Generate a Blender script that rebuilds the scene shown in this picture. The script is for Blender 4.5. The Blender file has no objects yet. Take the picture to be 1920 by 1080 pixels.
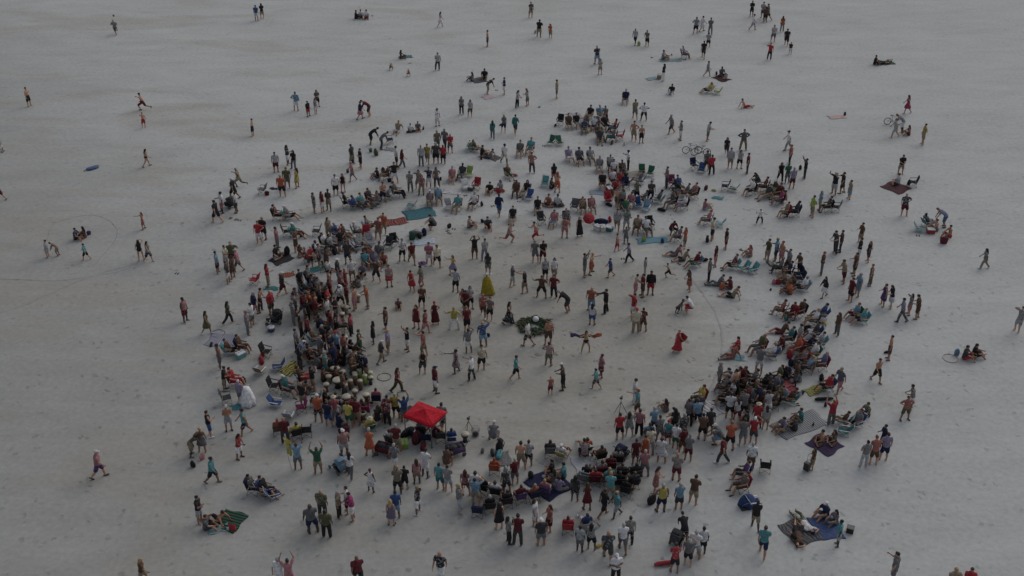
import bpy, bmesh, math, random
import numpy as np
from mathutils import Vector, Matrix
random.seed(7)
rng = np.random.default_rng(7)
R = math.radians
SC = bpy.context.scene
COL = SC.collection

# ---------------------------------------------------------------- camera, sky, sun, exposure
cam = bpy.data.cameras.new('camera'); camo = bpy.data.objects.new('camera', cam); COL.objects.link(camo)
cam.sensor_width = 36.0; cam.lens = 36.0 * 2270 / 1920; cam.clip_start = 0.5; cam.clip_end = 6000
camo.location = (0, -67.4, 43.5); camo.rotation_euler = (R(90 - 31.0), 0, 0)
SC.camera = camo
world = bpy.data.worlds.new('World'); SC.world = world; world.use_nodes = True
wn = world.node_tree.nodes; wl = world.node_tree.links
SUN_AZ, SUN_EL = 42.0, 38.0            # degrees right of the view direction, degrees above the horizon
sky = wn.new('ShaderNodeTexSky'); sky.sky_type = 'NISHITA'; sky.sun_disc = False
sky.sun_elevation = R(SUN_EL); sky.sun_rotation = R(SUN_AZ); sky.air_density = 1.0; sky.dust_density = 2.0
bg = wn['Background']; bg.inputs['Strength'].default_value = 0.15
hs = wn.new('ShaderNodeHueSaturation'); hs.inputs['Saturation'].default_value = .42     # thin even cloud greys the dusk sky
wl.new(sky.outputs['Color'], hs.inputs['Color']); wl.new(hs.outputs['Color'], bg.inputs['Color'])
sun = bpy.data.lights.new('sun', 'SUN'); suno = bpy.data.objects.new('sun', sun); COL.objects.link(suno)
sun.energy = 0.8; sun.angle = R(60); sun.color = (1.0, 0.90, 0.80)
sd = Vector((math.sin(R(SUN_AZ)) * math.cos(R(SUN_EL)), math.cos(R(SUN_AZ)) * math.cos(R(SUN_EL)), math.sin(R(SUN_EL))))
suno.rotation_euler = sd.to_track_quat('Z', 'Y').to_euler(); suno.location = (60, 80, 40)
SC.view_settings.view_transform = 'Standard'; SC.view_settings.look = 'None'
SC.view_settings.gamma = 1.0; SC.view_settings.exposure = -0.37
SC.cycles.max_bounces = 4; SC.cycles.diffuse_bounces = 2; SC.cycles.glossy_bounces = 1; SC.cycles.transmission_bounces = 1; SC.cycles.use_adaptive_sampling = True; SC.cycles.adaptive_threshold = .02

# ---------------------------------------------------------------- materials
PAL = dict(bk=(.019,.018,.020), dg=(.045,.045,.048), gy=(.115,.115,.12), lg=(.27,.28,.29), wh=(.52,.52,.53), nv=(.014,.018,.05),
           bu=(.025,.065,.20), lb=(.14,.26,.37), tl=(.025,.14,.145), tq=(.07,.27,.29), gn=(.025,.11,.06), lm=(.24,.36,.05), ol=(.075,.078,.042),
           kh=(.21,.17,.12), br=(.085,.05,.034), mr=(.09,.016,.022), rd=(.36,.016,.026), orr=(.40,.085,.028), pk=(.38,.15,.17), mg=(.28,.022,.105),
           pu=(.075,.04,.13), lv=(.23,.20,.31), yl=(.44,.36,.055), cr=(.46,.42,.32), co=(.29,.095,.075), mu=(.23,.18,.022), cn=(.40,.010,.022),
           lt=(.38,.215,.145), tn=(.29,.15,.092), bn=(.155,.083,.054), dk=(.06,.035,.025),
           bl=(.28,.195,.09), hb=(.042,.025,.017), hk=(.017,.015,.015), hg=(.25,.24,.235), ho=(.19,.07,.028),
           mt=(.40,.41,.42), hide=(.36,.32,.24), wood=(.12,.065,.036), tan=(.34,.26,.16), lf=(.012,.038,.015), ld=(.028,.032,.015), sb=(.05,.075,.16))
for _k in ('rd', 'orr', 'tq', 'tl', 'lb', 'bu', 'pu', 'pk', 'mg', 'co', 'gn', 'lm', 'yl', 'lv'):
    _g = sum(PAL[_k]) / 3; PAL[_k] = tuple(.74 * x + .14 * _g for x in PAL[_k])          # washed, faded beach fabrics
MATS = {}
def newmat(name, rough=.8):
    m = bpy.data.materials.new(name); m.use_nodes = True
    b = m.node_tree.nodes['Principled BSDF']; b.inputs['Roughness'].default_value = rough
    return m, b, m.node_tree.nodes, m.node_tree.links
def shade(name, key, rough=.85, kind='cloth'):
    k = (name, key, kind)
    if k in MATS: return MATS[k]
    m, b, n, l = newmat('%s_%s' % (name, key), rough)
    c = PAL[key]
    tc = n.new('ShaderNodeTexCoord'); nz = n.new('ShaderNodeTexNoise')
    nz.inputs['Scale'].default_value = {'cloth': 7, 'skin': 5, 'hair': 25, 'metal': 12}.get(kind, 8); nz.inputs['Detail'].default_value = 3
    l.new(tc.outputs['Object'], nz.inputs['Vector'])
    r = n.new('ShaderNodeValToRGB'); a = .30 if kind == 'cloth' else .16
    r.color_ramp.elements[0].position = .3; r.color_ramp.elements[1].position = .7
    r.color_ramp.elements[0].color = tuple(x * (1 - a) for x in c) + (1,); r.color_ramp.elements[1].color = tuple(min(1, x * (1 + a * .8)) for x in c) + (1,)
    l.new(nz.outputs['Fac'], r.inputs['Fac'])
    oi = n.new('ShaderNodeObjectInfo'); mr_ = n.new('ShaderNodeMapRange'); mr_.inputs['To Min'].default_value = .78; mr_.inputs['To Max'].default_value = 1.18
    l.new(oi.outputs['Random'], mr_.inputs['Value'])
    mx = n.new('ShaderNodeVectorMath'); mx.operation = 'SCALE'; l.new(r.outputs['Color'], mx.inputs[0]); l.new(mr_.outputs['Result'], mx.inputs['Scale'])
    l.new(mx.outputs['Vector'], b.inputs['Base Color'])
    bp = n.new('ShaderNodeBump'); bp.inputs['Strength'].default_value = .25; bp.inputs['Distance'].default_value = .02
    l.new(nz.outputs['Fac'], bp.inputs['Height']); l.new(bp.outputs['Normal'], b.inputs['Normal'])
    if kind == 'metal': b.inputs['Metallic'].default_value = .7
    b.inputs['Specular IOR Level'].default_value = .25 if kind in ('cloth', 'hair') else .4
    MATS[k] = m; return m
def K(c): return 'orr' if c == 'or' else c
def cloth(c): return shade('cloth', K(c), .9, 'cloth')
def plastic(c): return shade('plastic', K(c), .45, 'plastic')
def metal(c='mt'): return shade('metal', K(c), .4, 'metal')
def striped(a, b_, scale=5.0, axis='X', mode=0):
    k = ('stripe', a, b_, scale, axis, mode)
    if k in MATS: return MATS[k]
    m, b, n, l = newmat('striped_cloth_%s_%s' % (a, b_), .92)
    tc = n.new('ShaderNodeTexCoord'); w = n.new('ShaderNodeTexWave'); w.wave_type = 'BANDS'; w.bands_direction = axis
    w.inputs['Scale'].default_value = scale; w.inputs['Distortion'].default_value = .6 if mode == 0 else 9; w.inputs['Detail'].default_value = 1.5
    l.new(tc.outputs['Object'], w.inputs['Vector'])
    r = n.new('ShaderNodeValToRGB'); r.color_ramp.interpolation = 'CONSTANT'
    r.color_ramp.elements[0].color = PAL[K(a)] + (1,); r.color_ramp.elements[1].position = .52; r.color_ramp.elements[1].color = PAL[K(b_)] + (1,)
    l.new(w.outputs['Fac'], r.inputs['Fac']); l.new(r.outputs['Color'], b.inputs['Base Color'])
    b.inputs['Specular IOR Level'].default_value = .2
    MATS[k] = m; return m
def printed(c, i):
    c = K(c); k = ('print', c, i)
    if k in MATS: return MATS[k]
    m, b, n, l = newmat('printed_cloth_%s_%d' % (c, i), .9)
    tc = n.new('ShaderNodeTexCoord'); mp = n.new('ShaderNodeMapping'); l.new(tc.outputs['Object'], mp.inputs['Vector'])
    if i == 0: w = n.new('ShaderNodeTexWave'); w.wave_type = 'BANDS'; w.bands_direction = 'Z'; w.inputs['Scale'].default_value = 5.5; w.inputs['Distortion'].default_value = 1.0; fac = w.outputs['Fac']; p = .62
    elif i == 1: w = n.new('ShaderNodeTexVoronoi'); w.inputs['Scale'].default_value = 13; fac = w.outputs['Distance']; p = .36
    else: w = n.new('ShaderNodeTexNoise'); w.inputs['Scale'].default_value = 9; w.inputs['Detail'].default_value = 2; fac = w.outputs['Fac']; p = .55
    l.new(mp.outputs['Vector'], w.inputs['Vector']); r = n.new('ShaderNodeValToRGB'); r.color_ramp.interpolation = 'CONSTANT'; base = PAL[c]; lum = sum(base) / 3
    alt = tuple(.45 * x + .55 * (.30 if lum < .14 else .05) for x in base)
    r.color_ramp.elements[0].color = base + (1,); r.color_ramp.elements[1].position = p; r.color_ramp.elements[1].color = alt + (1,)
    l.new(fac, r.inputs['Fac']); l.new(r.outputs['Color'], b.inputs['Base Color']); b.inputs['Specular IOR Level'].default_value = .2
    MATS[k] = m; return m
SKIN = {k: shade('skin', k, .6, 'skin') for k in ('lt', 'tn', 'bn', 'dk')}
HAIRK = dict(bk='hk', br='hb', bl='bl', gy='hg', orr='ho', wh='wh', mr='mr', pk='pk', co='co', rd='rd')
def hairmat(c): return shade('hair', HAIRK.get(K(c), 'hb'), .55, 'hair')
EYE = plastic('bk')

# sand: pale quartz sand, trampled and damp inside the ring and in drifting patches
def sand_material(damp=0.0):
    m, b, n, l = newmat('sand' if damp == 0 else 'disturbed_sand', .62)
    geo = n.new('ShaderNodeNewGeometry')
    def noise(scale, detail=4, rough=.55, dist=0.0, vec=None):
        t = n.new('ShaderNodeTexNoise'); t.inputs['Scale'].default_value = scale; t.inputs['Detail'].default_value = detail
        t.inputs['Roughness'].default_value = rough; t.inputs['Distortion'].default_value = dist
        l.new(vec if vec else geo.outputs['Position'], t.inputs['Vector']); return t.outputs['Fac']
    def ramp(fac, p0, p1, v0=0.0, v1=1.0):
        t = n.new('ShaderNodeMapRange'); t.interpolation_type = 'SMOOTHSTEP'
        t.inputs['From Min'].default_value = p0; t.inputs['From Max'].default_value = p1; t.inputs['To Min'].default_value = v0; t.inputs['To Max'].default_value = v1
        l.new(fac, t.inputs['Value']); return t.outputs['Result']
    def math_(op, a, c):
        t = n.new('ShaderNodeMath'); t.operation = op
        for i, v in enumerate((a, c)):
            if isinstance(v, (int, float)): t.inputs[i].default_value = v
            else: l.new(v, t.inputs[i])
        return t.outputs[0]
    # stretched patches, as wind and tyres leave them
    mp = n.new('ShaderNodeMapping'); mp.inputs['Scale'].default_value = (.55, 1.5, 1); mp.inputs['Location'].default_value = (31, 17, 0); mp.inputs['Rotation'].default_value = (0, 0, R(-14)); l.new(geo.outputs['Position'], mp.inputs['Vector'])
    big = noise(.045, 4, .6, .8, mp.outputs['Vector']); mid = noise(.35, 3, .6, .3, mp.outputs['Vector']); fine = noise(3.2, 3, .62); grit = noise(22, 1, .6); soft = noise(.8, 2, .5)
    # ring interior: distance to the dance floor's centre
    sub = n.new('ShaderNodeVectorMath'); sub.operation = 'SUBTRACT'; sub.inputs[1].default_value = (RINGC[0], RINGC[1], 0); l.new(geo.outputs['Position'], sub.inputs[0])
    ln = n.new('ShaderNodeVectorMath'); ln.operation = 'LENGTH'; l.new(sub.outputs['Vector'], ln.inputs[0])
    dist = math_('ADD', ln.outputs['Value'], math_('MULTIPLY', math_('SUBTRACT', mid, .5), 7.0))
    inside = ramp(dist, 17.5, 9.0)
    patch = ramp(big, .50, .72)
    sx = n.new('ShaderNodeSeparateXYZ'); l.new(geo.outputs['Position'], sx.inputs['Vector'])
    left = ramp(math_('ADD', math_('ADD', sx.outputs['X'], math_('MULTIPLY', sx.outputs['Y'], .75)), math_('MULTIPLY', math_('SUBTRACT', big, .5), 40.0)), 4.0, -34.0)      # darker sand towards the left and the near side
    c1 = (.398, .403, .394, 1); c2 = (.292, .290, .276, 1); c3 = (.272, .262, .226, 1)
    mixA = n.new('ShaderNodeMix'); mixA.data_type = 'RGBA'; mixA.inputs[6].default_value = c1; mixA.inputs[7].default_value = c2
    pf = math_('MAXIMUM', math_('MULTIPLY', patch, .2), math_('MULTIPLY', left, .95)); l.new(pf, mixA.inputs[0])
    mixB = n.new('ShaderNodeMix'); mixB.data_type = 'RGBA'; mixB.inputs[7].default_value = c3; l.new(mixA.outputs[2], mixB.inputs[6])
    l.new(math_('MULTIPLY', inside, .72), mixB.inputs[0])
    big2 = noise(.11, 3, .6, .9, mp.outputs['Vector']); mixC = n.new('ShaderNodeMix'); mixC.data_type = 'RGBA'; mixC.inputs[7].default_value = (.285, .262, .212, 1); l.new(mixB.outputs[2], mixC.inputs[6])
    l.new(math_('MULTIPLY', ramp(big2, .47, .66), ramp(sx.outputs['X'], 14.0, -14.0, .10, .36)), mixC.inputs[0])
    # footprints: scattered, irregular dimples, their shade painted into the sand colour
    wob = n.new('ShaderNodeTexNoise'); wob.inputs['Scale'].default_value = 2.6; wob.inputs['Detail'].default_value = 1; l.new(geo.outputs['Position'], wob.inputs['Vector'])
    wv = n.new('ShaderNodeVectorMath'); wv.operation = 'MULTIPLY_ADD'; l.new(wob.outputs['Color'], wv.inputs[0]); wv.inputs[1].default_value = (.55, .55, 0); l.new(geo.outputs['Position'], wv.inputs[2])
    v = n.new('ShaderNodeTexVoronoi'); v.inputs['Scale'].default_value = 1.55; l.new(wv.outputs['Vector'], v.inputs['Vector'])
    near = ramp(ln.outputs['Value'], 45.0, 10.0, .45, 1.25)
    spot = math_('MULTIPLY', math_('MULTIPLY', ramp(v.outputs['Distance'], .30, .10), ramp(soft, .40, .62)), near)
    mott = math_('ADD', math_('MULTIPLY', math_('SUBTRACT', fine, .5), .46), math_('MULTIPLY', math_('SUBTRACT', mid, .5), .34))
    val = math_('SUBTRACT', math_('ADD', 1.0 - damp, math_('ADD', mott, math_('MULTIPLY', math_('SUBTRACT', grit, .5), .08))), math_('MULTIPLY', spot, .30))
    sc_ = n.new('ShaderNodeVectorMath'); sc_.operation = 'SCALE'; l.new(mixC.outputs[2], sc_.inputs[0]); l.new(val, sc_.inputs['Scale'])
    l.new(sc_.outputs['Vector'], b.inputs['Base Color'])
    bp = n.new('ShaderNodeBump'); bp.inputs['Strength'].default_value = .8; bp.inputs['Distance'].default_value = 1.0; l.new(math_('MULTIPLY', spot, -.022), bp.inputs['Height'])
    l.new(bp.outputs['Normal'], b.inputs['Normal'])
    b.inputs['Specular IOR Level'].default_value = .12; b.inputs['Roughness'].default_value = .85
    return m

# ---------------------------------------------------------------- mesh helpers
V = lambda *a: np.array(a, float)
def nrm(v): v = np.asarray(v, float); return v / (np.linalg.norm(v) + 1e-12)
class MB:
    """collects closed shapes; build() makes ONE mesh"""
    def __init__(s): s.v = []; s.f = []; s.m = []
    def add(s, verts, faces, mi=0):
        o = len(s.v); s.v.extend([tuple(map(float, p)) for p in verts]); s.f.extend([tuple(i + o for i in f) for f in faces]); s.m.extend([mi] * len(faces)); return s
    def loft(s, pts, rad, side=(1, 0, 0), seg=8, mi=0, round_ends=True, power=2.0, cap=True):
        pts = [np.asarray(p, float) for p in pts]; rad = [(r, r) if np.isscalar(r) else r for r in rad]
        n = len(pts); rows = []
        for i, p in enumerate(pts):
            t = nrm(pts[min(i + 1, n - 1)] - pts[max(i - 1, 0)])
            u = np.asarray(side, float) - t * np.dot(side, t)
            if np.linalg.norm(u) < 1e-3: u = np.cross(t, (0, 1, .01))
            u = nrm(u); w = np.cross(t, u); rows.append((p, u, w, rad[i][0], rad[i][1], t))
        if round_ends:
            p, u, w, a, b, t = rows[0]; h = min(a, b); rows.insert(0, (p - t * h * .75, u, w, a * .62, b * .62, t))
            p, u, w, a, b, t = rows[-1]; h = min(a, b); rows.append((p + t * h * .75, u, w, a * .62, b * .62, t))
        vs = []
        for p, u, w, a, b, t in rows:
            for k in range(seg):
                an = 2 * math.pi * k / seg + math.pi / seg; c, s_ = math.cos(an), math.sin(an)
                if power != 2.0:
                    c = math.copysign(abs(c) ** (2 / power), c); s_ = math.copysign(abs(s_) ** (2 / power), s_)
                vs.append(p + u * a * c + w * b * s_)
        fs = []
        for i in range(len(rows) - 1):
            for k in range(seg):
                a, b = i * seg + k, i * seg + (k + 1) % seg; fs.append((a, b, b + seg, a + seg))
        if cap:
            fs.append(tuple(reversed(range(seg)))); L = (len(rows) - 1) * seg; fs.append(tuple(range(L, L + seg)))
        return s.add(vs, fs, mi)
    def bone(s, a, b, ra, rb, mid=None, seg=8, mi=0):
        a, b = np.asarray(a, float), np.asarray(b, float)
        pts = [a, a * .65 + b * .35, b]; rr = [ra, (mid if mid else ra * .6 + rb * .4), rb]
        side = (1, 0, 0) if abs(nrm(b - a)[0]) < .9 else (0, 1, 0)
        return s.loft(pts, rr, side, seg, mi)
    def tube(s, pts, r, seg=6, mi=0):
        pts = [np.asarray(p, float) for p in pts]; d = pts[-1] - pts[0]
        side = (1, 0, 0) if abs(nrm(d)[0]) < .8 else (0, 1, 0)
        if np.linalg.norm(d) < 1e-6: side = (0, 0, 1)
        return s.loft(pts, [r] * len(pts), side, seg, mi, round_ends=False)
    def ell(s, c, ax, ay, az, seg=10, rings=6, mi=0):
        c = np.asarray(c, float); ax, ay, az = map(lambda q: np.asarray(q, float), (ax, ay, az)); vs = [c - az]; fs = []
        for i in range(1, rings):
            th = math.pi * i / rings
            for k in range(seg):
                ph = 2 * math.pi * k / seg; vs.append(c + ax * math.sin(th) * math.cos(ph) + ay * math.sin(th) * math.sin(ph) - az * math.cos(th))
        vs.append(c + az); top = len(vs) - 1
        for k in range(seg):
            k2 = (k + 1) % seg; fs.append((0, 1 + k2, 1 + k)); b = 1 + (rings - 2) * seg; fs.append((b + k, b + k2, top))
            for i in range(rings - 2): a = 1 + i * seg; fs.append((a + k, a + k2, a + seg + k2, a + seg + k))
        return s.add(vs, fs, mi)
    def sph(s, c, r, mi=0, seg=10, rings=6): return s.ell(c, (r, 0, 0), (0, r, 0), (0, 0, r), seg, rings, mi)
    def box(s, c, sx, sy, sz, mi=0, rot=None, taper=1.0):
        vs = []
        for z in (-1, 1):
            t = taper if z > 0 else 1
            for x, y in ((-1, -1), (1, -1), (1, 1), (-1, 1)):
                p = V(x * sx / 2 * t, y * sy / 2 * t, z * sz / 2)
                if rot is not None: p = np.array(rot) @ p
                vs.append(p + np.asarray(c, float))
        return s.add(vs, [(3, 2, 1, 0), (4, 5, 6, 7), (0, 1, 5, 4), (1, 2, 6, 5), (2, 3, 7, 6), (3, 0, 4, 7)], mi)
    def torus(s, c, Rr, r, ax=(0, 0, 1), seg=28, ts=6, mi=0):
        ax = nrm(ax); u = nrm(np.cross(ax, (0, 0, 1) if abs(ax[2]) < .9 else (1, 0, 0))); w = np.cross(ax, u); vs = []; fs = []
        for i in range(seg):
            a = 2 * math.pi * i / seg; d = u * math.cos(a) + w * math.sin(a)
            for k in range(ts):
                b = 2 * math.pi * k / ts; vs.append(np.asarray(c, float) + d * (Rr + r * math.cos(b)) + ax * r * math.sin(b))
        for i in range(seg):
            for k in range(ts):
                a, b = i * ts + k, i * ts + (k + 1) % ts; a2, b2 = ((i + 1) % seg) * ts + k, ((i + 1) % seg) * ts + (k + 1) % ts; fs.append((a, a2, b2, b))
        return s.add(vs, fs, mi)
    def panel(s, grid, thick=.008, mi=0):
        """grid: rows of points -> a thin two-sided slab"""
        g = np.array(grid, float); nr, nc = g.shape[:2]
        du = np.gradient(g, axis=0); dv = np.gradient(g, axis=1); nn = np.cross(du, dv); nn /= (np.linalg.norm(nn, axis=2, keepdims=True) + 1e-9)
        A = (g + nn * thick / 2).reshape(-1, 3); B = (g - nn * thick / 2).reshape(-1, 3); N = nr * nc; fs = []
        for i in range(nr - 1):
            for j in range(nc - 1):
                a = i * nc + j; fs.append((a, a + nc, a + nc + 1, a + 1)); fs.append((N + a, N + a + 1, N + a + nc + 1, N + a + nc))
        edge = [(0 * nc + j, 0 * nc + j + 1) for j in range(nc - 1)] + [(i * nc + nc - 1, (i + 1) * nc + nc - 1) for i in range(nr - 1)] + \
               [((nr - 1) * nc + j + 1, (nr - 1) * nc + j) for j in range(nc - 1)] + [((i + 1) * nc, i * nc) for i in range(nr - 1)]
        for a, b in edge: fs.append((a, b, N + b, N + a))
        return s.add(np.concatenate([A, B]), fs, mi)
    def mesh(s, name, nmat=1, smooth=True):
        me = bpy.data.meshes.new(name); me.from_pydata(s.v, [], s.f)
        for _ in range(nmat): me.materials.append(None)
        me.polygons.foreach_set('material_index', s.m)
        if smooth: me.polygons.foreach_set('use_smooth', [True] * len(s.f))
        me.update(); return me
def link(name, me, mats, parent=None, loc=None, rz=0.0, scale=None):
    o = bpy.data.objects.new(name, me); COL.objects.link(o)
    if not isinstance(mats, (list, tuple)): mats = [mats]
    for i, m in enumerate(mats):
        if i < len(o.material_slots): o.material_slots[i].link = 'OBJECT'; o.material_slots[i].material = m
    if parent: o.parent = parent
    if loc is not None: o.location = loc
    if rz: o.rotation_euler = (0, 0, rz)
    if scale is not None: o.scale = scale if hasattr(scale, '__len__') else (scale,) * 3
    return o
def tag(o, label=None, cat=None, group=None, kind=None):
    if label: o['label'] = label
    if cat: o['category'] = cat
    if group: o['group'] = group
    if kind: o['kind'] = kind
    return o
def empty(name, loc, rz=0.0, scale=1.0):
    o = bpy.data.objects.new(name, None); COL.objects.link(o); o.location = loc; o.rotation_euler = (0, 0, rz)
    o.scale = scale if hasattr(scale, '__len__') else (scale,) * 3; o.empty_display_size = .2; return o

RINGC = (0.88, 0.19)
# ---------------------------------------------------------------- the ground
def ground():
    mb = MB(); n = 40; xs = np.concatenate([[-3000, -600, -150], np.linspace(-70, 70, n), [150, 600, 3000]]); ys = np.concatenate([[-400, -120, -75], np.linspace(-60, 95, n), [180, 700, 3500]])
    vs = [(x, y, 0) for y in ys for x in xs]; w = len(xs)
    fs = [(j * w + i, j * w + i + 1, (j + 1) * w + i + 1, (j + 1) * w + i) for j in range(len(ys) - 1) for i in range(w - 1)]
    mb.add(vs, fs); o = link('sand', mb.mesh('sand'), sand_material()); tag(o, 'pale trampled beach sand under the whole gathering', kind='structure')
ground()
def track(name, pts, width, label, hgt=.045, damp=.16):
    """a furrow pressed into the sand: two low lips with a trough between them"""
    P = [np.array(p, float) for p in pts]; Q = []
    for i in range(len(P) - 1):
        p0, p1, p2, p3 = P[max(i - 1, 0)], P[i], P[i + 1], P[min(i + 2, len(P) - 1)]
        k = max(3, int(np.linalg.norm(p2 - p1) / .35))
        for j in range(k):
            t = j / k; Q.append(.5 * ((2 * p1) + (-p0 + p2) * t + (2 * p0 - 5 * p1 + 4 * p2 - p3) * t * t + (-p0 + 3 * p1 - 3 * p2 + p3) * t ** 3))
    Q.append(P[-1]); prof = [(-1.0, .004), (-.6, .45), (-.2, 1.0), (.2, .9), (.6, .4), (1.0, .004)]
    vs = []; fs = []
    for i, q in enumerate(Q):
        t = nrm(Q[min(i + 1, len(Q) - 1)] - Q[max(i - 1, 0)]); nn = np.array((-t[1], t[0])); wob = rng.normal(0, .035)
        fade = min(1, i / 5, (len(Q) - 1 - i) / 5); wd = width * (.75 + .5 * rng.random())
        for a, h in prof: vs.append((q[0] + nn[0] * (a * wd / 2 + wob), q[1] + nn[1] * (a * wd / 2 + wob), .004 + h * hgt * (.35 + .65 * rng.random()) * fade if abs(a) < 1 else -.01))
    m = len(prof)
    for i in range(len(Q) - 1):
        for k in range(m - 1): a = i * m + k; fs.append((a, a + m, a + m + 1, a + 1))
    mb = MB(); mb.add(vs, fs); o = link(name, mb.mesh(name), TRACKMAT if 'right edge' in label else FAINT); tag(o, label, kind='structure')
TRACKMAT = sand_material(.13)
FAINT = sand_material(.09)
for nm, lab, wd, pts in [('sand_furrow', "curved furrow tracing the ring's right edge", 0.3, [(12.45, 7.59), (13.02, 5.0), (13.6, 2.53), (13.8, 0.19), (13.6, -2.36), (12.85, -5.35), (11.88, -7.33), (10.19, -9.22)]), ('sand_furrow', 'faint furrow of the ring edge toward the near side', 0.24, [(6.15, -12.08), (5.2, -12.48), (4.26, -12.87), (3.65, -13.06)]), ('tyre_track', 'wandering tyre track across the left sand', 0.3, [(-37.76, 6.46), (-34.64, 6.17), (-31.95, 6.02), (-29.88, 6.61), (-28.0, 7.36), (-26.92, 8.59)]), ('tyre_track', 'second tyre track branching across the left sand', 0.26, [(-35.12, 1.38), (-33.26, 2.74), (-32.09, 4.14), (-31.0, 5.36), (-29.56, 6.84), (-27.47, 8.2), (-26.61, 8.9)]), ('sand_furrow', 'drawn circle arc on the upper left sand', 0.22, [(-34.6, 11.54), (-35.01, 13.64), (-34.76, 15.02), (-33.81, 15.64), (-32.47, 16.0), (-30.98, 15.11), (-29.9, 13.47), (-29.6, 11.54), (-29.89, 9.53), (-30.09, 7.97)]), ('sand_furrow', 'scuffed trail on the right sand', 0.22, [(17.9, 16.72), (18.57, 16.99), (19.38, 16.81), (19.69, 16.27)]), ('sand_furrow', 'short drag mark at the right sand', 0.16, [(36.85, 16.72), (37.73, 16.27), (38.39, 15.2)])]: track(nm, pts, wd * .8, lab, .016 if 'right edge' in lab else .02)

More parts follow.
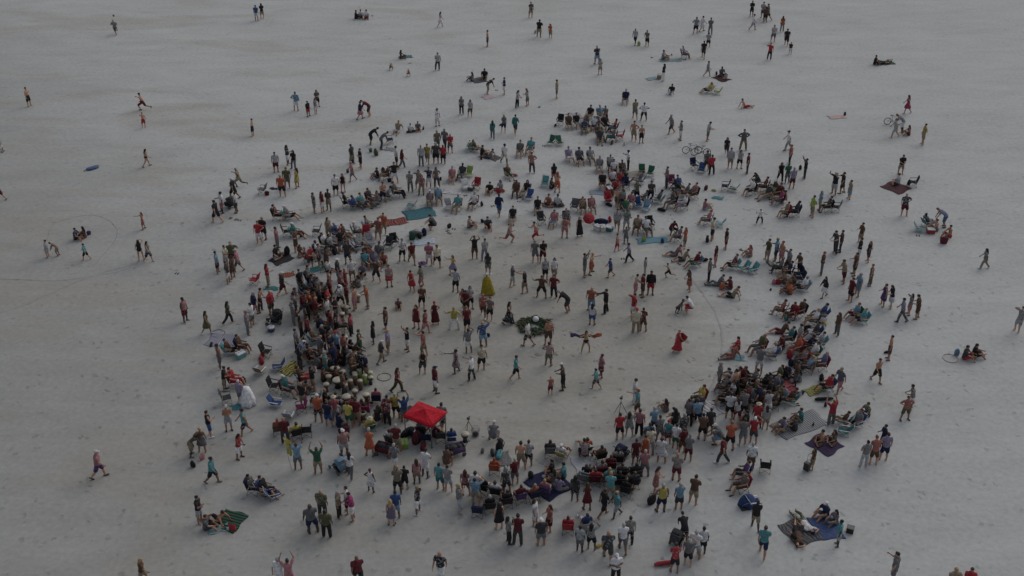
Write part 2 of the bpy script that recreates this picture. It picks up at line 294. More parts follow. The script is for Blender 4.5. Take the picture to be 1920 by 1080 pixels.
# ---------------------------------------------------------------- figures
# directions are (outwards, forwards, up) for left/right limbs; one entry = both sides
def P2(a, b=None): return (a, b if b is not None else a)
POSES = dict(
 s=dict(th=P2((.07,.02,-1)), sh=P2((.03,-.03,-1)), ua=P2((.20,-.06,-1)), fa=P2((.06,.22,-1))),
 q=dict(th=P2((.03,.08,-1),(.22,.05,-1)), sh=P2((.0,-.06,-1),(.06,-.03,-1)), ua=P2((.22,-.02,-1),(.16,.28,-1)), fa=P2((.1,.2,-1),(-.45,.85,.25))),
 m=dict(th=P2((.16,.03,-1),(.05,-.05,-1)), sh=P2((.08,-.04,-1),(.02,-.02,-1)), ua=P2((.75,-.25,-.8),(.24,.02,-1)), fa=P2((-.8,.4,-.5),(.05,.3,-1)), lean=-3),
 n=dict(th=P2((.12,.06,-1),(.10,-.10,-1)), sh=P2((.04,-.06,-1),(.03,-.08,-1)), ua=P2((.14,.22,-1),(.18,.30,-1)), fa=P2((-.55,.75,-.35),(-.5,.85,-.1)), lean=7, head=10),
 o=dict(th=P2((.05,.05,-1),(.18,.10,-1)), sh=P2((.0,-.05,-1),(.05,-.12,-1)), ua=P2((.26,.0,-1),(.5,.5,.25)), fa=P2((.1,.35,-1),(-.85,.1,.55)), lean=-2, head=-4),
 z=dict(th=P2((.17,1,.22),(.14,1,.30)), sh=P2((.04,.72,-.72),(.02,.55,-.88)), ua=P2((.30,.12,-1)), fa=P2((-.08,.95,-.05)), lean=-24, seat=.345, head=10),
 c=dict(th=P2((.09,.02,-1)), sh=P2((.03,-.03,-1)), ua=P2((.20,.16,-1)), fa=P2((-.9,.62,.12),(-.9,.5,-.12))),
 h=dict(th=P2((.20,.02,-1)), sh=P2((.10,-.03,-1)), ua=P2((.85,-.22,-.75)), fa=P2((-.85,.32,-.55))),
 p=dict(th=P2((.09,.04,-1),(.06,-.04,-1)), sh=P2((.02,-.03,-1)), ua=P2((.20,-.04,-1),(.22,.5,-.8)), fa=P2((.05,.3,-1),(-.3,.75,.75)), head=8),
 u=dict(th=P2((.10,.02,-1)), sh=P2((.03,-.03,-1)), ua=P2((.45,.55,.55),(.4,.6,.45)), fa=P2((-.35,.25,1)), head=-8),
 w=dict(th=P2((.03,.36,-1),(.03,-.28,-1)), sh=P2((0,.12,-1),(0,-.62,-1)), ua=P2((.16,-.42,-1),(.16,.35,-1)), fa=P2((.02,-.05,-1),(-.05,.75,-.9)), lean=4, foot=P2((.1,1,.1),(.05,.75,-.6))),
 r=dict(th=P2((.03,.85,-.75),(.03,-.45,-1)), sh=P2((0,-.45,-1),(0,-1,-.12)), ua=P2((.2,-.8,-.75),(.2,.5,-.9)), fa=P2((-.1,.55,-.5),(-.3,.8,.5)), lean=14, foot=P2((.05,1,-.05),(.05,.1,-1)), drop=1),
 d=dict(th=P2((.36,.12,-1)), sh=P2((.06,-.16,-1)), ua=P2((.75,.3,-.65),(.85,.35,-.15)), fa=P2((.25,.8,.25),(.25,.45,.8)), lean=6),
 e=dict(th=P2((.10,.2,-1),(.08,-.2,-1)), sh=P2((.02,.0,-1),(.02,-.2,-1)), ua=P2((.22,-.05,-1),(.15,.85,-.42)), fa=P2((.02,.35,-1),(-.1,1,.2))),
 b=dict(th=P2((.13,.22,-1),(.10,.05,-1)), sh=P2((.02,-.32,-1),(.02,-.2,-1)), ua=P2((.10,.35,-1)), fa=P2((-.15,.35,-1)), lean=52, head=16),
 k=dict(th=P2((.32,.95,.12)), sh=P2((-.02,-.38,-1)), ua=P2((.1,.75,-.75)), fa=P2((-.15,.7,-.7)), lean=32),
 g=dict(th=P2((.14,.8,.62)), sh=P2((.02,.60,-.80)), ua=P2((.2,.55,-.7)), fa=P2((-.25,.9,-.05)), lean=6, seat=.115),
 x=dict(th=P2((.85,.62,.14)), sh=P2((-1,.22,-.16)), ua=P2((.25,.25,-1)), fa=P2((-.05,.85,-.45)), lean=4, seat=.115, foot=P2((-.8,.4,.1))),
 l=dict(th=P2((.12,1,.16),(.10,.9,.42)), sh=P2((.03,1,-.17),(.02,.75,-.62)), ua=P2((.3,-.55,-.85)), fa=P2((.1,-.25,-.95)), lean=-24, seat=.115, foot=P2((.15,.35,.95),(.1,1,-.1))),
 t=dict(th=P2((.15,1,.10)), sh=P2((.05,.28,-1)), ua=P2((.28,.2,-1)), fa=P2((-.05,.95,-.12)), lean=-14, seat=.455),
 y=dict(th=P2((.10,.02,-1),(.2,.3,-1)), sh=P2((.03,-.03,-1),(.0,-.3,-1)), ua=P2((.45,.1,-1),(.5,.1,.8)), fa=P2((.1,.3,-1),(-.8,.2,.5)), lie=1))
LEN = dict(th=.43, sh=.42, ua=.285, fa=.245)
def fk(pose, sex):
    p = POSES[pose]; lean = R(p.get('lean', 0)); J = {}
    sw, hw = (.178, .092) if sex == 'M' else (.155, .096)
    up0 = V(0, math.sin(lean * .55), math.cos(lean * .55)); up1 = V(0, math.sin(lean), math.cos(lean))
    pel = V(0, 0, 0); J['pel'] = pel; J['waist'] = pel + up0 * .17; J['chest'] = J['waist'] + up1 * .21; J['sho'] = J['chest'] + up1 * .135; J['neck'] = J['sho'] + up1 * .055
    hp = R(p.get('head', 0)) + lean * .75; hu = V(0, math.sin(hp), math.cos(hp)); J['hu'] = hu; J['hf'] = V(0, math.cos(hp), -math.sin(hp)); J['head'] = J['neck'] + hu * .155; J['up1'] = up1; J['up0'] = up0
    for i, sgn in enumerate((-1, 1)):
        S = 'LR'[i]; M = V(sgn, 1, 1)
        hip = pel + V(sgn * hw, 0, -.05); kn = hip + nrm(V(*p['th'][i]) * M) * LEN['th']; an = kn + nrm(V(*p['sh'][i]) * M) * LEN['sh']
        f = p.get('foot'); fd = nrm(V(*(f[i] if f else (.18, 1, -.02))) * M)
        sh = J['sho'] + V(sgn * sw, 0, -.015); el = sh + nrm(V(*p['ua'][i]) * M) * LEN['ua']; wr = el + nrm(V(*p['fa'][i]) * M) * LEN['fa']
        J.update({'hip' + S: hip, 'kn' + S: kn, 'an' + S: an, 'fd' + S: fd, 'sh' + S: sh, 'el' + S: el, 'wr' + S: wr})
    if p.get('lie'):
        Rm = np.array(Matrix.Rotation(R(90), 3, 'X'))         # on the back, head towards -Y, feet towards +Y
        for k in J: J[k] = Rm @ J[k]
        dz = .125
    elif 'seat' in p: dz = p['seat']
    else: dz = -min(J['anL'][2], J['anR'][2]) + .075
    for k in J:
        if k[:2] not in ('hu', 'hf', 'fd', 'up'): J[k] = J[k] + V(0, 0, dz)
    return J
def torso(mb, J, sex, inf=0.0, lo=0.0, hi=1.0, seg=12):
    M = sex == 'M'; up0, up1 = J['up0'], J['up1']
    pts = [J['pel'] - up0 * .10, J['pel'] - up0 * .02, J['waist'], J['waist'] * .5 + J['chest'] * .5, J['chest'] + up1 * .02, J['sho'] - up1 * .03, J['sho'] + up1 * .02]
    rad = [(.135, .105), (.168, .118), (.142, .098), (.150, .102), (.172, .112), (.165, .095), (.10, .075)] if M else [(.14, .11), (.176, .122), (.122, .088), (.130, .094), (.150, .112), (.138, .088), (.085, .065)]
    i0 = int(round(lo * 6)); i1 = int(round(hi * 6)) + 1
    mb.loft(pts[i0:i1], [(a + inf, b + inf) for a, b in rad[i0:i1]], (1, 0, 0), seg)
HEADR = (.074, .094, .115)
def head(mb, J):
    c, u, f = J['head'], J['hu'], J['hf']; x = V(1, 0, 0)
    mb.ell(c + u * .015, x * .076, f * .092, u * .112); mb.ell(c - u * .045 + f * .022, x * .058, f * .068, u * .072)
    mb.ell(c + f * .097 - u * .018, x * .014, f * .020, u * .022, 8, 5)
    for s_ in (-1, 1): mb.ell(c + x * s_ * .078 - u * .01 - f * .005, x * .012, f * .02, u * .03, 8, 5)
    mb.bone(J['sho'] - J['up1'] * .02, c - u * .07, .058, .052)
def body_raw(pose, sex):
    J = fk(pose, sex); mb = MB(); k = 1.0 if sex == 'M' else .9
    torso(mb, J, sex); head(mb, J)
    for S, sg in (('L', -1), ('R', 1)):
        mb.bone(J['hip' + S], J['kn' + S], .092 * (1.0 if sex == 'M' else 1.02), .062, .084); mb.bone(J['kn' + S], J['an' + S], .062 * k, .042 * k, .064 * k)
        an, fd = J['an' + S], J['fd' + S]; dn = nrm(an - J['kn' + S]); hl = an + dn * .035 - fd * .045
        mb.loft([hl, hl + fd * .09, hl + fd * .19], [(.036, .034), (.041, .030), (.040, .018)], (1, 0, 0), 8)
        mb.bone(J['sh' + S], J['el' + S], .056 * k, .043 * k, .054 * k); mb.bone(J['el' + S], J['wr' + S], .043 * k, .030 * k, .042 * k)
        mb.ell(J['sh' + S] + V(-sg * .012, 0, .0), (.058 * k, 0, 0), (0, .056 * k, 0), (0, 0, .054 * k))
        d = nrm(J['wr' + S] - J['el' + S]); sd_ = nrm(np.cross(d, (1, .2, 0)) if abs(d[0]) < .9 else np.cross(d, (0, 1, 0))); nn = np.cross(d, sd_)
        mb.loft([J['wr' + S], J['wr' + S] + d * .05, J['wr' + S] + d * .095], [(.030, .018), (.042, .020), (.040, .017)], sd_, 8)
        J['hd' + S] = (d, sd_, nn)
    if sex == 'F':
        for sg in (-1, 1): mb.ell(J['chest'] + J['up1'] * .0 + V(sg * .066, 0, 0) + np.cross((1, 0, 0), J['up1']) * -.082, V(.058, 0, 0), np.cross((1, 0, 0), J['up1']) * .05, J['up1'] * .056)
    return mb, J
def body_extra(J):
    """fingers, eyes and mouth, added to the grown surface"""
    mb = MB(); u, f, c, x = J['hu'], J['hf'], J['head'], V(1, 0, 0)
    for S, sg in (('L', -1), ('R', 1)):
        d, sd_, nn = J['hd' + S]; w = J['wr' + S]; cu = -nn if np.dot(nn, V(-sg, .3, 0)) < 0 else nn
        for i, (o, ln) in enumerate(((-.032, .058), (-.011, .070), (.011, .073), (.031, .062))):
            a = w + d * .085 + sd_ * o; b = a + nrm(d + cu * .25) * ln * .55; e_ = b + nrm(d + cu * .75) * ln * .5; mb.loft([a, b, e_], [.0098, .009, .0072], sd_, 4, 0, round_ends=False)
        a = w + d * .028 + sd_ * .036; b = a + nrm(d * .7 + sd_ * .8) * .035; mb.loft([a, b, b + nrm(d + sd_ * .25) * .03], [.012, .0105, .008], nn, 4, 0, round_ends=False)
    for sg in (-1, 1): mb.ell(c + f * .086 + u * .012 + x * sg * .031, x * .014, f * .008, u * .008, 6, 4, 1)
    mb.ell(c + f * .084 - u * .062, x * .024, f * .007, u * .007, 6, 4, 1)
    return mb
def garment_raw(kind, pose, sex):
    J = fk(pose, sex); mb = MB(); sitting = pose in 'gxltkyz'
    if kind in ('tee', 'tank', 'long', 'crop', 'dress', 'gown'):
        lo = 1 / 6 if kind != 'crop' else 4 / 6
        torso(mb, J, sex, .026 if kind != 'crop' else .010, lo, 1.0 if kind not in ('tank', 'crop', 'dress', 'gown') else 5 / 6)
        if sex == 'F' and kind != 'long':
            for sg in (-1, 1): mb.ell(J['chest'] + V(sg * .066, 0, 0) + np.cross((1, 0, 0), J['up1']) * -.085, V(.064, 0, 0), np.cross((1, 0, 0), J['up1']) * .056, J['up1'] * .062)
        for S in 'LR':
            sh, el, wr = J['sh' + S], J['el' + S], J['wr' + S]
            if kind == 'tee': mb.bone(sh, sh * .40 + el * .60, .076, .072)
            elif kind == 'long': mb.bone(sh, el, .074, .060); mb.bone(el, wr * .95 + el * .05, .060, .046)
            elif kind in ('tank', 'dress', 'gown'): mb.bone(J['chest'] * .4 + sh * .6, J['sho'] * .45 + sh * .55 + V(0, 0, .02), .03, .024)
    if kind in ('shorts', 'pants', 'skirt', 'briefs', 'dress', 'gown'):
        mb.loft([J['pel'] - J['up0'] * .09, J['pel'], J['pel'] + J['up0'] * .10], [(.150, .118), (.185, .134), (.160, .114)], (1, 0, 0), 12)
        legs = [(J['hip' + S], J['kn' + S], J['an' + S]) for S in 'LR']
        if kind == 'shorts' or (kind in ('skirt', 'dress', 'gown') and sitting):
            for h, k_, a in legs: mb.bone(h, h * .14 + k_ * .86, .112, .104)
        if kind == 'pants':
            for h, k_, a in legs: mb.bone(h, k_, .108, .086); mb.bone(k_, k_ * .06 + a * .94, .086, .072)
        if kind in ('skirt', 'dress', 'gown') and not sitting:
            km = (J['knL'] + J['knR']) / 2; am = (J['anL'] + J['anR']) / 2; wd = abs(J['knR'][0] - J['knL'][0]) / 2; fd = abs(J['knR'][1] - J['knL'][1]) / 2; pm = J['pel']
            if kind == 'gown':
                aw = abs(J['anR'][0] - J['anL'][0]) / 2; af = abs(J['anR'][1] - J['anL'][1]) / 2
                mb.loft([pm, pm * .4 + km * .6, km, km * .3 + am * .7], [(.19, .14), (.105 + wd, .12 + fd), (.11 + wd, .125 + fd), (.13 + aw, .14 + af)], (1, 0, 0), 14, round_ends=False)
            else: mb.loft([pm, pm * .5 + km * .5, pm * .1 + km * .9], [(.19, .14), (.13 + wd * .8, .14 + fd * .8), (.135 + wd, .15 + fd)], (1, 0, 0), 14, round_ends=False)
    return mb
def hair_raw(kind, pose, sex):
    J = fk(pose, sex); mb = MB(); c, u, f, x = J['head'], J['hu'], J['hf'], V(1, 0, 0)
    if kind in ('hshort', 'hlong'):
        mb.ell(c + u * .032 - f * .018, x * .088, f * .094, u * .106); mb.ell(c + u * .09 + f * .03, x * .07, f * .06, u * .04)
        if kind == 'hlong':
            mb.loft([c + u * .02 - f * .055, c - u * .10 - f * .085, J['sho'] - J['up1'] * .10 - f * .13], [(.086, .05), (.095, .045), (.072, .026)], (1, 0, 0), 8)
            for s_ in (-1, 1): mb.bone(c + x * s_ * .07 + u * .02, c + x * s_ * .09 - u * .13 - f * .02, .034, .026)
    if kind == 'cap':
        mb.ell(c + u * .055 - f * .005, x * .094, f * .104, u * .082); mb.loft([c + u * .055 + f * .06, c + u * .05 + f * .165], [(.078, .012), (.062, .010)], (1, 0, 0), 10)
    if kind == 'brim':
        mb.ell(c + u * .07, x * .094, f * .100, u * .088); mb.ell(c + u * .055, x * .19, f * .20, u * .016, 16, 5)
    return mb
def shoe_raw(pose, sex, S):
    J = fk(pose, sex); mb = MB(); an, fd = J['an' + S], J['fd' + S]; dn = nrm(an - J['kn' + S]); hl = an + dn * .036 - fd * .05
    mb.loft([hl, hl + fd * .09, hl + fd * .205], [(.046, .042), (.049, .038), (.046, .027)], (1, 0, 0), 8); return mb

PEOPLE = '''-10.42 -19.80 q 18 1.055 M 1.35 dk gy nv bd br|person in grey shirt, navy shorts, standing, on open sand, near left side
4.85 -21.77 w -1 1.026 M 1.34 tn dg dg bd br|person in charcoal shirt, charcoal shorts, walking, on open sand, near side
-9.60 -20.14 s -7 1.018 M 1.29 bn ol _bk bk -|person in olive shirt, black trousers, standing, on open sand, near left side
12.77 -21.43 w -16 1.045 M 1.18 tn tq nv br -|person in turquoise shirt, navy shorts, walking, on open sand, near right side
9.28 -21.64 q -28 1.005 M 1.27 tn wh lg gy -|person in white shirt, light grey shorts, standing, on open sand, near right side
0.30 -20.65 n -1 1.063 M 1.14 bn mr _dg bk gy|person in maroon shirt, charcoal trousers, standing, on open sand, near side
7.97 -18.13 m 9 1.052 M 1.18 bn ^yl nv gy dg|person in yellow tank top, navy shorts, standing, on open sand, near right side
-10.75 -15.01 u 15 1.011 M 1.16 tn gn kh br -|person in green shirt, khaki shorts, arms raised, right of the yellow flag
-22.79 -15.35 w -82 1.059 M 1.20 lt pk pu hW dg|person in pink shirt, purple shorts, walking, on open sand, near left side
-10.04 -18.52 s -19 0.981 M 1.34 lt ol _dg bd br|person in olive shirt, charcoal trousers, standing, on open sand, near left side
1.50 -20.73 s 15 0.976 M 1.31 tn dg gy hW -|person in charcoal shirt, grey shorts, standing, on open sand, near side
-2.80 -18.15 o -91 1.036 M 1.19 lt bk _lg bl -|person in black shirt, light grey trousers, standing, on open sand, near side
18.69 -10.63 u 23 1.008 M 1.19 lt rd _gy or wh|person in red shirt, grey trousers, arms raised, on open sand, near right side
-11.92 -14.65 u 10 1.017 M 1.10 bn lb gy br -|person in light blue shirt, grey shorts, arms raised, right of the yellow flag
-9.49 -13.39 s 27 0.995 M 1.34 bn co lg hW dg|person in coral shirt, light grey shorts, standing, in the ring's near left crowd
-1.97 -17.11 q -15 1.029 M 1.19 lt wh gy bk -|person in white shirt, grey shorts, standing, on open sand, near side
9.75 -17.49 n -27 1.021 M 1.20 lt br kh bk -|person in brown shirt, khaki shorts, standing, on open sand, near right side
9.04 -15.60 c -17 1.043 M 1.16 tn br mr bd br|person in brown shirt, maroon shorts, arms crossed, on open sand, near right side
12.42 -12.82 n -11 1.028 M 1.24 lt or bk or bk|person in orange shirt, black shorts, standing, on open sand, near right side
0.49 -14.60 q -17 1.060 M 1.14 lt - kh bk -|person shirtless in khaki shorts, standing, in the ring's near crowd
-11.15 -4.87 s -117 1.040 M 1.35 bn nv _nv bk br|person in navy shirt, navy trousers, standing, in the ring's left crowd
9.82 -12.02 m 24 1.051 M 1.19 bn dg gy gy -|person in charcoal shirt, grey shorts, standing, in the ring's near right crowd
8.34 -14.05 q -16 0.972 F 1.34 tn wh /wh br -|person in white shirt, white skirt, standing, in the ring's near right crowd
4.86 -18.50 w -64 1.020 M 1.14 tn bk bk br -|person in black shirt, black shorts, walking, on open sand, near side
5.66 -21.14 w 3 1.015 M 1.12 bn wh gy gy br|person in white shirt, grey shorts, walking, on open sand, near side
-1.97 -17.61 o -16 1.016 M 1.15 lt lb kh bk -|person in light blue shirt, khaki shorts, standing, on open sand, near side
-16.42 -15.81 w -100 1.010 M 1.19 bn =tq bk bk gy|person in turquoise long-sleeved top, black shorts, walking, on open sand, near left side
-6.31 -10.28 u 22 1.003 M 1.13 tn bu gy bk -|person in blue shirt, grey shorts, arms raised, left of the red canopy
-4.78 -15.28 n -25 1.052 M 1.10 dk wh wh br gy|person in white shirt, white shorts, standing, in the ring's near crowd
20.96 -13.83 m -0 1.071 M 1.08 lt lv nv br -|person in lavender shirt, navy shorts, standing, on open sand, near right side
6.04 -20.67 s 1 1.039 M 1.05 lt ol _bk bk bk|person in olive shirt, black trousers, standing, on open sand, near side
-0.67 -19.51 s 22 0.981 F 1.19 lt *bk - bkL -|person in black dress, standing, on open sand, near side
12.72 -19.51 w -1 1.059 M 1.02 dk bk kh br -|person in black shirt, khaki shorts, walking, on open sand, near right side
7.35 -11.59 s -23 1.034 M 1.19 lt pk _bk bk -|person in pink shirt, black trousers, standing, behind the navy stroller
-16.43 -19.05 p -101 1.023 M 1.09 lt bk lg bk -|person in black shirt, light grey shorts, hand raised, left of the striped lower-left blanket
-4.67 -7.37 s -65 1.066 M 1.17 bn mr wh hN dg|person in maroon shirt, white shorts, standing, near left part inside the ring
10.82 -10.63 w 14 1.034 M 1.19 tn lb nv br -|person in light blue shirt, navy shorts, walking, in the ring's near right crowd
20.26 -14.22 n 6 1.079 M 1.04 lt co br or -|person in coral shirt, brown shorts, standing, on open sand, near right side
-8.43 -18.77 n -259 1.033 M 1.07 lt =mg wh bk -|person in magenta long-sleeved top, white shorts, standing, on open sand, near left side
14.64 -9.14 q -297 1.043 M 1.20 lt nv bk br -|person in navy shirt, black shorts, standing, in the ring's near right crowd
9.69 -21.36 s 5 0.994 M 1.12 dk wh bk bk -|person in white shirt, black shorts, standing, on open sand, near right side
5.29 -17.16 n -3 0.985 M 1.20 lt tq kh bl -|person in turquoise shirt, khaki shorts, standing, on open sand, near side
4.04 -21.04 o -19 0.984 F 1.14 bn gy bk bkL -|person in grey shirt, black shorts, long black hair, on open sand, near side
-11.37 -10.28 n 7 1.048 M 1.15 tn or bk hW -|person in orange shirt, black shorts, standing, in the ring's near left crowd
-4.10 -11.00 w -14 1.039 M 1.16 tn bk bk bk -|person in black shirt, black shorts, walking, right of the red canopy
13.66 -9.96 n 12 1.102 M 1.04 tn gy bk br -|person in grey shirt, black shorts, standing, in the ring's near right crowd
-15.47 -11.49 w -248 1.022 M 1.18 tn ^tq bk bk -|person in turquoise tank top, black shorts, walking, on open sand, near left side
13.30 -14.64 s -15 1.033 M 1.10 dk wh br gy wh|person in white shirt, brown shorts, standing, on open sand, near right side
12.83 -9.97 c -8 1.025 M 1.19 lt wh bk bk -|person in white shirt, black shorts, arms crossed, in the ring's near right crowd
-6.20 -16.67 n 3 0.994 M 1.16 dk kh bk bl -|person in khaki shirt, black shorts, standing, on open sand, near side
-8.04 -13.42 n 3 1.014 F 1.16 tn *or - gy br|person in orange dress, standing, in the ring's near left crowd
-6.12 -18.66 s 4 1.030 M 1.05 bn bu lb bk gy|person in blue shirt, light blue shorts, standing, on open sand, near side
8.14 -22.63 n -0 1.005 M 1.05 tn rd bk br gy|person in red shirt, black shorts, standing, on open sand, near side
19.91 -7.40 w -242 1.055 M 1.15 lt nv pk gy -|person in navy shirt, pink shorts, walking, on open sand, right side
13.20 -12.52 c 7 1.063 M 1.06 tn gy gy br wh|person in grey shirt, grey shorts, arms crossed, on open sand, near right side
8.91 -17.99 p 8 0.989 M 1.14 tn lb dg gy -|person in light blue shirt, charcoal shorts, hand raised, on open sand, near right side
7.31 -15.25 q -4 1.014 M 1.11 bn pk gy gy br|person in pink shirt, grey shorts, standing, in front of the navy stroller
-13.00 -12.32 c 11 1.011 M 1.17 tn =mr _dg bd -|person in maroon long-sleeved top, charcoal trousers, arms crossed, on open sand, near left side
8.13 -0.68 s 9 1.035 M 1.30 lt cr _kh hR -|person in cream shirt, khaki trousers, standing, right part inside the ring
6.17 -12.02 q 11 1.059 M 1.06 lt rd bk br -|person in red shirt, black shorts, standing, behind the navy stroller
11.79 -14.09 w -290 1.011 M 1.13 lt mr _dg bk wh|person in maroon shirt, charcoal trousers, walking, on open sand, near right side
-5.00 -18.28 h -287 1.026 M 1.04 bn bk wh bl wh|person in black shirt, white shorts, hands on hips, on open sand, near side
8.83 -22.21 o -27 0.999 M 1.04 lt gy bk gy -|person in grey shirt, black shorts, grey hair, on open sand, near side
1.21 -19.20 m -112 0.958 F 1.17 tn wh wh brL -|person in white shirt, white shorts, standing, on open sand, near side
-8.75 -18.30 q -260 1.021 M 1.02 tn wh bk br -|person in white shirt, black shorts, standing, on open sand, near left side
5.53 -18.58 w -247 0.993 M 1.08 dk tq lg bl -|person in turquoise shirt, light grey shorts, walking, on open sand, near side
-0.18 -20.51 o -77 0.953 F 1.14 bn bk _bk bkL dg|person in black shirt, black trousers, standing, on open sand, near side
1.96 -19.67 q -248 0.975 F 1.10 tn co /mr brL -|person in coral shirt, maroon skirt, standing, on open sand, near side
-6.54 -14.71 w -23 1.016 M 1.08 tn gy wh gy -|person in grey shirt, white shorts, walking, in the ring's near left crowd
0.93 -14.36 c -8 1.002 M 1.11 tn wh bk br -|person in white shirt, black shorts, arms crossed, in the ring's near crowd
-10.75 -10.76 q -19 1.008 M 1.15 lt nv bu br -|person in navy shirt, blue shorts, standing, in the ring's near left crowd
15.40 -5.27 n -20 1.077 M 1.09 lt gy wh br -|person in grey shirt, white shorts, standing, in the ring's right crowd
14.00 -9.30 n -297 1.048 M 1.09 tn mr bk br -|person in maroon shirt, black shorts, standing, in the ring's near right crowd
-3.95 -16.33 q -20 0.993 M 1.10 tn tq tl bk gy|person in turquoise shirt, teal shorts, standing, on open sand, near side
7.41 -9.64 e -280 1.036 M 1.05 lt tq br or br|person in turquoise shirt, brown shorts, reaching out, right of the tripod camera
3.11 -7.02 n -276 1.068 M 1.07 dk - bk hW dg|person shirtless in black shorts, standing, near right part inside the ring
7.84 -13.27 n -2 0.993 M 1.14 bn cr _lg bk br|person in cream shirt, light grey trousers, standing, right of the navy stroller
13.81 -12.34 o -26 1.048 M 1.04 tn rd dg hW -|person in red shirt, charcoal shorts, standing, on open sand, near right side
-3.49 -16.52 q -14 1.008 M 1.05 lt gy lg br -|person in grey shirt, light grey shorts, standing, on open sand, near side
3.38 -17.32 s -15 0.972 F 1.12 bn dg bk bkL -|person in charcoal shirt, black shorts, standing, on open sand, near side
-1.88 -2.32 o 1 1.042 M 1.18 bn bu lb bl -|person in blue shirt, light blue shorts, standing, left part inside the ring
19.68 -14.43 m 14 1.030 M 1.03 lt gy _lg bk -|person in grey shirt, light grey trousers, standing, on open sand, near right side
-11.48 -3.74 m -95 1.027 M 1.19 lt nv _bk br -|person in navy shirt, black trousers, standing, in the ring's left crowd
-6.87 -9.94 q -18 0.999 M 1.16 tn yl bk gy -|person in yellow shirt, black shorts, standing, left of the red canopy
-17.57 -13.13 m 0 0.985 F 1.14 tn - /gy bl -|person in grey skirt, standing, on open sand, near left side
-18.30 -4.80 m -69 1.018 M 1.18 bn - gy br wh|person shirtless in grey shorts, standing, on open sand, left side
-5.62 -3.47 e -282 1.059 M 1.06 lt co kh bk -|person in coral shirt, khaki shorts, reaching out, near left part inside the ring
-6.96 -7.31 w -103 0.995 F 1.19 lt mr _ol brL dg|person in maroon shirt, olive trousers, walking, near left part inside the ring
-2.53 -16.82 q -2 0.954 F 1.14 lt pk mr brL gy|person in pink shirt, maroon shorts, standing, on open sand, near side
-16.19 1.62 s -114 1.013 M 1.29 tn =rd dg bd br|person in red long-sleeved top, charcoal shorts, standing, in the ring's left crowd
25.75 19.58 u -245 1.057 M 1.30 tn bk lg gy -|person in black shirt, light grey shorts, arms raised, on open sand, far right side
10.32 -10.68 n 12 1.022 M 1.07 lt gy _bk br bk|person in grey shirt, black trousers, standing, in the ring's near right crowd
-14.67 1.87 n -97 1.053 M 1.19 lt dg ol br -|person in charcoal shirt, olive shorts, standing, in the ring's left crowd
-6.34 -19.21 s -7 0.952 F 1.11 lt *pu - blL bk|person in purple dress, standing, on open sand, near side
-5.68 -0.86 w -92 1.045 M 1.17 lt co pk bk -|person in coral shirt, pink shorts, walking, left part inside the ring
7.80 -16.61 n -93 0.998 F 1.04 lt *co - brL -|person in coral dress, standing, on open sand, near right side
3.46 -21.21 s -27 0.966 M 1.04 dk lg gy br -|person in light grey shirt, grey shorts, standing, on open sand, near side
11.45 -11.47 s -6 1.026 M 1.04 tn dg br br gy|person in charcoal shirt, brown shorts, standing, in the ring's near right crowd
16.76 -20.77 s -279 0.959 M 1.06 dk tq lg bk -|person in turquoise shirt, light grey shorts, standing, in front of the slate blue blanket
10.48 -10.19 s 6 0.979 M 1.16 lt nv wh br -|person in navy shirt, white shorts, standing, in the ring's near right crowd
-7.90 -3.13 s -273 1.018 M 1.18 lt lv kh bd wh|person in lavender shirt, khaki shorts, standing, left part inside the ring
-17.51 -11.64 q -64 0.993 M 1.11 lt ^bk bu bk wh|person in black tank top, blue shorts, standing, on open sand, near left side
-20.11 8.26 m -167 1.031 M 1.34 lt ol mr gy -|person in olive shirt, maroon shorts, standing, on open sand, far left side
-11.13 -3.38 o -62 1.021 M 1.16 lt lb nv hR -|person in light blue shirt, navy shorts, standing, in the ring's left crowd
-11.56 -5.59 c -77 1.020 M 1.13 lt tl tl gy -|person in teal shirt, teal shorts, arms crossed, in the ring's near left crowd
14.28 -10.89 q -15 0.994 M 1.11 dk rd br hT -|person in red shirt, brown shorts, standing, on open sand, near right side
9.66 -13.24 m 26 0.995 M 1.07 lt mr br br -|person in maroon shirt, brown shorts, standing, in the ring's near right crowd
4.01 -17.97 n 8 0.961 F 1.08 bn *mr - brL dg|person in maroon dress, standing, on open sand, near side
10.96 -11.94 n -8 0.966 M 1.15 lt br bk bk bk|person in brown shirt, black shorts, standing, in the ring's near right crowd
-9.15 -18.60 s -102 0.960 F 1.07 tn kh _bk gyL -|person in khaki shirt, black trousers, standing, on open sand, near left side
-1.88 -4.91 q -164 1.009 M 1.16 tn cr bk bk -|person in cream shirt, black shorts, standing, near left part inside the ring
6.76 -11.63 o -16 0.954 F 1.19 lt gy lg brL wh|person in grey shirt, light grey shorts, standing, behind the navy stroller
-9.53 -10.82 q -13 1.018 M 1.05 tn yl gn br -|person in yellow shirt, green shorts, standing, in the ring's near left crowd
-10.41 -10.22 q 4 1.005 M 1.08 tn rd lg hT -|person in red shirt, light grey shorts, standing, in the ring's near left crowd
8.23 -11.39 n 19 1.013 M 1.05 lt lb dg gy -|person in light blue shirt, charcoal shorts, standing, in the ring's near right crowd
1.02 -2.24 w -291 1.042 M 1.12 lt wh bk bk gy|person in white shirt, black shorts, walking, in front of the green leaf wreath
5.34 2.10 m -206 0.983 M 1.33 lt or _lb bd dg|person in orange shirt, light blue trousers, standing, far right part inside the ring
6.30 1.78 e -258 1.020 M 1.17 tn =bk _bk bk gy|person in black long-sleeved top, black trousers, reaching out, right part inside the ring
33.23 -0.59 o -247 1.071 M 1.08 lt gy lg bk -|person in grey shirt, light grey shorts, standing, on open sand, right side
-5.21 -15.89 s 18 0.947 F 1.13 dk pk kh brL -|person in pink shirt, khaki shorts, standing, on open sand, near side
-3.81 -0.29 d -178 0.982 M 1.17 lt yl _wh bl -|person in yellow shirt, white trousers, dancing, left part inside the ring
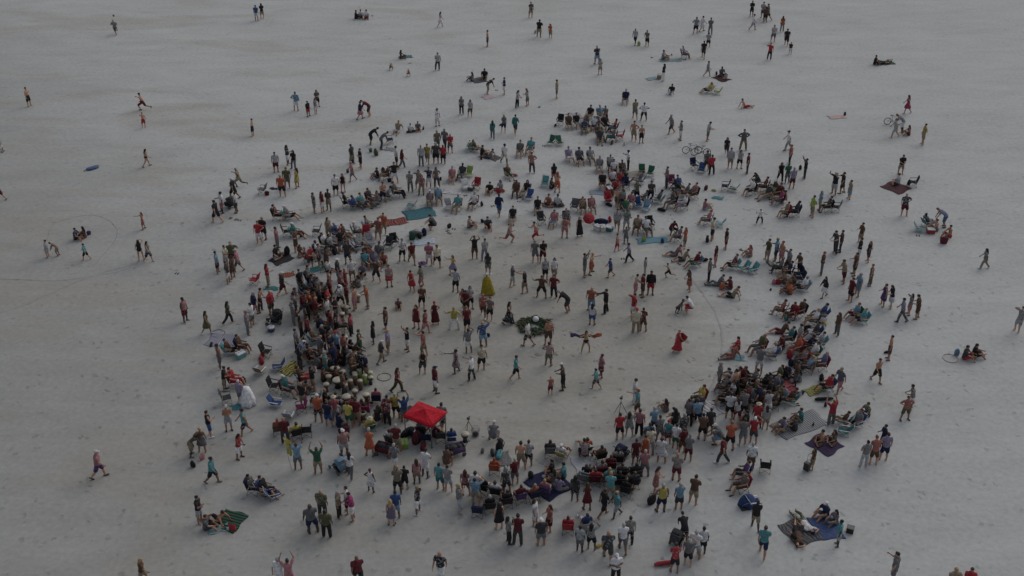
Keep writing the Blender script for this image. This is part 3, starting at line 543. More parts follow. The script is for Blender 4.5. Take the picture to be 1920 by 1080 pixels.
-15.37 -13.70 n -109 0.977 F 1.08 bn ^rd wh bkL dg|person in red tank top, white shorts, standing, on open sand, near left side
-16.50 -11.12 c -162 1.014 M 1.04 tn - lg hW bk|person shirtless in light grey shorts, arms crossed, on open sand, near left side
9.92 -13.87 n -13 0.988 M 1.05 tn gy mr gy -|person in grey shirt, maroon shorts, standing, on open sand, near right side
2.38 -2.12 q -186 1.057 M 1.07 tn - br bk dg|person shirtless in brown shorts, standing, in front of the green leaf wreath
17.40 -6.69 q -269 1.030 M 1.06 dk br gy br -|person in brown shirt, grey shorts, standing, on open sand, right side
23.83 3.92 q -260 1.004 M 1.29 lt lb lb gy -|person in light blue shirt, light blue shorts, standing, on open sand, right side
-8.28 -0.49 q -257 1.020 M 1.17 lt br dg bk -|person in brown shirt, charcoal shorts, standing, left part inside the ring
-3.48 -5.27 e -266 0.962 F 1.18 dk *mr - bk -|person in maroon dress, reaching out, near left part inside the ring
-7.34 -10.12 w -8 0.985 M 1.10 bn co gy bk dg|person in coral shirt, grey shorts, walking, left of the red canopy
6.91 -14.24 s 8 0.995 M 1.02 tn mr mr br wh|person in maroon shirt, maroon shorts, standing, in front of the navy stroller
-2.95 -0.59 s -153 1.063 M 1.07 lt mr bk or gy|person in maroon shirt, black shorts, standing, left part inside the ring
-17.27 1.41 w -64 1.018 M 1.20 lt nv pk gy dg|person in navy shirt, pink shorts, walking, in the ring's left crowd
8.49 -12.12 n 15 0.972 M 1.10 tn gy gy br gy|person in grey shirt, grey shorts, standing, in the ring's near right crowd
21.08 -12.94 q -265 0.997 M 1.03 bn nv dg bk -|person in navy shirt, charcoal shorts, standing, on open sand, near right side
-9.72 -3.12 c -78 0.993 F 1.18 lt *gn - br dg|person in green dress, arms crossed, left part inside the ring
-11.79 4.26 w -103 1.043 M 1.18 lt pk mr br -|person in pink shirt, maroon shorts, walking, in the ring's left crowd
5.13 6.56 u -101 1.044 M 1.05 tn gy gy bk -|person in grey shirt, grey shorts, arms raised, far right part inside the ring
22.49 -6.26 w -160 0.989 M 1.13 tn - bk bk gy|person shirtless in black shorts, walking, on open sand, right side
23.14 3.22 s -251 1.041 M 1.16 tn mr bk br -|person in maroon shirt, black shorts, standing, on open sand, right side
7.47 -13.87 s -13 0.986 F 1.03 lt *or - br gy|person in orange dress, standing, right of the navy stroller
-12.34 2.92 m -64 1.087 M 1.05 tn mr dg br -|person in maroon shirt, charcoal shorts, brown hair, in the ring's left crowd
2.04 3.76 d -194 0.994 M 1.16 tn br bk bk gy|person in brown shirt, black shorts, dancing, far part inside the ring
-2.51 -6.08 e -294 1.009 M 1.03 tn wh _bk gy -|person in white shirt, black trousers, reaching out, near left part inside the ring
-8.94 -15.32 w -3 0.942 F 1.10 tn wh _gy bkL -|person in white shirt, grey trousers, walking, on open sand, near left side
-13.71 -3.13 m -94 1.030 M 1.08 lt dg _bk bk -|person in charcoal shirt, black trousers, standing, in the ring's left crowd
23.82 -9.06 n -283 0.987 F 1.08 bn br /wh bk -|person in brown shirt, white skirt, standing, on open sand, right side
23.24 5.72 n -265 1.038 M 1.19 tn kh mr br -|person in khaki shirt, maroon shorts, standing, on open sand, right side
-9.84 -6.04 q -101 0.990 M 1.12 lt br dg br -|person in brown shirt, charcoal shorts, standing, behind the lime conga drums
-13.76 1.08 q -107 1.006 M 1.19 tn mr gy br -|person in maroon shirt, grey shorts, standing, in the ring's left crowd
7.35 -8.42 m -273 0.974 M 1.12 tn wh _wh br -|person in white shirt, white trousers, standing, in the ring's near right crowd
-21.76 0.68 s -113 1.025 M 1.14 dk ^rd mr bk -|person in red tank top, maroon shorts, standing, on open sand, left side
2.33 -4.48 m -21 0.989 M 1.14 bn co ol br gy|person in coral shirt, olive shorts, standing, near part inside the ring
9.56 4.17 s -186 1.023 M 1.19 bn =bk rd bk br|person in black long-sleeved top, red shorts, standing, far right part inside the ring
23.17 -10.11 h -174 0.950 M 1.14 tn co ol br dg|person in coral shirt, olive shorts, hands on hips, on open sand, near right side
-2.71 9.16 u -169 1.028 M 1.09 bn ^bk br br -|person in black tank top, brown shorts, arms raised, far part inside the ring
-13.27 -1.57 w -104 1.015 M 1.11 lt =mr bk bk gy|person in maroon long-sleeved top, black shorts, walking, in the ring's left crowd
-6.30 -0.16 s -201 0.995 F 1.18 lt *mr - bkL dg|person in maroon dress, standing, left part inside the ring
9.32 -12.82 s -18 0.972 M 1.04 tn wh gn bk -|person in white shirt, green shorts, standing, in the ring's near right crowd
-15.82 4.06 w -73 1.035 M 1.15 lt dg mr hW -|person in charcoal shirt, maroon shorts, walking, in the ring's left crowd
-12.60 4.33 s -71 1.022 M 1.18 lt - dg bk bk|person shirtless in charcoal shorts, standing, in the ring's left crowd
-6.70 -2.82 u -245 0.970 M 1.03 lt bk wh bk br|person in black shirt, white shorts, arms raised, left part inside the ring
-17.19 0.10 c -287 0.992 M 1.17 lt wh gy bk -|person in white shirt, grey shorts, arms crossed, in the ring's left crowd
-1.92 1.18 w -180 1.056 M 1.05 tn co br bd wh|person in coral shirt, brown shorts, walking, left part inside the ring
-22.61 14.76 w -291 1.056 M 1.25 lt bk bk bk -|person in black shirt, black shorts, black hair, on open sand, far left side
-17.30 -0.86 c -82 0.995 M 1.15 tn dg _gy pk -|person in charcoal shirt, grey trousers, arms crossed, in the ring's left crowd
-2.79 -3.09 o 11 1.037 M 1.03 bn bk wh br -|person in black shirt, white shorts, standing, near left part inside the ring
15.14 -9.63 q 13 0.965 M 1.09 tn wh wh br -|person in white shirt, white shorts, standing, on open sand, near right side
-6.30 5.10 d -285 0.967 M 1.19 lt ol pk bk -|person in olive shirt, pink shorts, dancing, far left part inside the ring
-14.46 0.27 m -65 1.022 M 1.10 bn gy _gy gy -|person in grey shirt, grey trousers, standing, in the ring's left crowd
8.11 1.10 o -244 1.052 M 1.05 lt rd wh bk -|person in red shirt, white shorts, standing, right part inside the ring
-12.22 5.92 s -81 1.017 M 1.20 tn dg lb hW -|person in charcoal shirt, light blue shorts, standing, in the ring's far left crowd
-13.14 1.32 m -100 1.043 M 1.07 tn mr mr br wh|person in maroon shirt, maroon shorts, standing, in the ring's left crowd
27.08 1.07 n -295 1.010 M 1.14 lt br br bk gy|person in brown shirt, brown shorts, standing, on open sand, right side
25.91 0.60 w -289 1.043 M 1.06 tn bu _dg bk dg|person in blue shirt, charcoal trousers, walking, on open sand, right side
-14.53 1.40 m -66 1.010 M 1.14 bn mr dg bk -|person in maroon shirt, charcoal shorts, black hair, in the ring's left crowd
8.86 -20.54 b 8 1.011 M 1.06 tn bk bk bk -|person in black shirt, black shorts, bending over, on open sand, near right side
-12.22 0.59 s -105 1.047 M 1.04 lt wh bk bk br|person in white shirt, black shorts, standing, in the ring's left crowd
-12.40 1.88 c -94 1.034 M 1.09 lt rd rd br -|person in red shirt, red shorts, arms crossed, in the ring's left crowd
-14.04 1.49 w -86 0.993 M 1.17 tn mr gy br br|person in maroon shirt, grey shorts, walking, in the ring's left crowd
23.62 9.91 n -250 1.069 M 1.13 lt dg _dg bk -|person in charcoal shirt, charcoal trousers, standing, on open sand, far right side
8.92 -12.37 s -23 0.929 F 1.11 tn tq /mr hR -|person in turquoise shirt, maroon skirt, standing, in the ring's near right crowd
-13.12 0.82 n -63 0.983 M 1.18 tn mr br bl bk|person in maroon shirt, brown shorts, blond hair, in the ring's left crowd
-7.64 -16.59 m -27 0.910 F 1.09 dk ^wh /wh mr -|person in white tank top, white skirt, standing, on open sand, near left side
-5.95 8.22 c -180 1.025 M 1.19 tn mg wh bk wh|person in magenta shirt, white shorts, arms crossed, far left part inside the ring
-18.34 19.17 q -9 1.060 M 1.27 lt or bk gy -|person in orange shirt, black shorts, standing, on open sand, far left side
-18.55 12.14 c -202 1.014 M 1.27 lt bk bk gy bk|person in black shirt, black shorts, arms crossed, on open sand, far left side
12.57 -16.47 t -254 1.015 M 1.20 lt br br br dg|person in brown shirt, brown shorts, seated, on open sand, near right side
-12.82 5.81 s -105 1.019 M 1.15 lt wh bk br -|person in white shirt, black shorts, standing, in the ring's far left crowd
23.90 -3.82 s -278 1.009 M 1.03 tn - br br gy|person shirtless in brown shorts, standing, on open sand, right side
19.09 8.84 q -291 1.036 M 1.15 bn =lb dg bl -|person in light blue long-sleeved top, charcoal shorts, standing, in the ring's far right crowd
-10.62 2.15 s -290 1.020 M 1.09 lt - pk bk -|person shirtless in pink shorts, standing, left part inside the ring
-5.37 8.04 w -157 0.987 M 1.25 tn cr bk br -|person in cream shirt, black shorts, walking, far left part inside the ring
15.91 -2.99 t -254 1.069 M 1.28 tn ol gy bd -|person in olive shirt, grey shorts, seated, in the ring's right crowd
14.76 -11.04 s -3 0.948 F 1.05 tn lg kh brL -|person in light grey shirt, khaki shorts, standing, on open sand, near right side
-12.96 -6.48 t -68 1.093 M 1.16 tn br rd br -|person in brown shirt, red shorts, seated, in the ring's near left crowd
0.23 -5.97 w -95 0.989 M 1.03 lt tq bk bk -|person in turquoise shirt, black shorts, walking, near part inside the ring
-3.88 4.45 m -13 1.059 M 1.03 tn lg bk bk gy|person in light grey shirt, black shorts, standing, far left part inside the ring
6.78 -15.55 t 9 1.023 M 1.17 bn bk bk bk -|person in black shirt, black shorts, seated, in front of the navy stroller
-17.53 -7.16 n -84 0.980 M 1.03 tn bk kh bk bk|person in black shirt, khaki shorts, standing, on open sand, left side
-9.51 5.86 d -204 1.002 M 1.06 lt br bk br -|person in brown shirt, black shorts, dancing, far left part inside the ring
25.24 2.61 q -262 0.970 F 1.19 tn *pu - br -|person in purple dress, standing, on open sand, right side
2.85 3.76 m -201 0.988 M 1.17 tn mr _bk bk -|person in maroon shirt, black trousers, standing, far right part inside the ring
14.93 11.97 m -286 1.048 M 1.15 tn cr bk bk -|person in cream shirt, black shorts, standing, in the ring's far right crowd
30.32 15.89 m -181 1.051 M 1.20 lt dg mr bd -|person in charcoal shirt, maroon shorts, standing, on open sand, far right side
-0.20 0.35 w -102 0.974 F 1.14 lt %bk - bkL bk|person in black long dress, walking, left of the green leaf wreath
-16.31 -8.53 q -21 0.967 M 1.03 lt lv gy wh -|person in lavender shirt, grey shorts, standing, on open sand, near left side
24.28 6.74 q -271 1.022 M 1.12 tn br dg bk bk|person in brown shirt, charcoal shorts, standing, on open sand, right side
-16.96 1.94 n -99 1.026 M 1.04 tn - _dg bk -|person shirtless in charcoal trousers, standing, in the ring's left crowd
4.19 -13.09 z 15 1.039 M 1.15 tn or kh br -|person in orange shirt, khaki shorts, seated, in the ring's near crowd
-5.54 -5.34 q -168 0.943 F 1.12 lt ^bk dg brL -|person in black tank top, charcoal shorts, standing, near left part inside the ring
8.59 -0.48 q -18 0.985 M 1.09 tn mr br br br|person in maroon shirt, brown shorts, standing, right part inside the ring
-9.80 2.37 n -255 1.033 M 1.03 tn ^or kh bl gy|person in orange tank top, khaki shorts, standing, left part inside the ring
-11.67 2.58 w -112 0.959 M 1.20 bn wh bk hW -|person in white shirt, black shorts, walking, in the ring's left crowd
-18.82 0.43 w -78 0.950 F 1.19 lt ol _bk bkL -|person in olive shirt, black trousers, walking, in the ring's left crowd
-5.84 -16.32 c -5 0.880 M 1.11 lt bk bk bk gy|child in black shirt, black shorts, arms crossed, on open sand, near side
-0.87 -17.01 t -13 0.991 M 1.20 tn wh bk br -|person in white shirt, black shorts, seated, on open sand, near side
19.40 8.45 s -247 1.016 M 1.15 tn - pk or gy|person shirtless in pink shorts, standing, in the ring's far right crowd
5.52 -5.68 m -257 0.917 F 1.17 bn pk /mr br -|person in pink shirt, maroon skirt, standing, near right part inside the ring
6.61 -16.25 t 14 1.001 M 1.18 lt dg bk br -|person in charcoal shirt, black shorts, seated, on open sand, near side
4.71 -3.01 d -166 0.942 F 1.04 lt ~yl .bk bkL -|person in yellow bikini top, black briefs, dancing, near right part inside the ring
9.46 -11.22 s 4 0.905 F 1.11 tn dg bk bkL br|person in charcoal shirt, black shorts, standing, in the ring's near right crowd
-3.07 1.74 n -205 1.018 M 1.04 tn mr bk bk -|person in maroon shirt, black shorts, standing, far left part inside the ring
-7.21 8.42 w -157 0.994 M 1.19 tn mr kh br gy|person in maroon shirt, khaki shorts, walking, far left part inside the ring
-13.37 -16.73 z -109 1.033 M 1.10 tn bk nv bk -|person in black shirt, navy shorts, black hair, beside one in light blue shirt
-18.76 11.36 m -188 1.047 M 1.11 lt rd wh br -|person in red shirt, white shorts, standing, on open sand, far left side
16.71 -8.46 z -284 1.042 M 1.20 tn br dg br -|person in brown shirt, charcoal shorts, seated, on open sand, near right side
3.87 -19.42 z 10 1.028 M 1.07 tn bu wh br wh|person in blue shirt, white shorts, seated, on open sand, near side
-6.39 25.38 s -175 1.049 M 1.32 lt dg bk gy -|person in charcoal shirt, black shorts, standing, on open sand, far side
-9.93 12.03 q -200 1.018 M 1.19 lt co kh br -|person in coral shirt, khaki shorts, standing, in the ring's far left crowd
15.64 -9.01 t -272 1.040 M 1.20 tn br br br -|person in brown shirt, brown shorts, seated, in the ring's near right crowd
-18.14 -13.47 b -76 0.961 F 1.19 dk ~bk kh brL gy|person in black bikini top, khaki shorts, bending over, on open sand, near left side
-13.11 2.34 o -80 0.987 M 1.11 tn dg bk br bk|person in charcoal shirt, black shorts, standing, in the ring's left crowd
-19.71 6.37 m -288 0.994 M 1.15 tn br br bk -|person in brown shirt, brown shorts, standing, on open sand, left side
0.87 4.31 e -291 0.996 M 1.06 tn bk kh gy -|person in black shirt, khaki shorts, reaching out, far part inside the ring
7.94 13.45 w -185 1.054 M 1.12 tn lg kh br -|person in light grey shirt, khaki shorts, walking, in the ring's far right crowd
4.53 -15.99 t -0 0.992 M 1.19 lt rd br br -|person in red shirt, brown shorts, seated, on open sand, near side
5.62 7.03 d -114 0.954 M 1.14 lt - or bl bk|person shirtless in orange shorts, dancing, far right part inside the ring
21.28 -0.94 s -251 0.939 F 1.17 tn br _gy brL -|person in brown shirt, grey trousers, long brown hair, on open sand, right side
-13.72 -7.53 t -113 1.066 M 1.15 lt tl dg hW br|person in teal shirt, charcoal shorts, seated, in the ring's near left crowd
-13.55 1.59 m -64 0.954 M 1.16 lt or mr or -|person in orange shirt, maroon shorts, standing, in the ring's left crowd
-19.97 -0.86 w -97 0.992 F 1.04 tn *ol - bkL wh|person in olive dress, walking, on open sand, left side
13.84 5.92 s -287 1.033 M 1.04 tn gy _bk br -|person in grey shirt, black trousers, standing, in the ring's far right crowd
12.81 -15.47 t -281 1.026 M 1.10 lt pu dg br -|person in purple shirt, charcoal shorts, seated, on open sand, near right side
2.22 8.52 n -166 1.049 M 1.04 tn bk mr bk -|person in black shirt, maroon shorts, standing, far part inside the ring
-11.19 2.47 q -70 0.986 M 1.09 tn mr br br bk|person in maroon shirt, brown shorts, brown hair, in the ring's left crowd
2.15 -13.53 t -1 1.014 M 1.16 tn dg bk bk -|person in charcoal shirt, black shorts, seated, in the ring's near crowd
5.25 -15.91 t 20 0.994 M 1.17 lt tq co bl -|person in turquoise shirt, coral shorts, seated, on open sand, near side
4.91 -15.28 t 15 0.993 M 1.18 lt mr dg bk -|person in maroon shirt, charcoal shorts, seated, in the ring's near crowd
8.99 3.89 c -259 0.988 M 1.10 tn mr dg bk bk|person in maroon shirt, charcoal shorts, arms crossed, far right part inside the ring
-11.85 8.40 m -175 1.025 M 1.09 tn dg bk bk bk|person in charcoal shirt, black shorts, standing, in the ring's far left crowd
-6.93 4.50 n -207 0.981 F 1.13 lt *rd - br -|person in red dress, standing, far left part inside the ring
25.10 8.94 m -286 1.026 M 1.09 tn bk wh bk -|person in black shirt, white shorts, standing, on open sand, right side
1.65 8.58 q -3 1.017 M 1.11 lt gy gy gy -|person in grey shirt, grey shorts, standing, far part inside the ring
-8.23 -4.23 w -64 0.968 M 1.03 tn dg kh hW dg|person in charcoal shirt, khaki shorts, walking, near left part inside the ring
25.69 2.40 n -275 0.985 F 1.08 lt bk /wh bkL -|person in black shirt, white skirt, standing, on open sand, right side
5.31 0.25 s -19 0.927 F 1.19 tn wh bu bkL bk|person in white shirt, blue shorts, standing, right part inside the ring
0.04 5.21 e -93 0.985 M 1.07 lt gy lg hW -|person in grey shirt, light grey shorts, reaching out, right of the yellow-cloaked dancer
21.97 6.89 m -283 1.026 M 1.06 tn br _gy or -|person in brown shirt, grey trousers, ginger hair, on open sand, right side
5.92 -14.28 t -0 1.011 M 1.14 bn br bk bk -|person in brown shirt, black shorts, seated, in front of the navy stroller
16.66 -18.50 g -244 1.035 M 1.19 tn nv gy hW -|person in navy shirt, grey shorts, sitting, behind the slate blue blanket
-1.46 0.82 o -194 0.995 M 1.04 lt br bk mr -|person in brown shirt, black shorts, standing, in the middle of the ring
-2.82 2.28 c -169 0.979 F 1.09 lt lg bk bkL gy|person in light grey shirt, black shorts, arms crossed, in front of the yellow-cloaked dancer
-6.08 2.37 q -173 0.976 M 1.09 lt br bk bk -|person in brown shirt, black shorts, standing, far left part inside the ring
-5.11 0.32 m -166 0.964 F 1.09 tn %mr - hR -|person in maroon long dress, standing, left part inside the ring
0.44 -17.42 t 18 1.033 M 1.04 lt mr dg br wh|person in maroon shirt, charcoal shorts, seated, on open sand, near side
-10.52 -0.99 s -104 0.922 M 1.17 dk rd _bk br -|person in red shirt, black trousers, standing, left part inside the ring
2.92 -19.80 t -7 0.977 M 1.13 bn rd rd br wh|person in red shirt, red shorts, seated, on open sand, near side
26.44 19.81 e -284 1.020 M 1.19 lt bk dg bk gy|person in black shirt, charcoal shorts, reaching out, on open sand, far right side
18.50 8.86 q -250 0.988 M 1.16 tn ol kh bk -|person in olive shirt, khaki shorts, standing, in the ring's far right crowd
-11.23 5.92 m -154 1.000 M 1.08 lt wh kh bk -|person in white shirt, khaki shorts, standing, in the ring's far left crowd
-8.56 5.21 s -165 0.956 F 1.17 tn co /rd br bk|person in coral shirt, red skirt, standing, far left part inside the ring
13.24 -10.25 w 9 0.923 F 1.03 tn wh mr brL -|person in white shirt, maroon shorts, walking, in the ring's near right crowd
6.20 -16.89 t -25 1.018 M 1.07 tn bk dg bk -|person in black shirt, charcoal shorts, black hair, beside one in charcoal shirt
-18.15 20.71 s -179 1.012 M 1.27 tn ol gy br -|person in olive shirt, grey shorts, standing, on open sand, far left side
4.96 -13.98 t 19 0.986 M 1.18 tn br dg bk bk|person in brown shirt, charcoal shorts, seated, left of the navy stroller
5.89 -16.24 t -10 1.003 M 1.10 bn bk dg bk wh|person in black shirt, charcoal shorts, black hair, beside one in turquoise shirt
-17.25 10.56 m -88 1.023 M 1.09 bn pk _gy bk gy|person in pink shirt, grey trousers, standing, in the ring's far left crowd
-19.52 7.31 w -272 1.021 M 1.05 lt pk gy hW br|person in pink shirt, grey shorts, walking, on open sand, left side
-17.08 -6.70 t -97 1.069 M 1.09 lt rd rd br wh|person in red shirt, red shorts, seated, on open sand, left side
5.47 -14.83 t 1 1.004 M 1.11 lt mr dg br dg|person in maroon shirt, charcoal shorts, seated, in front of the navy stroller
-6.90 -12.54 t -27 1.000 M 1.15 tn wh bk br wh|person in white shirt, black shorts, seated, left of the red canopy
-17.05 5.32 q -85 0.964 F 1.14 lt rd _kh brL -|person in red shirt, khaki trousers, standing, in the ring's left crowd
3.94 12.32 n -173 0.989 M 1.18 lt ^pk pk br gy|person in pink tank top, pink shorts, standing, in the ring's far crowd
15.99 -8.38 z -247 1.041 M 1.12 lt ol kh br -|person in olive shirt, khaki shorts, seated, in the ring's near right crowd
14.11 -6.53 t -256 1.030 M 1.18 tn mr br br -|person in maroon shirt, brown shorts, seated, in the ring's near right crowd
6.06 -15.54 t -6 1.005 M 1.10 lt dg bk br -|person in charcoal shirt, black shorts, seated, in front of the navy stroller
-1.99 8.91 n -152 1.023 M 1.05 lt lg _lv br -|person in light grey shirt, lavender trousers, standing, far part inside the ring
-0.29 -17.80 t 13 1.019 M 1.03 lt bk dg bk dg|person in black shirt, charcoal shorts, black hair, beside one in maroon shirt
-1.19 -18.19 t 11 1.014 M 1.03 tn bk dg gy -|person in black shirt, charcoal shorts, grey hair, on open sand, near side
19.86 28.02 h -171 1.080 M 1.19 lt =bk _kh bk -|person in black long-sleeved top, khaki trousers, hands on hips, on open sand, far right side
-22.11 18.87 w -286 0.990 M 1.27 tn bk bk hW dg|person in black shirt, black shorts, white cap, on open sand, far left side
14.82 -6.63 t -295 1.014 M 1.20 lt gy bk br br|person in grey shirt, black shorts, seated, in the ring's near right crowd
-12.44 -11.90 t 27 1.000 M 1.15 tn yl bk br -|person in yellow shirt, black shorts, seated, on open sand, near left side
20.13 -10.74 z -244 1.030 M 1.10 lt gy bk br -|person in grey shirt, black shorts, seated, on open sand, near right side
-22.51 16.36 q -242 1.004 M 1.19 dk wh pk bk br|person in white shirt, pink shorts, standing, on open sand, far left side
-20.47 7.78 q -111 1.022 M 1.02 tn cr lg bk -|person in cream shirt, light grey shorts, standing, on open sand, left side
-14.08 -16.66 t -98 0.994 M 1.09 tn bk nv bk dg|person in black shirt, navy shorts, black hair, beside one in turquoise long-sleeved top
1.80 -16.92 t -15 1.021 M 1.02 lt pk bk bl gy|person in pink shirt, black shorts, seated, on open sand, near side
-7.91 8.89 q -167 0.986 M 1.11 lt wh bk hG gy|person in white shirt, black shorts, standing, far left part inside the ring'''
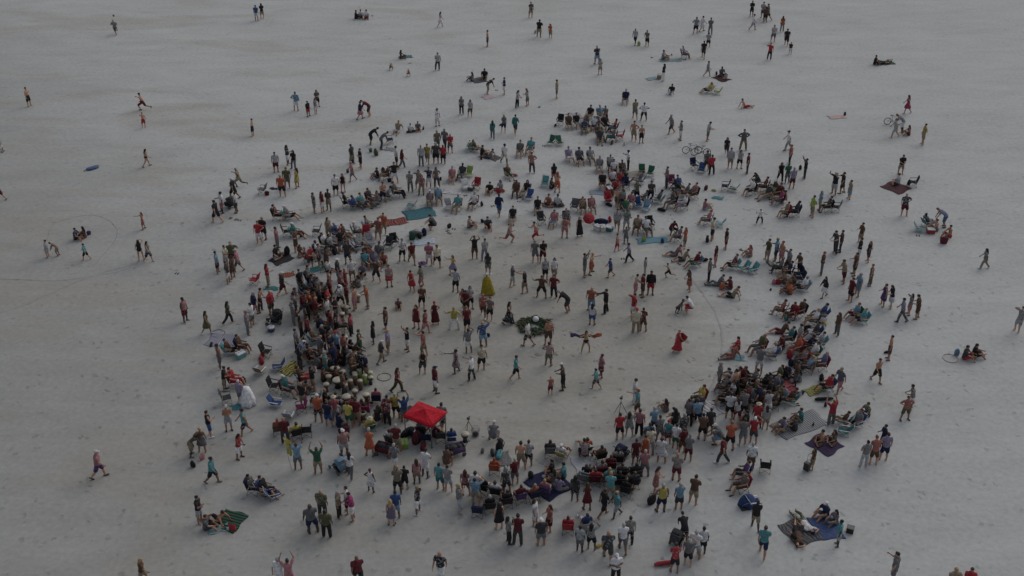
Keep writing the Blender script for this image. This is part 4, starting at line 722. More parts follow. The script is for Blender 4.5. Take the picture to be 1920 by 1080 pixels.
CROWD = '''-19.89 5.63 m -98 0.986 M 1.06 tn dg wh br -|
-12.50 2.37 s -117 0.953 M 1.09 lt mr bk bk br|
2.98 6.21 w -187 0.985 F 1.07 lt wh kh brL br|
-10.56 -8.67 z 12 1.007 M 1.16 tn dg bk br -|
11.32 -8.46 t -249 1.021 M 1.14 lt yl ol br -|
2.34 6.09 s -159 0.992 M 1.05 tn lg bk gy -|
1.16 -17.30 t 27 1.007 M 1.04 dk co dg bl -|
12.85 -8.66 t -287 1.027 M 1.12 lt bk bk bk bk|
-1.01 16.00 w -15 1.004 M 1.16 bn =nv bu bk -|
2.86 -13.61 z -26 0.975 M 1.16 lt wh dg hW -|
-1.52 -16.70 t -23 1.014 M 1.02 tn bk wh bl wh|
10.60 -2.94 w -76 0.938 F 1.04 tn %rd - gy -|
-15.46 -19.01 l -293 1.010 M 1.20 tn - bk br -|
19.43 -4.95 t -266 1.042 M 1.13 lt bu br gy -|
3.75 1.89 b -288 1.018 M 1.17 tn bk dg gy -|
-11.53 4.69 o -72 0.984 M 1.03 tn co rd bd gy|
19.13 -3.56 z -262 1.029 M 1.17 tn wh dg br wh|
-13.31 8.01 n -110 0.971 F 1.10 bn br br bkL -|
14.09 -7.25 t -296 1.019 M 1.14 bn br bk bk -|
-5.19 -11.71 t -22 1.004 M 1.10 tn bk gy br -|
-0.23 11.58 r -117 1.029 M 1.08 lt co co bl -|
-9.55 21.63 h -171 1.037 M 1.14 lt bk wh bk -|
19.03 -2.66 z -298 1.061 M 1.11 bn nv bk bk -|
12.01 -12.32 k -284 1.063 M 1.12 tn gy lb hW bk|
24.07 10.13 q -282 1.004 M 1.05 lt =br _dg bk bk|
15.30 -7.17 t -296 1.002 M 1.16 bn bk bk bk wh|
-14.27 16.71 c -203 1.035 M 1.07 dk - kh bk -|
-1.70 6.85 s -15 0.981 F 1.05 tn dg gy bkL wh|
-20.91 7.02 m -90 0.994 M 1.03 tn lb nv bk -|
1.79 11.84 r -243 1.018 M 1.10 lt - rd bk -|
-0.64 25.30 w -153 1.034 M 1.19 dk wh cr hK -|
23.15 15.69 m -254 1.014 M 1.09 tn lm kh bk -|
25.84 11.34 q -254 0.988 M 1.09 lt br kh bk -|
-8.99 -1.93 m -256 0.923 F 1.05 dk *bk - bkL -|
12.28 4.61 n -251 0.956 F 1.06 tn br /co brL -|
4.19 -15.33 z -23 0.940 M 1.17 tn bk dg br dg|
-14.06 19.39 s -163 1.012 M 1.15 lt wh bk bk -|
14.87 -20.02 y -13 1.008 M 1.15 lt br bk bk -|
-26.24 8.65 w -106 0.960 F 1.11 lt ^bk bk bkL -|
25.05 5.36 s -285 0.947 F 1.09 lt %br - or gy|
-9.92 -4.77 t -114 1.017 M 1.14 lt br dg gy -|
8.64 13.51 n -164 0.990 M 1.11 tn tl lg bk -|
7.89 -11.98 t 1 1.015 M 1.04 bn lb gy br dg|
-9.59 -9.13 z 27 0.998 M 1.11 lt rd br br -|
22.60 20.59 m 18 1.056 M 1.05 tn lv mr gy -|
24.01 22.49 u -276 0.985 M 1.08 bn bk _dg bk -|
-40.51 18.44 w -272 1.006 M 1.13 lt mr mr br gy|
16.16 23.95 s 18 1.024 M 1.16 tn gy dg br wh|
12.47 20.67 c -266 1.061 M 1.04 tn gy _dg br -|
15.73 10.56 s -274 0.960 M 1.11 tn bk mr bk -|
-16.05 -19.49 g -90 0.991 M 1.14 lt bk dg br -|
-13.54 -11.51 t 10 0.987 M 1.09 tn or dg or wh|
13.23 -8.05 t -256 0.996 M 1.12 tn wh bk bk gy|
-4.16 6.76 d -205 0.925 F 1.04 lt ~yl /lv bkL br|
-8.32 -11.12 z 27 0.980 M 1.11 tn yl ol hT -|
-3.31 2.18 w -199 0.928 F 1.07 lt co bk bkL dg|
-10.29 -4.15 t -90 1.008 M 1.15 lt dg br bk -|
-9.65 24.71 s -77 1.047 M 1.11 lt wh bk bk -|
20.03 0.17 t -286 1.058 M 1.10 lt wh kh bl -|
15.85 -11.12 g -245 1.027 M 1.17 tn lv kh bk br|
18.51 -5.23 t -293 1.017 M 1.11 tn lb dg bl dg|
-12.65 -4.13 t -77 0.986 M 1.20 lt br dg bk bk|
-8.16 19.99 n -187 1.049 M 1.04 tn lg _gy bk -|
-5.77 28.28 w -201 1.082 M 1.08 bn gy _dg gy br|
-26.90 8.90 o 19 0.938 F 1.13 lt ^bk .bk bkL -|
-13.40 25.08 m -117 1.032 M 1.14 bn dg kh bk -|
8.50 3.98 n -67 0.939 F 1.05 lt ~lg pk bk -|
17.95 -2.01 t -270 1.044 M 1.08 lt tl gy br -|
13.46 -6.84 t -274 0.997 M 1.11 tn wh dg br -|
14.03 -8.46 z -259 1.002 M 1.08 lt co br bk dg|
12.96 -7.36 t -293 1.005 M 1.09 tn bk dg br wh|
-9.62 12.82 o -176 1.001 M 1.03 tn or kh br wh|
18.24 -3.09 t -249 0.995 M 1.17 lt or co or -|
33.80 7.74 w -283 0.905 F 1.18 bn gy _kh bkL wh|
25.72 8.71 m -269 0.928 F 1.13 lt bk br orL -|
1.63 23.51 m -179 1.031 M 1.10 tn co _dg br -|
15.33 -19.17 y -335 1.045 M 1.02 lt wh _ol bk -|
-3.47 -12.17 z 3 0.974 M 1.08 bn bu bk bk -|
23.31 25.13 q -281 1.006 M 1.18 lt co _bk or -|
15.50 -7.86 t -281 1.008 M 1.06 tn bk gy br -|
-1.06 -12.25 k -3 1.029 M 1.11 lt gy gy hW br|
-12.43 -0.62 t -85 1.005 M 1.17 tn nv dg bk -|
20.71 1.10 z -279 1.036 M 1.13 tn bu lb bk -|
-3.65 -14.56 k -11 1.022 M 1.09 lt br br bk -|
-19.56 23.71 s -162 0.991 M 1.18 tn lg mr bk gy|
-15.35 16.36 m -71 0.967 M 1.13 tn dg gy br -|
-17.35 20.77 m -290 0.975 F 1.17 tn *yl - brL -|
-8.14 -8.55 t 4 0.996 M 1.06 lt rd gy bk -|
10.61 29.94 m 154 1.045 M 1.14 tn - kh br wh|
18.34 -4.40 t -280 1.013 M 1.08 tn br dg br -|
-9.69 9.06 t -205 1.066 M 1.16 bn gy kh br -|
16.03 -7.38 t -243 1.017 M 1.03 lt lv kh bl -|
-13.16 4.03 t -97 1.043 M 1.14 tn br dg bk -|
-0.96 -15.03 t -9 0.964 M 1.03 dk or dg or br|
18.19 24.43 s -190 1.023 M 1.10 tn =lg kh br -|
16.75 -14.65 q -264 0.820 F 1.04 tn br kh brL -|
35.65 29.26 m -270 1.067 M 1.07 lt yl kh br -|
19.25 -7.09 z -256 0.963 M 1.15 tn =rd bk bk -|
16.41 -6.33 t -257 1.004 M 1.06 lt ol dg bk -|
26.68 1.49 o -270 0.913 F 1.03 lt dg pk bkL br|
-21.41 16.38 q -270 0.990 M 1.06 bn wh dg bk bk|
16.45 -3.66 z -273 1.035 M 1.03 tn wh lg gy -|
-7.19 19.51 q -184 0.976 F 1.14 lt pk _kh orL bk|
19.45 23.39 s -281 1.029 M 1.07 lt mr _dg bk -|
21.46 3.76 w -248 0.929 F 1.02 lt =bk /wh bkL dg|
23.72 28.02 w -275 1.024 M 1.14 lt wh _lg hK gy|
19.34 1.25 t -247 1.053 M 1.06 lt br mr br dg|
-10.96 -23.71 u 17 1.038 M 1.09 tn pk pk bk bk|
14.71 -7.61 t -269 0.995 M 1.06 tn dg kh hK -|
-17.37 -2.92 t -94 1.020 M 1.07 tn br br br wh|
5.13 -6.96 w -294 0.820 M 1.13 tn tq bk bk wh|
-6.69 20.67 o -177 1.024 M 1.04 tn nv wh bk wh|
4.09 -13.83 k 3 0.988 M 1.14 bn mr bk bk -|
22.38 21.51 c 15 1.022 M 1.05 dk gn gy br wh|
-12.77 -1.91 z -73 1.002 M 1.12 lt br gy br br|
16.44 23.20 q 7 0.989 M 1.14 lt =rd _bk bk gy|
-14.75 16.50 s -112 0.975 F 1.08 lt mr /wh brL -|
3.64 19.91 n -0 0.986 F 1.10 lt - or orL dg|
8.43 8.64 w -270 0.880 M 1.19 bn lv _bk bk -|
32.08 23.23 n -177 1.013 M 1.08 tn bk kh bk -|
17.05 -19.05 g -245 0.969 F 1.09 lt gy _gy bkL bk|
5.05 12.49 m -162 0.938 F 1.10 lt %bk - gyL -|
29.40 -3.50 g -100 1.039 M 1.16 tn bk bk bk -|
21.09 -9.68 g -248 1.014 M 1.13 lt ol bk br dg|
12.73 10.69 q -261 0.956 F 1.03 lt or ol orL -|
14.05 31.52 w -256 1.024 M 1.16 tn dg dg gy -|
-7.10 25.25 w -183 1.044 M 1.03 lt yl kh br -|
-7.60 24.92 s -182 1.040 M 1.03 tn lg _gy bd dg|
-6.43 28.19 s -154 0.988 M 1.19 tn kh gy gy bk|
-5.78 25.33 s -203 0.948 M 1.25 dk rd bk bd -|
-12.62 24.40 c -246 0.996 M 1.11 lt bk bk bk -|
28.75 -3.70 g -113 1.062 M 1.10 tn dg rd bk wh|
-18.82 25.17 q -95 0.971 F 1.18 bn =bk wh bkL -|
9.65 24.11 p -265 0.997 M 1.11 dk wh _bk bk wh|
-6.10 20.82 m -166 0.979 F 1.10 tn br _dg brL -|
-1.73 4.20 q -8 0.907 F 1.03 bn *yl - hW -|
14.59 8.04 s -264 0.925 F 1.04 lt mr pk brL gy|
32.88 14.03 b -282 1.003 M 1.20 tn bu bu or bk|
33.63 30.79 w -278 0.996 M 1.19 lt lg lg or -|
2.88 -15.32 x -289 1.056 M 1.06 lt tq bk bk -|
-7.52 20.44 o -190 0.956 F 1.14 lt br kh brL -|
17.11 30.02 n -94 0.995 M 1.18 tn lg gy br -|
-10.29 8.66 z -204 1.027 M 1.17 tn co br br bk|
18.11 1.46 t -295 1.004 M 1.11 tn co br br gy|
18.92 -23.29 p -297 1.046 M 1.19 lt gy gy bk -|
26.77 18.73 s -262 0.917 F 1.20 tn kh /lb bk -|
19.80 -2.32 z -271 0.991 M 1.08 lt lg bk bk -|
-7.60 -23.47 w 16 0.989 M 1.31 bn mr bk bd dg|
-3.54 -23.20 w -200 1.047 M 1.17 tn bk wh bd bk|
-18.04 -3.18 z -95 0.989 M 1.07 lt br bk br br|
23.97 16.76 m -273 0.944 F 1.09 bn lb kh gyL -|
-11.31 -0.47 t -82 0.990 M 1.09 bn mr dg br -|
-18.15 24.24 q -205 0.951 F 1.17 tn bk _gy bkL dg|
20.18 4.67 z -265 1.000 M 1.14 bn wh bk gy -|
14.74 30.16 c -265 1.011 M 1.11 lt gy wh br gy|
3.41 21.66 w 1 0.965 F 1.09 tn bk pk bkL -|
-13.04 21.97 w -257 0.987 M 1.05 tn pk gy gy -|
5.13 -23.37 c -165 1.040 M 1.16 bn wh _bk hW wh|
-12.99 -3.36 z -94 0.986 M 1.04 dk lv gy hW -|
10.12 13.07 t -163 1.033 M 1.18 bn wh bk bk -|
21.92 22.02 w -177 0.933 F 1.17 tn bk _bk bkL -|
19.54 6.50 t -284 1.053 M 1.04 lt nv br bk -|
-14.14 4.05 z -77 0.985 M 1.15 lt bk br bk -|
-22.09 20.99 r -278 1.007 M 1.04 dk kh kh gy -|
-13.26 10.33 t -114 1.052 M 1.09 bn lg dg bk dg|
18.67 1.00 t -255 1.010 M 1.04 tn mr br br -|
-9.16 24.43 w -75 0.948 F 1.15 tn mr _gy brL -|
11.16 34.83 w 8 1.054 M 1.05 tn kh gy bk -|
13.83 -5.80 l -297 1.016 M 1.12 tn - gy br gy|
-11.46 -23.64 w -15 1.036 M 1.14 lt wh wh gy dg|
-9.24 19.10 t -93 1.060 M 1.19 lt bk _bk br -|
-13.65 4.57 z -97 1.002 M 1.10 tn br or br gy|
23.23 0.49 z -261 1.003 M 1.04 lt tq bk gy -|
-17.20 15.31 z -91 1.027 M 1.20 lt gy bk wh wh|
19.75 -1.14 z -271 0.991 M 1.04 bn dg wh bk br|
17.04 -10.24 g -277 0.995 M 1.06 tn tl kh br -|
19.25 4.22 g -284 1.053 M 1.14 bn or br br br|
19.44 -10.56 z -294 0.900 M 1.11 tn br kh br wh|
0.29 31.46 w -18 1.028 M 1.04 lt =tl dg bk -|
18.96 24.38 n -168 0.960 F 1.10 lt lg bk brL gy|
-14.10 9.50 t -98 1.011 M 1.14 dk wh gy mr -|
8.56 48.84 n 15 1.039 M 1.24 tn bk lb gy dg|
-44.85 37.78 m -105 1.043 M 1.09 lt - bk br -|
13.42 16.92 t -263 1.032 M 1.19 tn wh lv gy -|
-5.29 27.47 n -163 0.998 M 1.04 tn rd bk gy -|
22.93 1.14 z -257 0.998 M 1.04 tn lb mr or wh|
13.16 8.04 z -256 1.012 M 1.10 tn mr gn br -|
21.94 15.82 t -274 1.032 M 1.17 dk dg bk bk bk|
14.04 -3.61 l -262 1.047 M 1.05 tn co co br gy|
-16.22 12.49 z -102 1.014 M 1.16 tn tl br hW -|
11.92 34.43 h 3 0.972 M 1.19 dk wh bk bk wh|
-19.86 36.76 m -5 1.029 M 1.09 lt =lb wh br gy|
2.24 -14.98 x -283 0.997 M 1.08 lt bk dg bk -|
15.81 7.68 z -262 1.041 M 1.02 lt mr bk br bk|
6.95 6.52 w -260 0.850 M 1.09 lt bu dg bk gy|
17.75 -0.74 l -273 1.011 M 1.16 lt br mr bk wh|
12.55 17.35 t -243 1.066 M 1.09 tn dg gy bk gy|
36.23 36.13 w -281 1.000 F 1.12 tn *mg - brL -|
2.56 -16.44 x -25 0.993 M 1.06 dk lv gy br -|
2.88 56.88 n -22 1.046 M 1.29 bn bk kh bk -|
9.44 13.29 t -197 1.033 M 1.10 bn kh br br -|
-4.25 16.78 t -203 1.035 M 1.14 tn tq kh gy -|
-9.81 8.05 z -157 1.014 M 1.06 bn lv gy gy wh|
-10.52 7.98 t -168 0.969 M 1.16 tn tq dg br -|
17.83 -12.31 x -278 0.997 M 1.09 tn - br br -|
5.67 25.58 t -170 1.012 M 1.32 tn nv bk hN -|
-5.81 18.21 t -171 1.022 M 1.17 tn lb gy hW -|
-34.08 37.01 r -278 1.003 M 1.15 tn - mr bk br|
12.40 11.71 t -288 1.039 M 1.03 lt lv dg br -|
20.29 18.95 z -243 1.015 M 1.19 lt dg kh br br|
16.53 -11.12 g -296 0.966 M 1.02 tn dg bk bk -|
-13.56 20.02 s -179 0.892 F 1.12 lt ^bk .bk brL br|
14.46 18.87 t -246 1.062 M 1.08 lt co br br -|
31.66 14.24 z -67 0.983 M 1.19 dk gy lg bk -|
9.28 17.24 t -207 1.022 M 1.14 tn pk wh br gy|
14.95 14.42 t -284 0.985 M 1.18 lt pk gy rd -|
-14.13 5.57 t -98 0.999 M 1.02 tn bk nv bk -|
18.27 27.00 w -196 0.933 F 1.11 tn bk dg bkL -|
4.21 39.73 s -95 1.033 M 1.05 lt kh gy bk -|
13.45 20.44 z -155 1.036 M 1.15 tn bu kh br wh|
-10.85 13.61 z -91 1.034 M 1.05 tn mr br br dg|
19.07 7.14 t -279 0.996 M 1.05 dk gy dg gy dg|
2.32 -15.77 x 18 0.943 F 1.12 lt ol br brL br|
8.79 16.21 t -166 1.008 M 1.14 lt gn gy bk bk|
15.23 4.95 g -273 0.992 M 1.18 tn mr br bk br|
1.58 27.42 t -202 1.087 M 1.13 lt tq kh or -|
-14.78 8.64 t -65 1.012 M 1.03 tn co kh gy dg|
-30.55 24.77 w -68 0.887 F 1.18 lt ~kh .bk bkL dg|
-18.12 15.24 t -92 1.011 M 1.11 lt mr bk bk -|
7.30 20.82 t -180 1.025 M 1.16 lt bk br bk -|
21.10 17.78 t -279 1.013 M 1.14 tn mg gy br -|
-9.89 18.79 z -277 1.003 M 1.18 tn lg br bk -|
-10.54 6.79 g -197 1.065 M 1.04 tn lv nv br br|
-17.23 9.38 x -111 1.082 M 1.17 lt bk gy bk br|
-2.99 17.28 t -207 1.004 M 1.15 lt wh dg gy -|
-13.75 34.80 w -67 0.946 F 1.15 tn nv /pk bk dg|
11.54 18.11 z -279 1.023 M 1.12 dk gy wh bk wh|
15.23 3.78 l -285 1.023 M 1.11 lt kh bk br -|
8.65 17.78 z -179 0.993 M 1.18 tn gy mr gy gy|
24.61 16.60 t -267 1.045 M 1.04 tn bk dg bk bk|
19.13 19.54 t -248 1.061 M 1.05 lt wh dg bk -|
19.72 5.29 g -281 1.027 M 1.09 tn br kh bk wh|
28.67 54.24 w -13 1.013 M 1.24 lt bk bk bk -|
9.43 6.76 s -280 0.800 M 1.13 lt gy _lg br br|
-12.25 29.20 b -82 1.024 M 1.14 bn bk bk bk -|
34.60 31.84 b -291 1.067 M 1.08 dk gy wh or -|
21.15 18.95 t -259 1.018 M 1.13 lt mr br br bk|
6.63 25.83 z -171 1.034 M 1.19 bn lg kh bk gy|
-13.81 10.79 t -112 0.953 M 1.15 lt wh gy br bk|
18.54 -12.24 x -267 0.931 F 1.16 lt br br brL -|
-6.68 33.23 p -152 0.947 F 1.10 tn wh /wh brL br|
12.10 1.83 k -279 1.017 M 1.04 lt wh rd bk wh|
7.26 24.03 z -187 1.065 M 1.08 lt gy lg gy -|
-1.70 30.45 w 2 0.952 F 1.05 bn =tl _gy bkL -|
-10.69 17.47 z -265 0.990 M 1.15 lt gy br br -|
1.11 19.61 z -207 0.990 F 1.18 lt bk kh brL br|
-13.03 17.35 t -70 1.031 M 1.05 tn bk bk bk -|
-12.51 12.10 t -100 0.994 M 1.06 tn br kh br -|
-11.35 10.60 z -74 0.995 M 1.03 tn lb bk hT gy|
-33.78 9.33 o -273 0.800 M 1.14 lt lg lg br -|
-7.37 47.16 q -177 0.999 M 1.15 tn lg _dg bk -|
32.14 13.47 g -273 1.017 M 1.19 lt - gy br gy|
-12.24 17.02 z -105 1.009 M 1.09 dk bu dg br wh|
-11.18 17.99 t -112 1.015 M 1.09 tn dg gy bk -|
0.49 37.46 n -114 0.965 F 1.10 tn lg _bk bkL -|
-1.86 13.86 g -168 1.060 M 1.10 lt dg br br -|
7.70 10.22 e -113 0.820 M 1.04 lt ^rd rd bk -|
-10.24 22.28 t -266 0.995 M 1.19 tn br kh hW -|
3.16 14.29 t -201 0.981 M 1.11 tn pk lb br -|
28.18 62.25 w -291 1.064 M 1.18 lt dg dg bk -|
0.68 27.00 t -190 1.045 M 1.13 lt dg kh bk -|
11.25 29.54 s 186 0.920 M 1.09 tn - bk br gy|
-11.67 17.46 z -109 1.004 M 1.09 lt tq dg br bk|
14.73 44.20 m -288 0.972 F 1.15 lt =bk _wh bkL -|
10.40 18.16 z -295 0.985 M 1.14 tn gy bk br -|
14.54 -2.66 x -296 0.996 M 1.11 lt =rd bk bk -|
1.99 16.64 z -184 1.011 M 1.05 lt bk dg bk br|
20.30 20.14 t -281 1.021 M 1.08 tn mr br br gy|
0.04 15.10 z -188 0.985 M 1.08 lt bk dg bk dg|
-11.24 28.23 b -73 1.023 M 1.06 bn gy _dg bk gy|
8.30 32.63 t -160 1.000 M 1.30 lt bk bk bk bk|
-4.62 35.91 s -172 0.963 F 1.04 tn gy _bk brL -|
-9.27 8.50 g -169 0.995 M 1.12 tn co br bk -|
-4.13 22.68 z -198 1.021 M 1.10 dk dg gy bk -|
6.22 16.64 t -170 0.993 M 1.07 tn pk kh bl -|
19.69 57.94 m 5 1.026 M 1.17 lt lg bk bk -|
19.49 50.55 w -12 1.014 M 1.11 lt bk dg bk bk|
10.38 21.58 z -283 0.993 M 1.14 tn gy lg br -|
-13.11 12.49 z -112 0.983 M 1.03 tn bu kh gy dg|
-13.03 35.51 b -269 1.003 M 1.18 lt =mr dg bk -|
32.85 12.48 g -254 1.048 M 1.05 tn - rd bk -|
-18.07 37.71 c -156 0.916 F 1.16 lt bk bk bkL bk|
8.18 21.36 t -165 1.035 M 1.04 tn wh bk br gy|
21.14 15.71 t -258 1.003 M 1.03 lt kh kh br -|
-6.46 17.85 z -179 0.995 M 1.07 bn mr kh hW -|
4.84 25.99 z -165 1.016 M 1.13 lt lv wh br wh|
0.32 19.46 t -190 0.958 M 1.18 dk br br br br|
27.54 55.47 q 184 0.999 M 1.18 tn wh gy bk -|
-4.90 22.13 z -182 1.019 M 1.07 lt pk co gy -|
-0.73 40.66 c -267 0.962 F 1.08 lt nv /wh bk -|
-27.96 13.68 e -247 0.800 F 1.07 tn - co orL br|
1.43 37.97 n -288 0.938 F 1.09 lt lg gy orL -|
11.97 9.59 l -274 1.026 M 1.07 lt pk gy bk -|
-11.71 12.56 t -81 0.978 M 1.02 lt gy dg hW -|
14.45 5.35 l -279 1.014 M 1.04 lt gy _gy br br|
7.64 29.84 z -182 1.041 M 1.12 tn dg dg bk br|
-0.71 31.84 q -195 0.934 F 1.02 tn gy nv gyL -|
8.43 11.36 o -2 0.800 M 1.08 dk gy gy br br|
-30.89 8.98 w -271 0.750 M 1.19 lt tq bk br -|
-22.85 31.08 m -277 0.900 M 1.08 lt - nv bk -|
8.80 29.88 t -276 1.055 M 1.07 bn gy tl br gy|
7.66 30.56 t -160 1.020 M 1.15 dk ol ol bk gy|
19.14 5.64 g -284 0.993 M 1.03 lt kh ol br -|
-18.27 -23.43 w -79 0.904 F 1.17 tn br kh blL -|
2.34 -7.57 o -165 0.720 M 1.02 lt co mr bl -|
12.00 13.02 k -155 1.009 M 1.10 bn mr bk bk -|
-1.75 19.91 g -197 1.021 M 1.17 lt bk kh bk bk|
21.16 57.43 n -3 1.059 M 1.03 lt gy _gy br wh|
8.42 23.28 t -178 1.014 M 1.06 tn wh mr br br|
-10.67 5.23 g -264 0.944 F 1.12 bn ol br bkL wh|
-3.79 35.29 q -187 0.934 F 1.03 tn lg br brL -|
7.04 35.05 z -207 1.033 M 1.16 tn bk kh br -|
-3.28 13.95 g -94 1.030 M 1.05 lt co dg br bk|
5.50 16.57 t -177 0.955 M 1.09 tn kh br br -|
26.16 50.05 o 167 0.990 M 1.08 lt rd _bk bk -|
-42.41 57.73 r -186 1.046 M 1.10 lt lg bk gy gy|
13.86 19.26 z -270 0.996 M 1.03 lt gy br br -|
-5.84 13.68 k -277 0.998 M 1.10 lt bk bk bk -|
9.13 23.41 z -174 0.992 M 1.08 dk br mr br gy|
14.09 54.00 n 145 0.987 M 1.11 lt gy bk br -|
10.61 38.68 t -192 1.003 M 1.26 lt nv gy gy -|
4.16 14.56 t -172 0.956 M 1.04 lt gy dg br -|
17.41 9.56 g -267 0.955 F 1.12 lt pk kh orL -|
-32.62 12.08 g -103 1.013 M 1.03 tn nv bk bk bk|
12.46 8.91 l -261 0.986 M 1.07 lt kh dg hK br|
8.79 20.98 t -179 0.992 M 1.02 lt rd pk br wh|
5.07 32.84 t -171 1.039 M 1.07 lt br br br -|
26.02 59.15 w -113 0.996 M 1.12 tn wh lg bk -|
8.18 24.19 t -179 1.003 M 1.03 bn lg bk bk -|
27.78 63.15 c 141 1.011 M 1.13 tn lg dg bk gy|
-2.55 53.91 s -275 0.985 M 1.07 tn - dg bk -|
21.88 -23.39 g -177 1.092 M 1.19 lt kh gy bl dg|
7.32 32.57 z -192 1.051 M 1.02 tn wh nv wh -|
15.03 16.92 g -84 0.981 M 1.12 tn pk lg bk -|
2.89 17.71 x -204 1.037 M 1.13 lt ^co br br gy|
12.89 54.52 w 149 0.997 M 1.04 bn lg bk bd dg|
8.11 35.14 z -153 1.002 M 1.14 lt lb kh gy gy|
18.93 14.59 d -173 0.700 M 1.19 lt wh _bk bk -|
3.61 17.71 x -187 1.021 M 1.15 dk wh dg bk -|
27.82 61.80 s 174 0.965 F 1.18 dk br bk brL -|
20.48 58.72 w -71 0.950 F 1.17 lt wh /wh bk bk|
-31.99 12.32 g -277 0.984 F 1.02 bn br br bkL bk|
2.10 63.29 q 200 0.990 M 1.13 tn dg kh br -|
31.41 21.38 x -296 1.050 M 1.13 lt wh bk br -|
-2.57 26.91 g -80 1.023 M 1.12 lt bk kh bk -|
19.22 45.45 w -110 0.880 M 1.17 tn lg lg br -|
6.39 31.90 z -184 1.009 M 1.06 bn nv gy bk -|
-2.31 40.83 b -76 0.991 M 1.09 lt bk kh bk wh|
-0.28 22.60 z -156 0.954 F 1.02 lt br gn orL bk|
21.64 18.36 x -268 0.989 M 1.18 tn pk wh br -|
3.14 20.59 g -65 1.002 M 1.05 tn bk bk bk gy|
-18.59 35.45 s -128 0.820 M 1.16 bn bk rd bk bk|
9.09 31.95 t -294 0.993 M 1.04 dk or lb bk gy|
5.80 33.08 t -166 0.990 M 1.06 tn bk lg br -|
-28.13 62.16 s -9 0.989 M 1.06 tn bu wh bk -|
-10.14 32.04 l -192 1.024 M 1.16 tn kh lg bl -|
8.69 45.96 c -186 0.900 F 1.05 lt lg kh brL br|
-17.97 35.97 s -121 0.850 F 1.05 lt lg wh brL wh|
29.06 58.63 s -4 0.955 F 1.05 tn or _gy brL -|
-2.68 44.99 g -184 1.058 M 1.19 bn bk bk bk -|
-11.02 22.60 g -251 0.984 M 1.05 tn bk bu bk -|
20.43 53.71 c -14 0.880 M 1.16 lt lg bk bk -|
26.65 63.75 c 170 0.984 M 1.02 bn bk bk bk gy|
-7.77 60.11 w -87 0.955 F 1.05 lt ~lg /wh bkL -|
-27.65 62.93 c 13 0.962 F 1.06 lt bk kh bkL -|
4.08 56.47 n 146 0.908 F 1.11 lt or kh brL -|
-3.11 27.76 z -115 0.932 F 1.04 lt br kh brL -|
11.07 6.48 r -285 0.700 M 1.06 tn - bk bk -|
-43.73 27.65 m -95 0.750 M 1.13 tn lg wh bk dg|
15.24 41.00 g -206 1.027 M 1.13 bn bk _wh bk dg|
22.72 -23.32 g -196 1.019 M 1.12 tn rd rd br dg|
17.52 50.55 t -105 1.051 M 1.02 bn lv gy hW -|
18.72 41.17 z -260 0.913 F 1.19 tn yl bk orL -|
-32.93 32.93 o -150 0.780 M 1.06 lt - rd bk -|
-0.92 20.36 x -206 0.940 F 1.14 tn lg rd brL -|
-1.89 26.49 l -288 0.964 M 1.07 lt bk dg bk -|
15.33 50.17 g -107 1.049 M 1.13 tn gy dg br gy|
35.05 31.25 g -265 0.979 F 1.04 tn ^mr mr brL dg|
21.58 37.46 l -81 1.021 M 1.05 lt - rd br -|
-33.12 9.57 b -271 0.720 M 1.11 bn - kh br -|
-7.72 2.47 g -172 0.750 M 1.17 tn mr br bk -|
37.52 49.03 y -245 0.991 M 1.18 lt bk _bk bk -|
36.51 48.76 g -111 1.022 M 1.06 bn bk bk bk -|
-16.12 63.13 g -177 1.045 M 1.17 bn wh rd bk -|
-8.38 32.34 g -170 0.900 M 1.09 tn gy kh br bk|
-3.83 44.17 g -291 0.962 F 1.08 bn ^bk bk brL wh|
20.64 45.70 x -161 0.966 M 1.15 dk bk bk bk -|
-17.31 62.91 g -71 1.016 M 1.06 dk bk bk bk -|
-11.35 50.44 g -99 0.931 F 1.08 dk ~bk .bk brL -|
-16.78 63.33 g -172 0.997 M 1.04 bn wh bk bk -|
28.59 51.72 s 155 0.700 M 1.12 lt bk wh bk -|
-9.03 32.04 x -160 0.820 M 1.15 dk wh bk bk dg|
-3.83 28.37 k -66 0.600 M 1.05 lt wh gy bk br|
-10.14 45.59 k -189 0.650 M 1.02 lt - dg bk -|
-12.10 47.34 k -160 0.600 M 1.12 tn - bk bk -|
20.92 44.81 x -183 0.600 M 1.04 lt lg wh br bk|
-9.11 -10.56 s -21 1.053 M 1.19 tn mr kh br -|
10.98 -10.15 s 15 1.064 M 1.15 tn dg _bk bd wh|
-0.31 -16.76 q 25 1.042 M 1.08 tn dg dg gy dg|
-6.56 -13.05 q -7 1.055 M 1.09 tn mr kh gy -|
14.61 -8.64 s 88 1.052 M 1.13 lt ol kh bd br|
-7.35 -10.62 q -26 1.047 M 1.08 lt mr _bk bk -|
12.69 -6.81 s 79 1.022 M 1.17 tn gy gy gy -|
13.54 -7.53 s 35 1.016 M 1.17 lt - dg bk br|
0.14 -15.99 q 29 1.023 M 1.03 lt mr gy gy -|
-9.42 -5.65 c -30 1.020 M 1.17 bn bk dg br wh|
-10.19 -7.76 m -71 0.996 M 1.19 lt br _dg bk dg|
-9.01 -5.94 s -59 1.019 M 1.07 lt nv kh gy gy|
18.45 -2.49 s 49 1.013 M 1.13 lt gy gy bk gy|
-10.67 -3.56 w -67 0.992 M 1.17 tn co bk bk -|
-12.16 -7.09 o -63 0.964 M 1.17 lt bk kh bk -|
-12.11 -2.65 s -43 1.026 M 1.09 tn bk _dg gy -|
-13.22 -5.05 m -49 0.964 F 1.17 tn bk _dg bkL -|
-13.66 3.68 s -82 1.045 M 1.12 tn bk bk bk dg|
-12.53 -8.86 q -27 0.993 M 1.04 tn bk kh bd -|
-12.14 -3.79 n -51 0.990 M 1.11 lt dg kh bd -|
-13.22 3.37 s -102 1.013 M 1.13 lt gy nv br bk|
-12.82 2.75 q -120 0.993 M 1.14 tn dg _bk bk -|
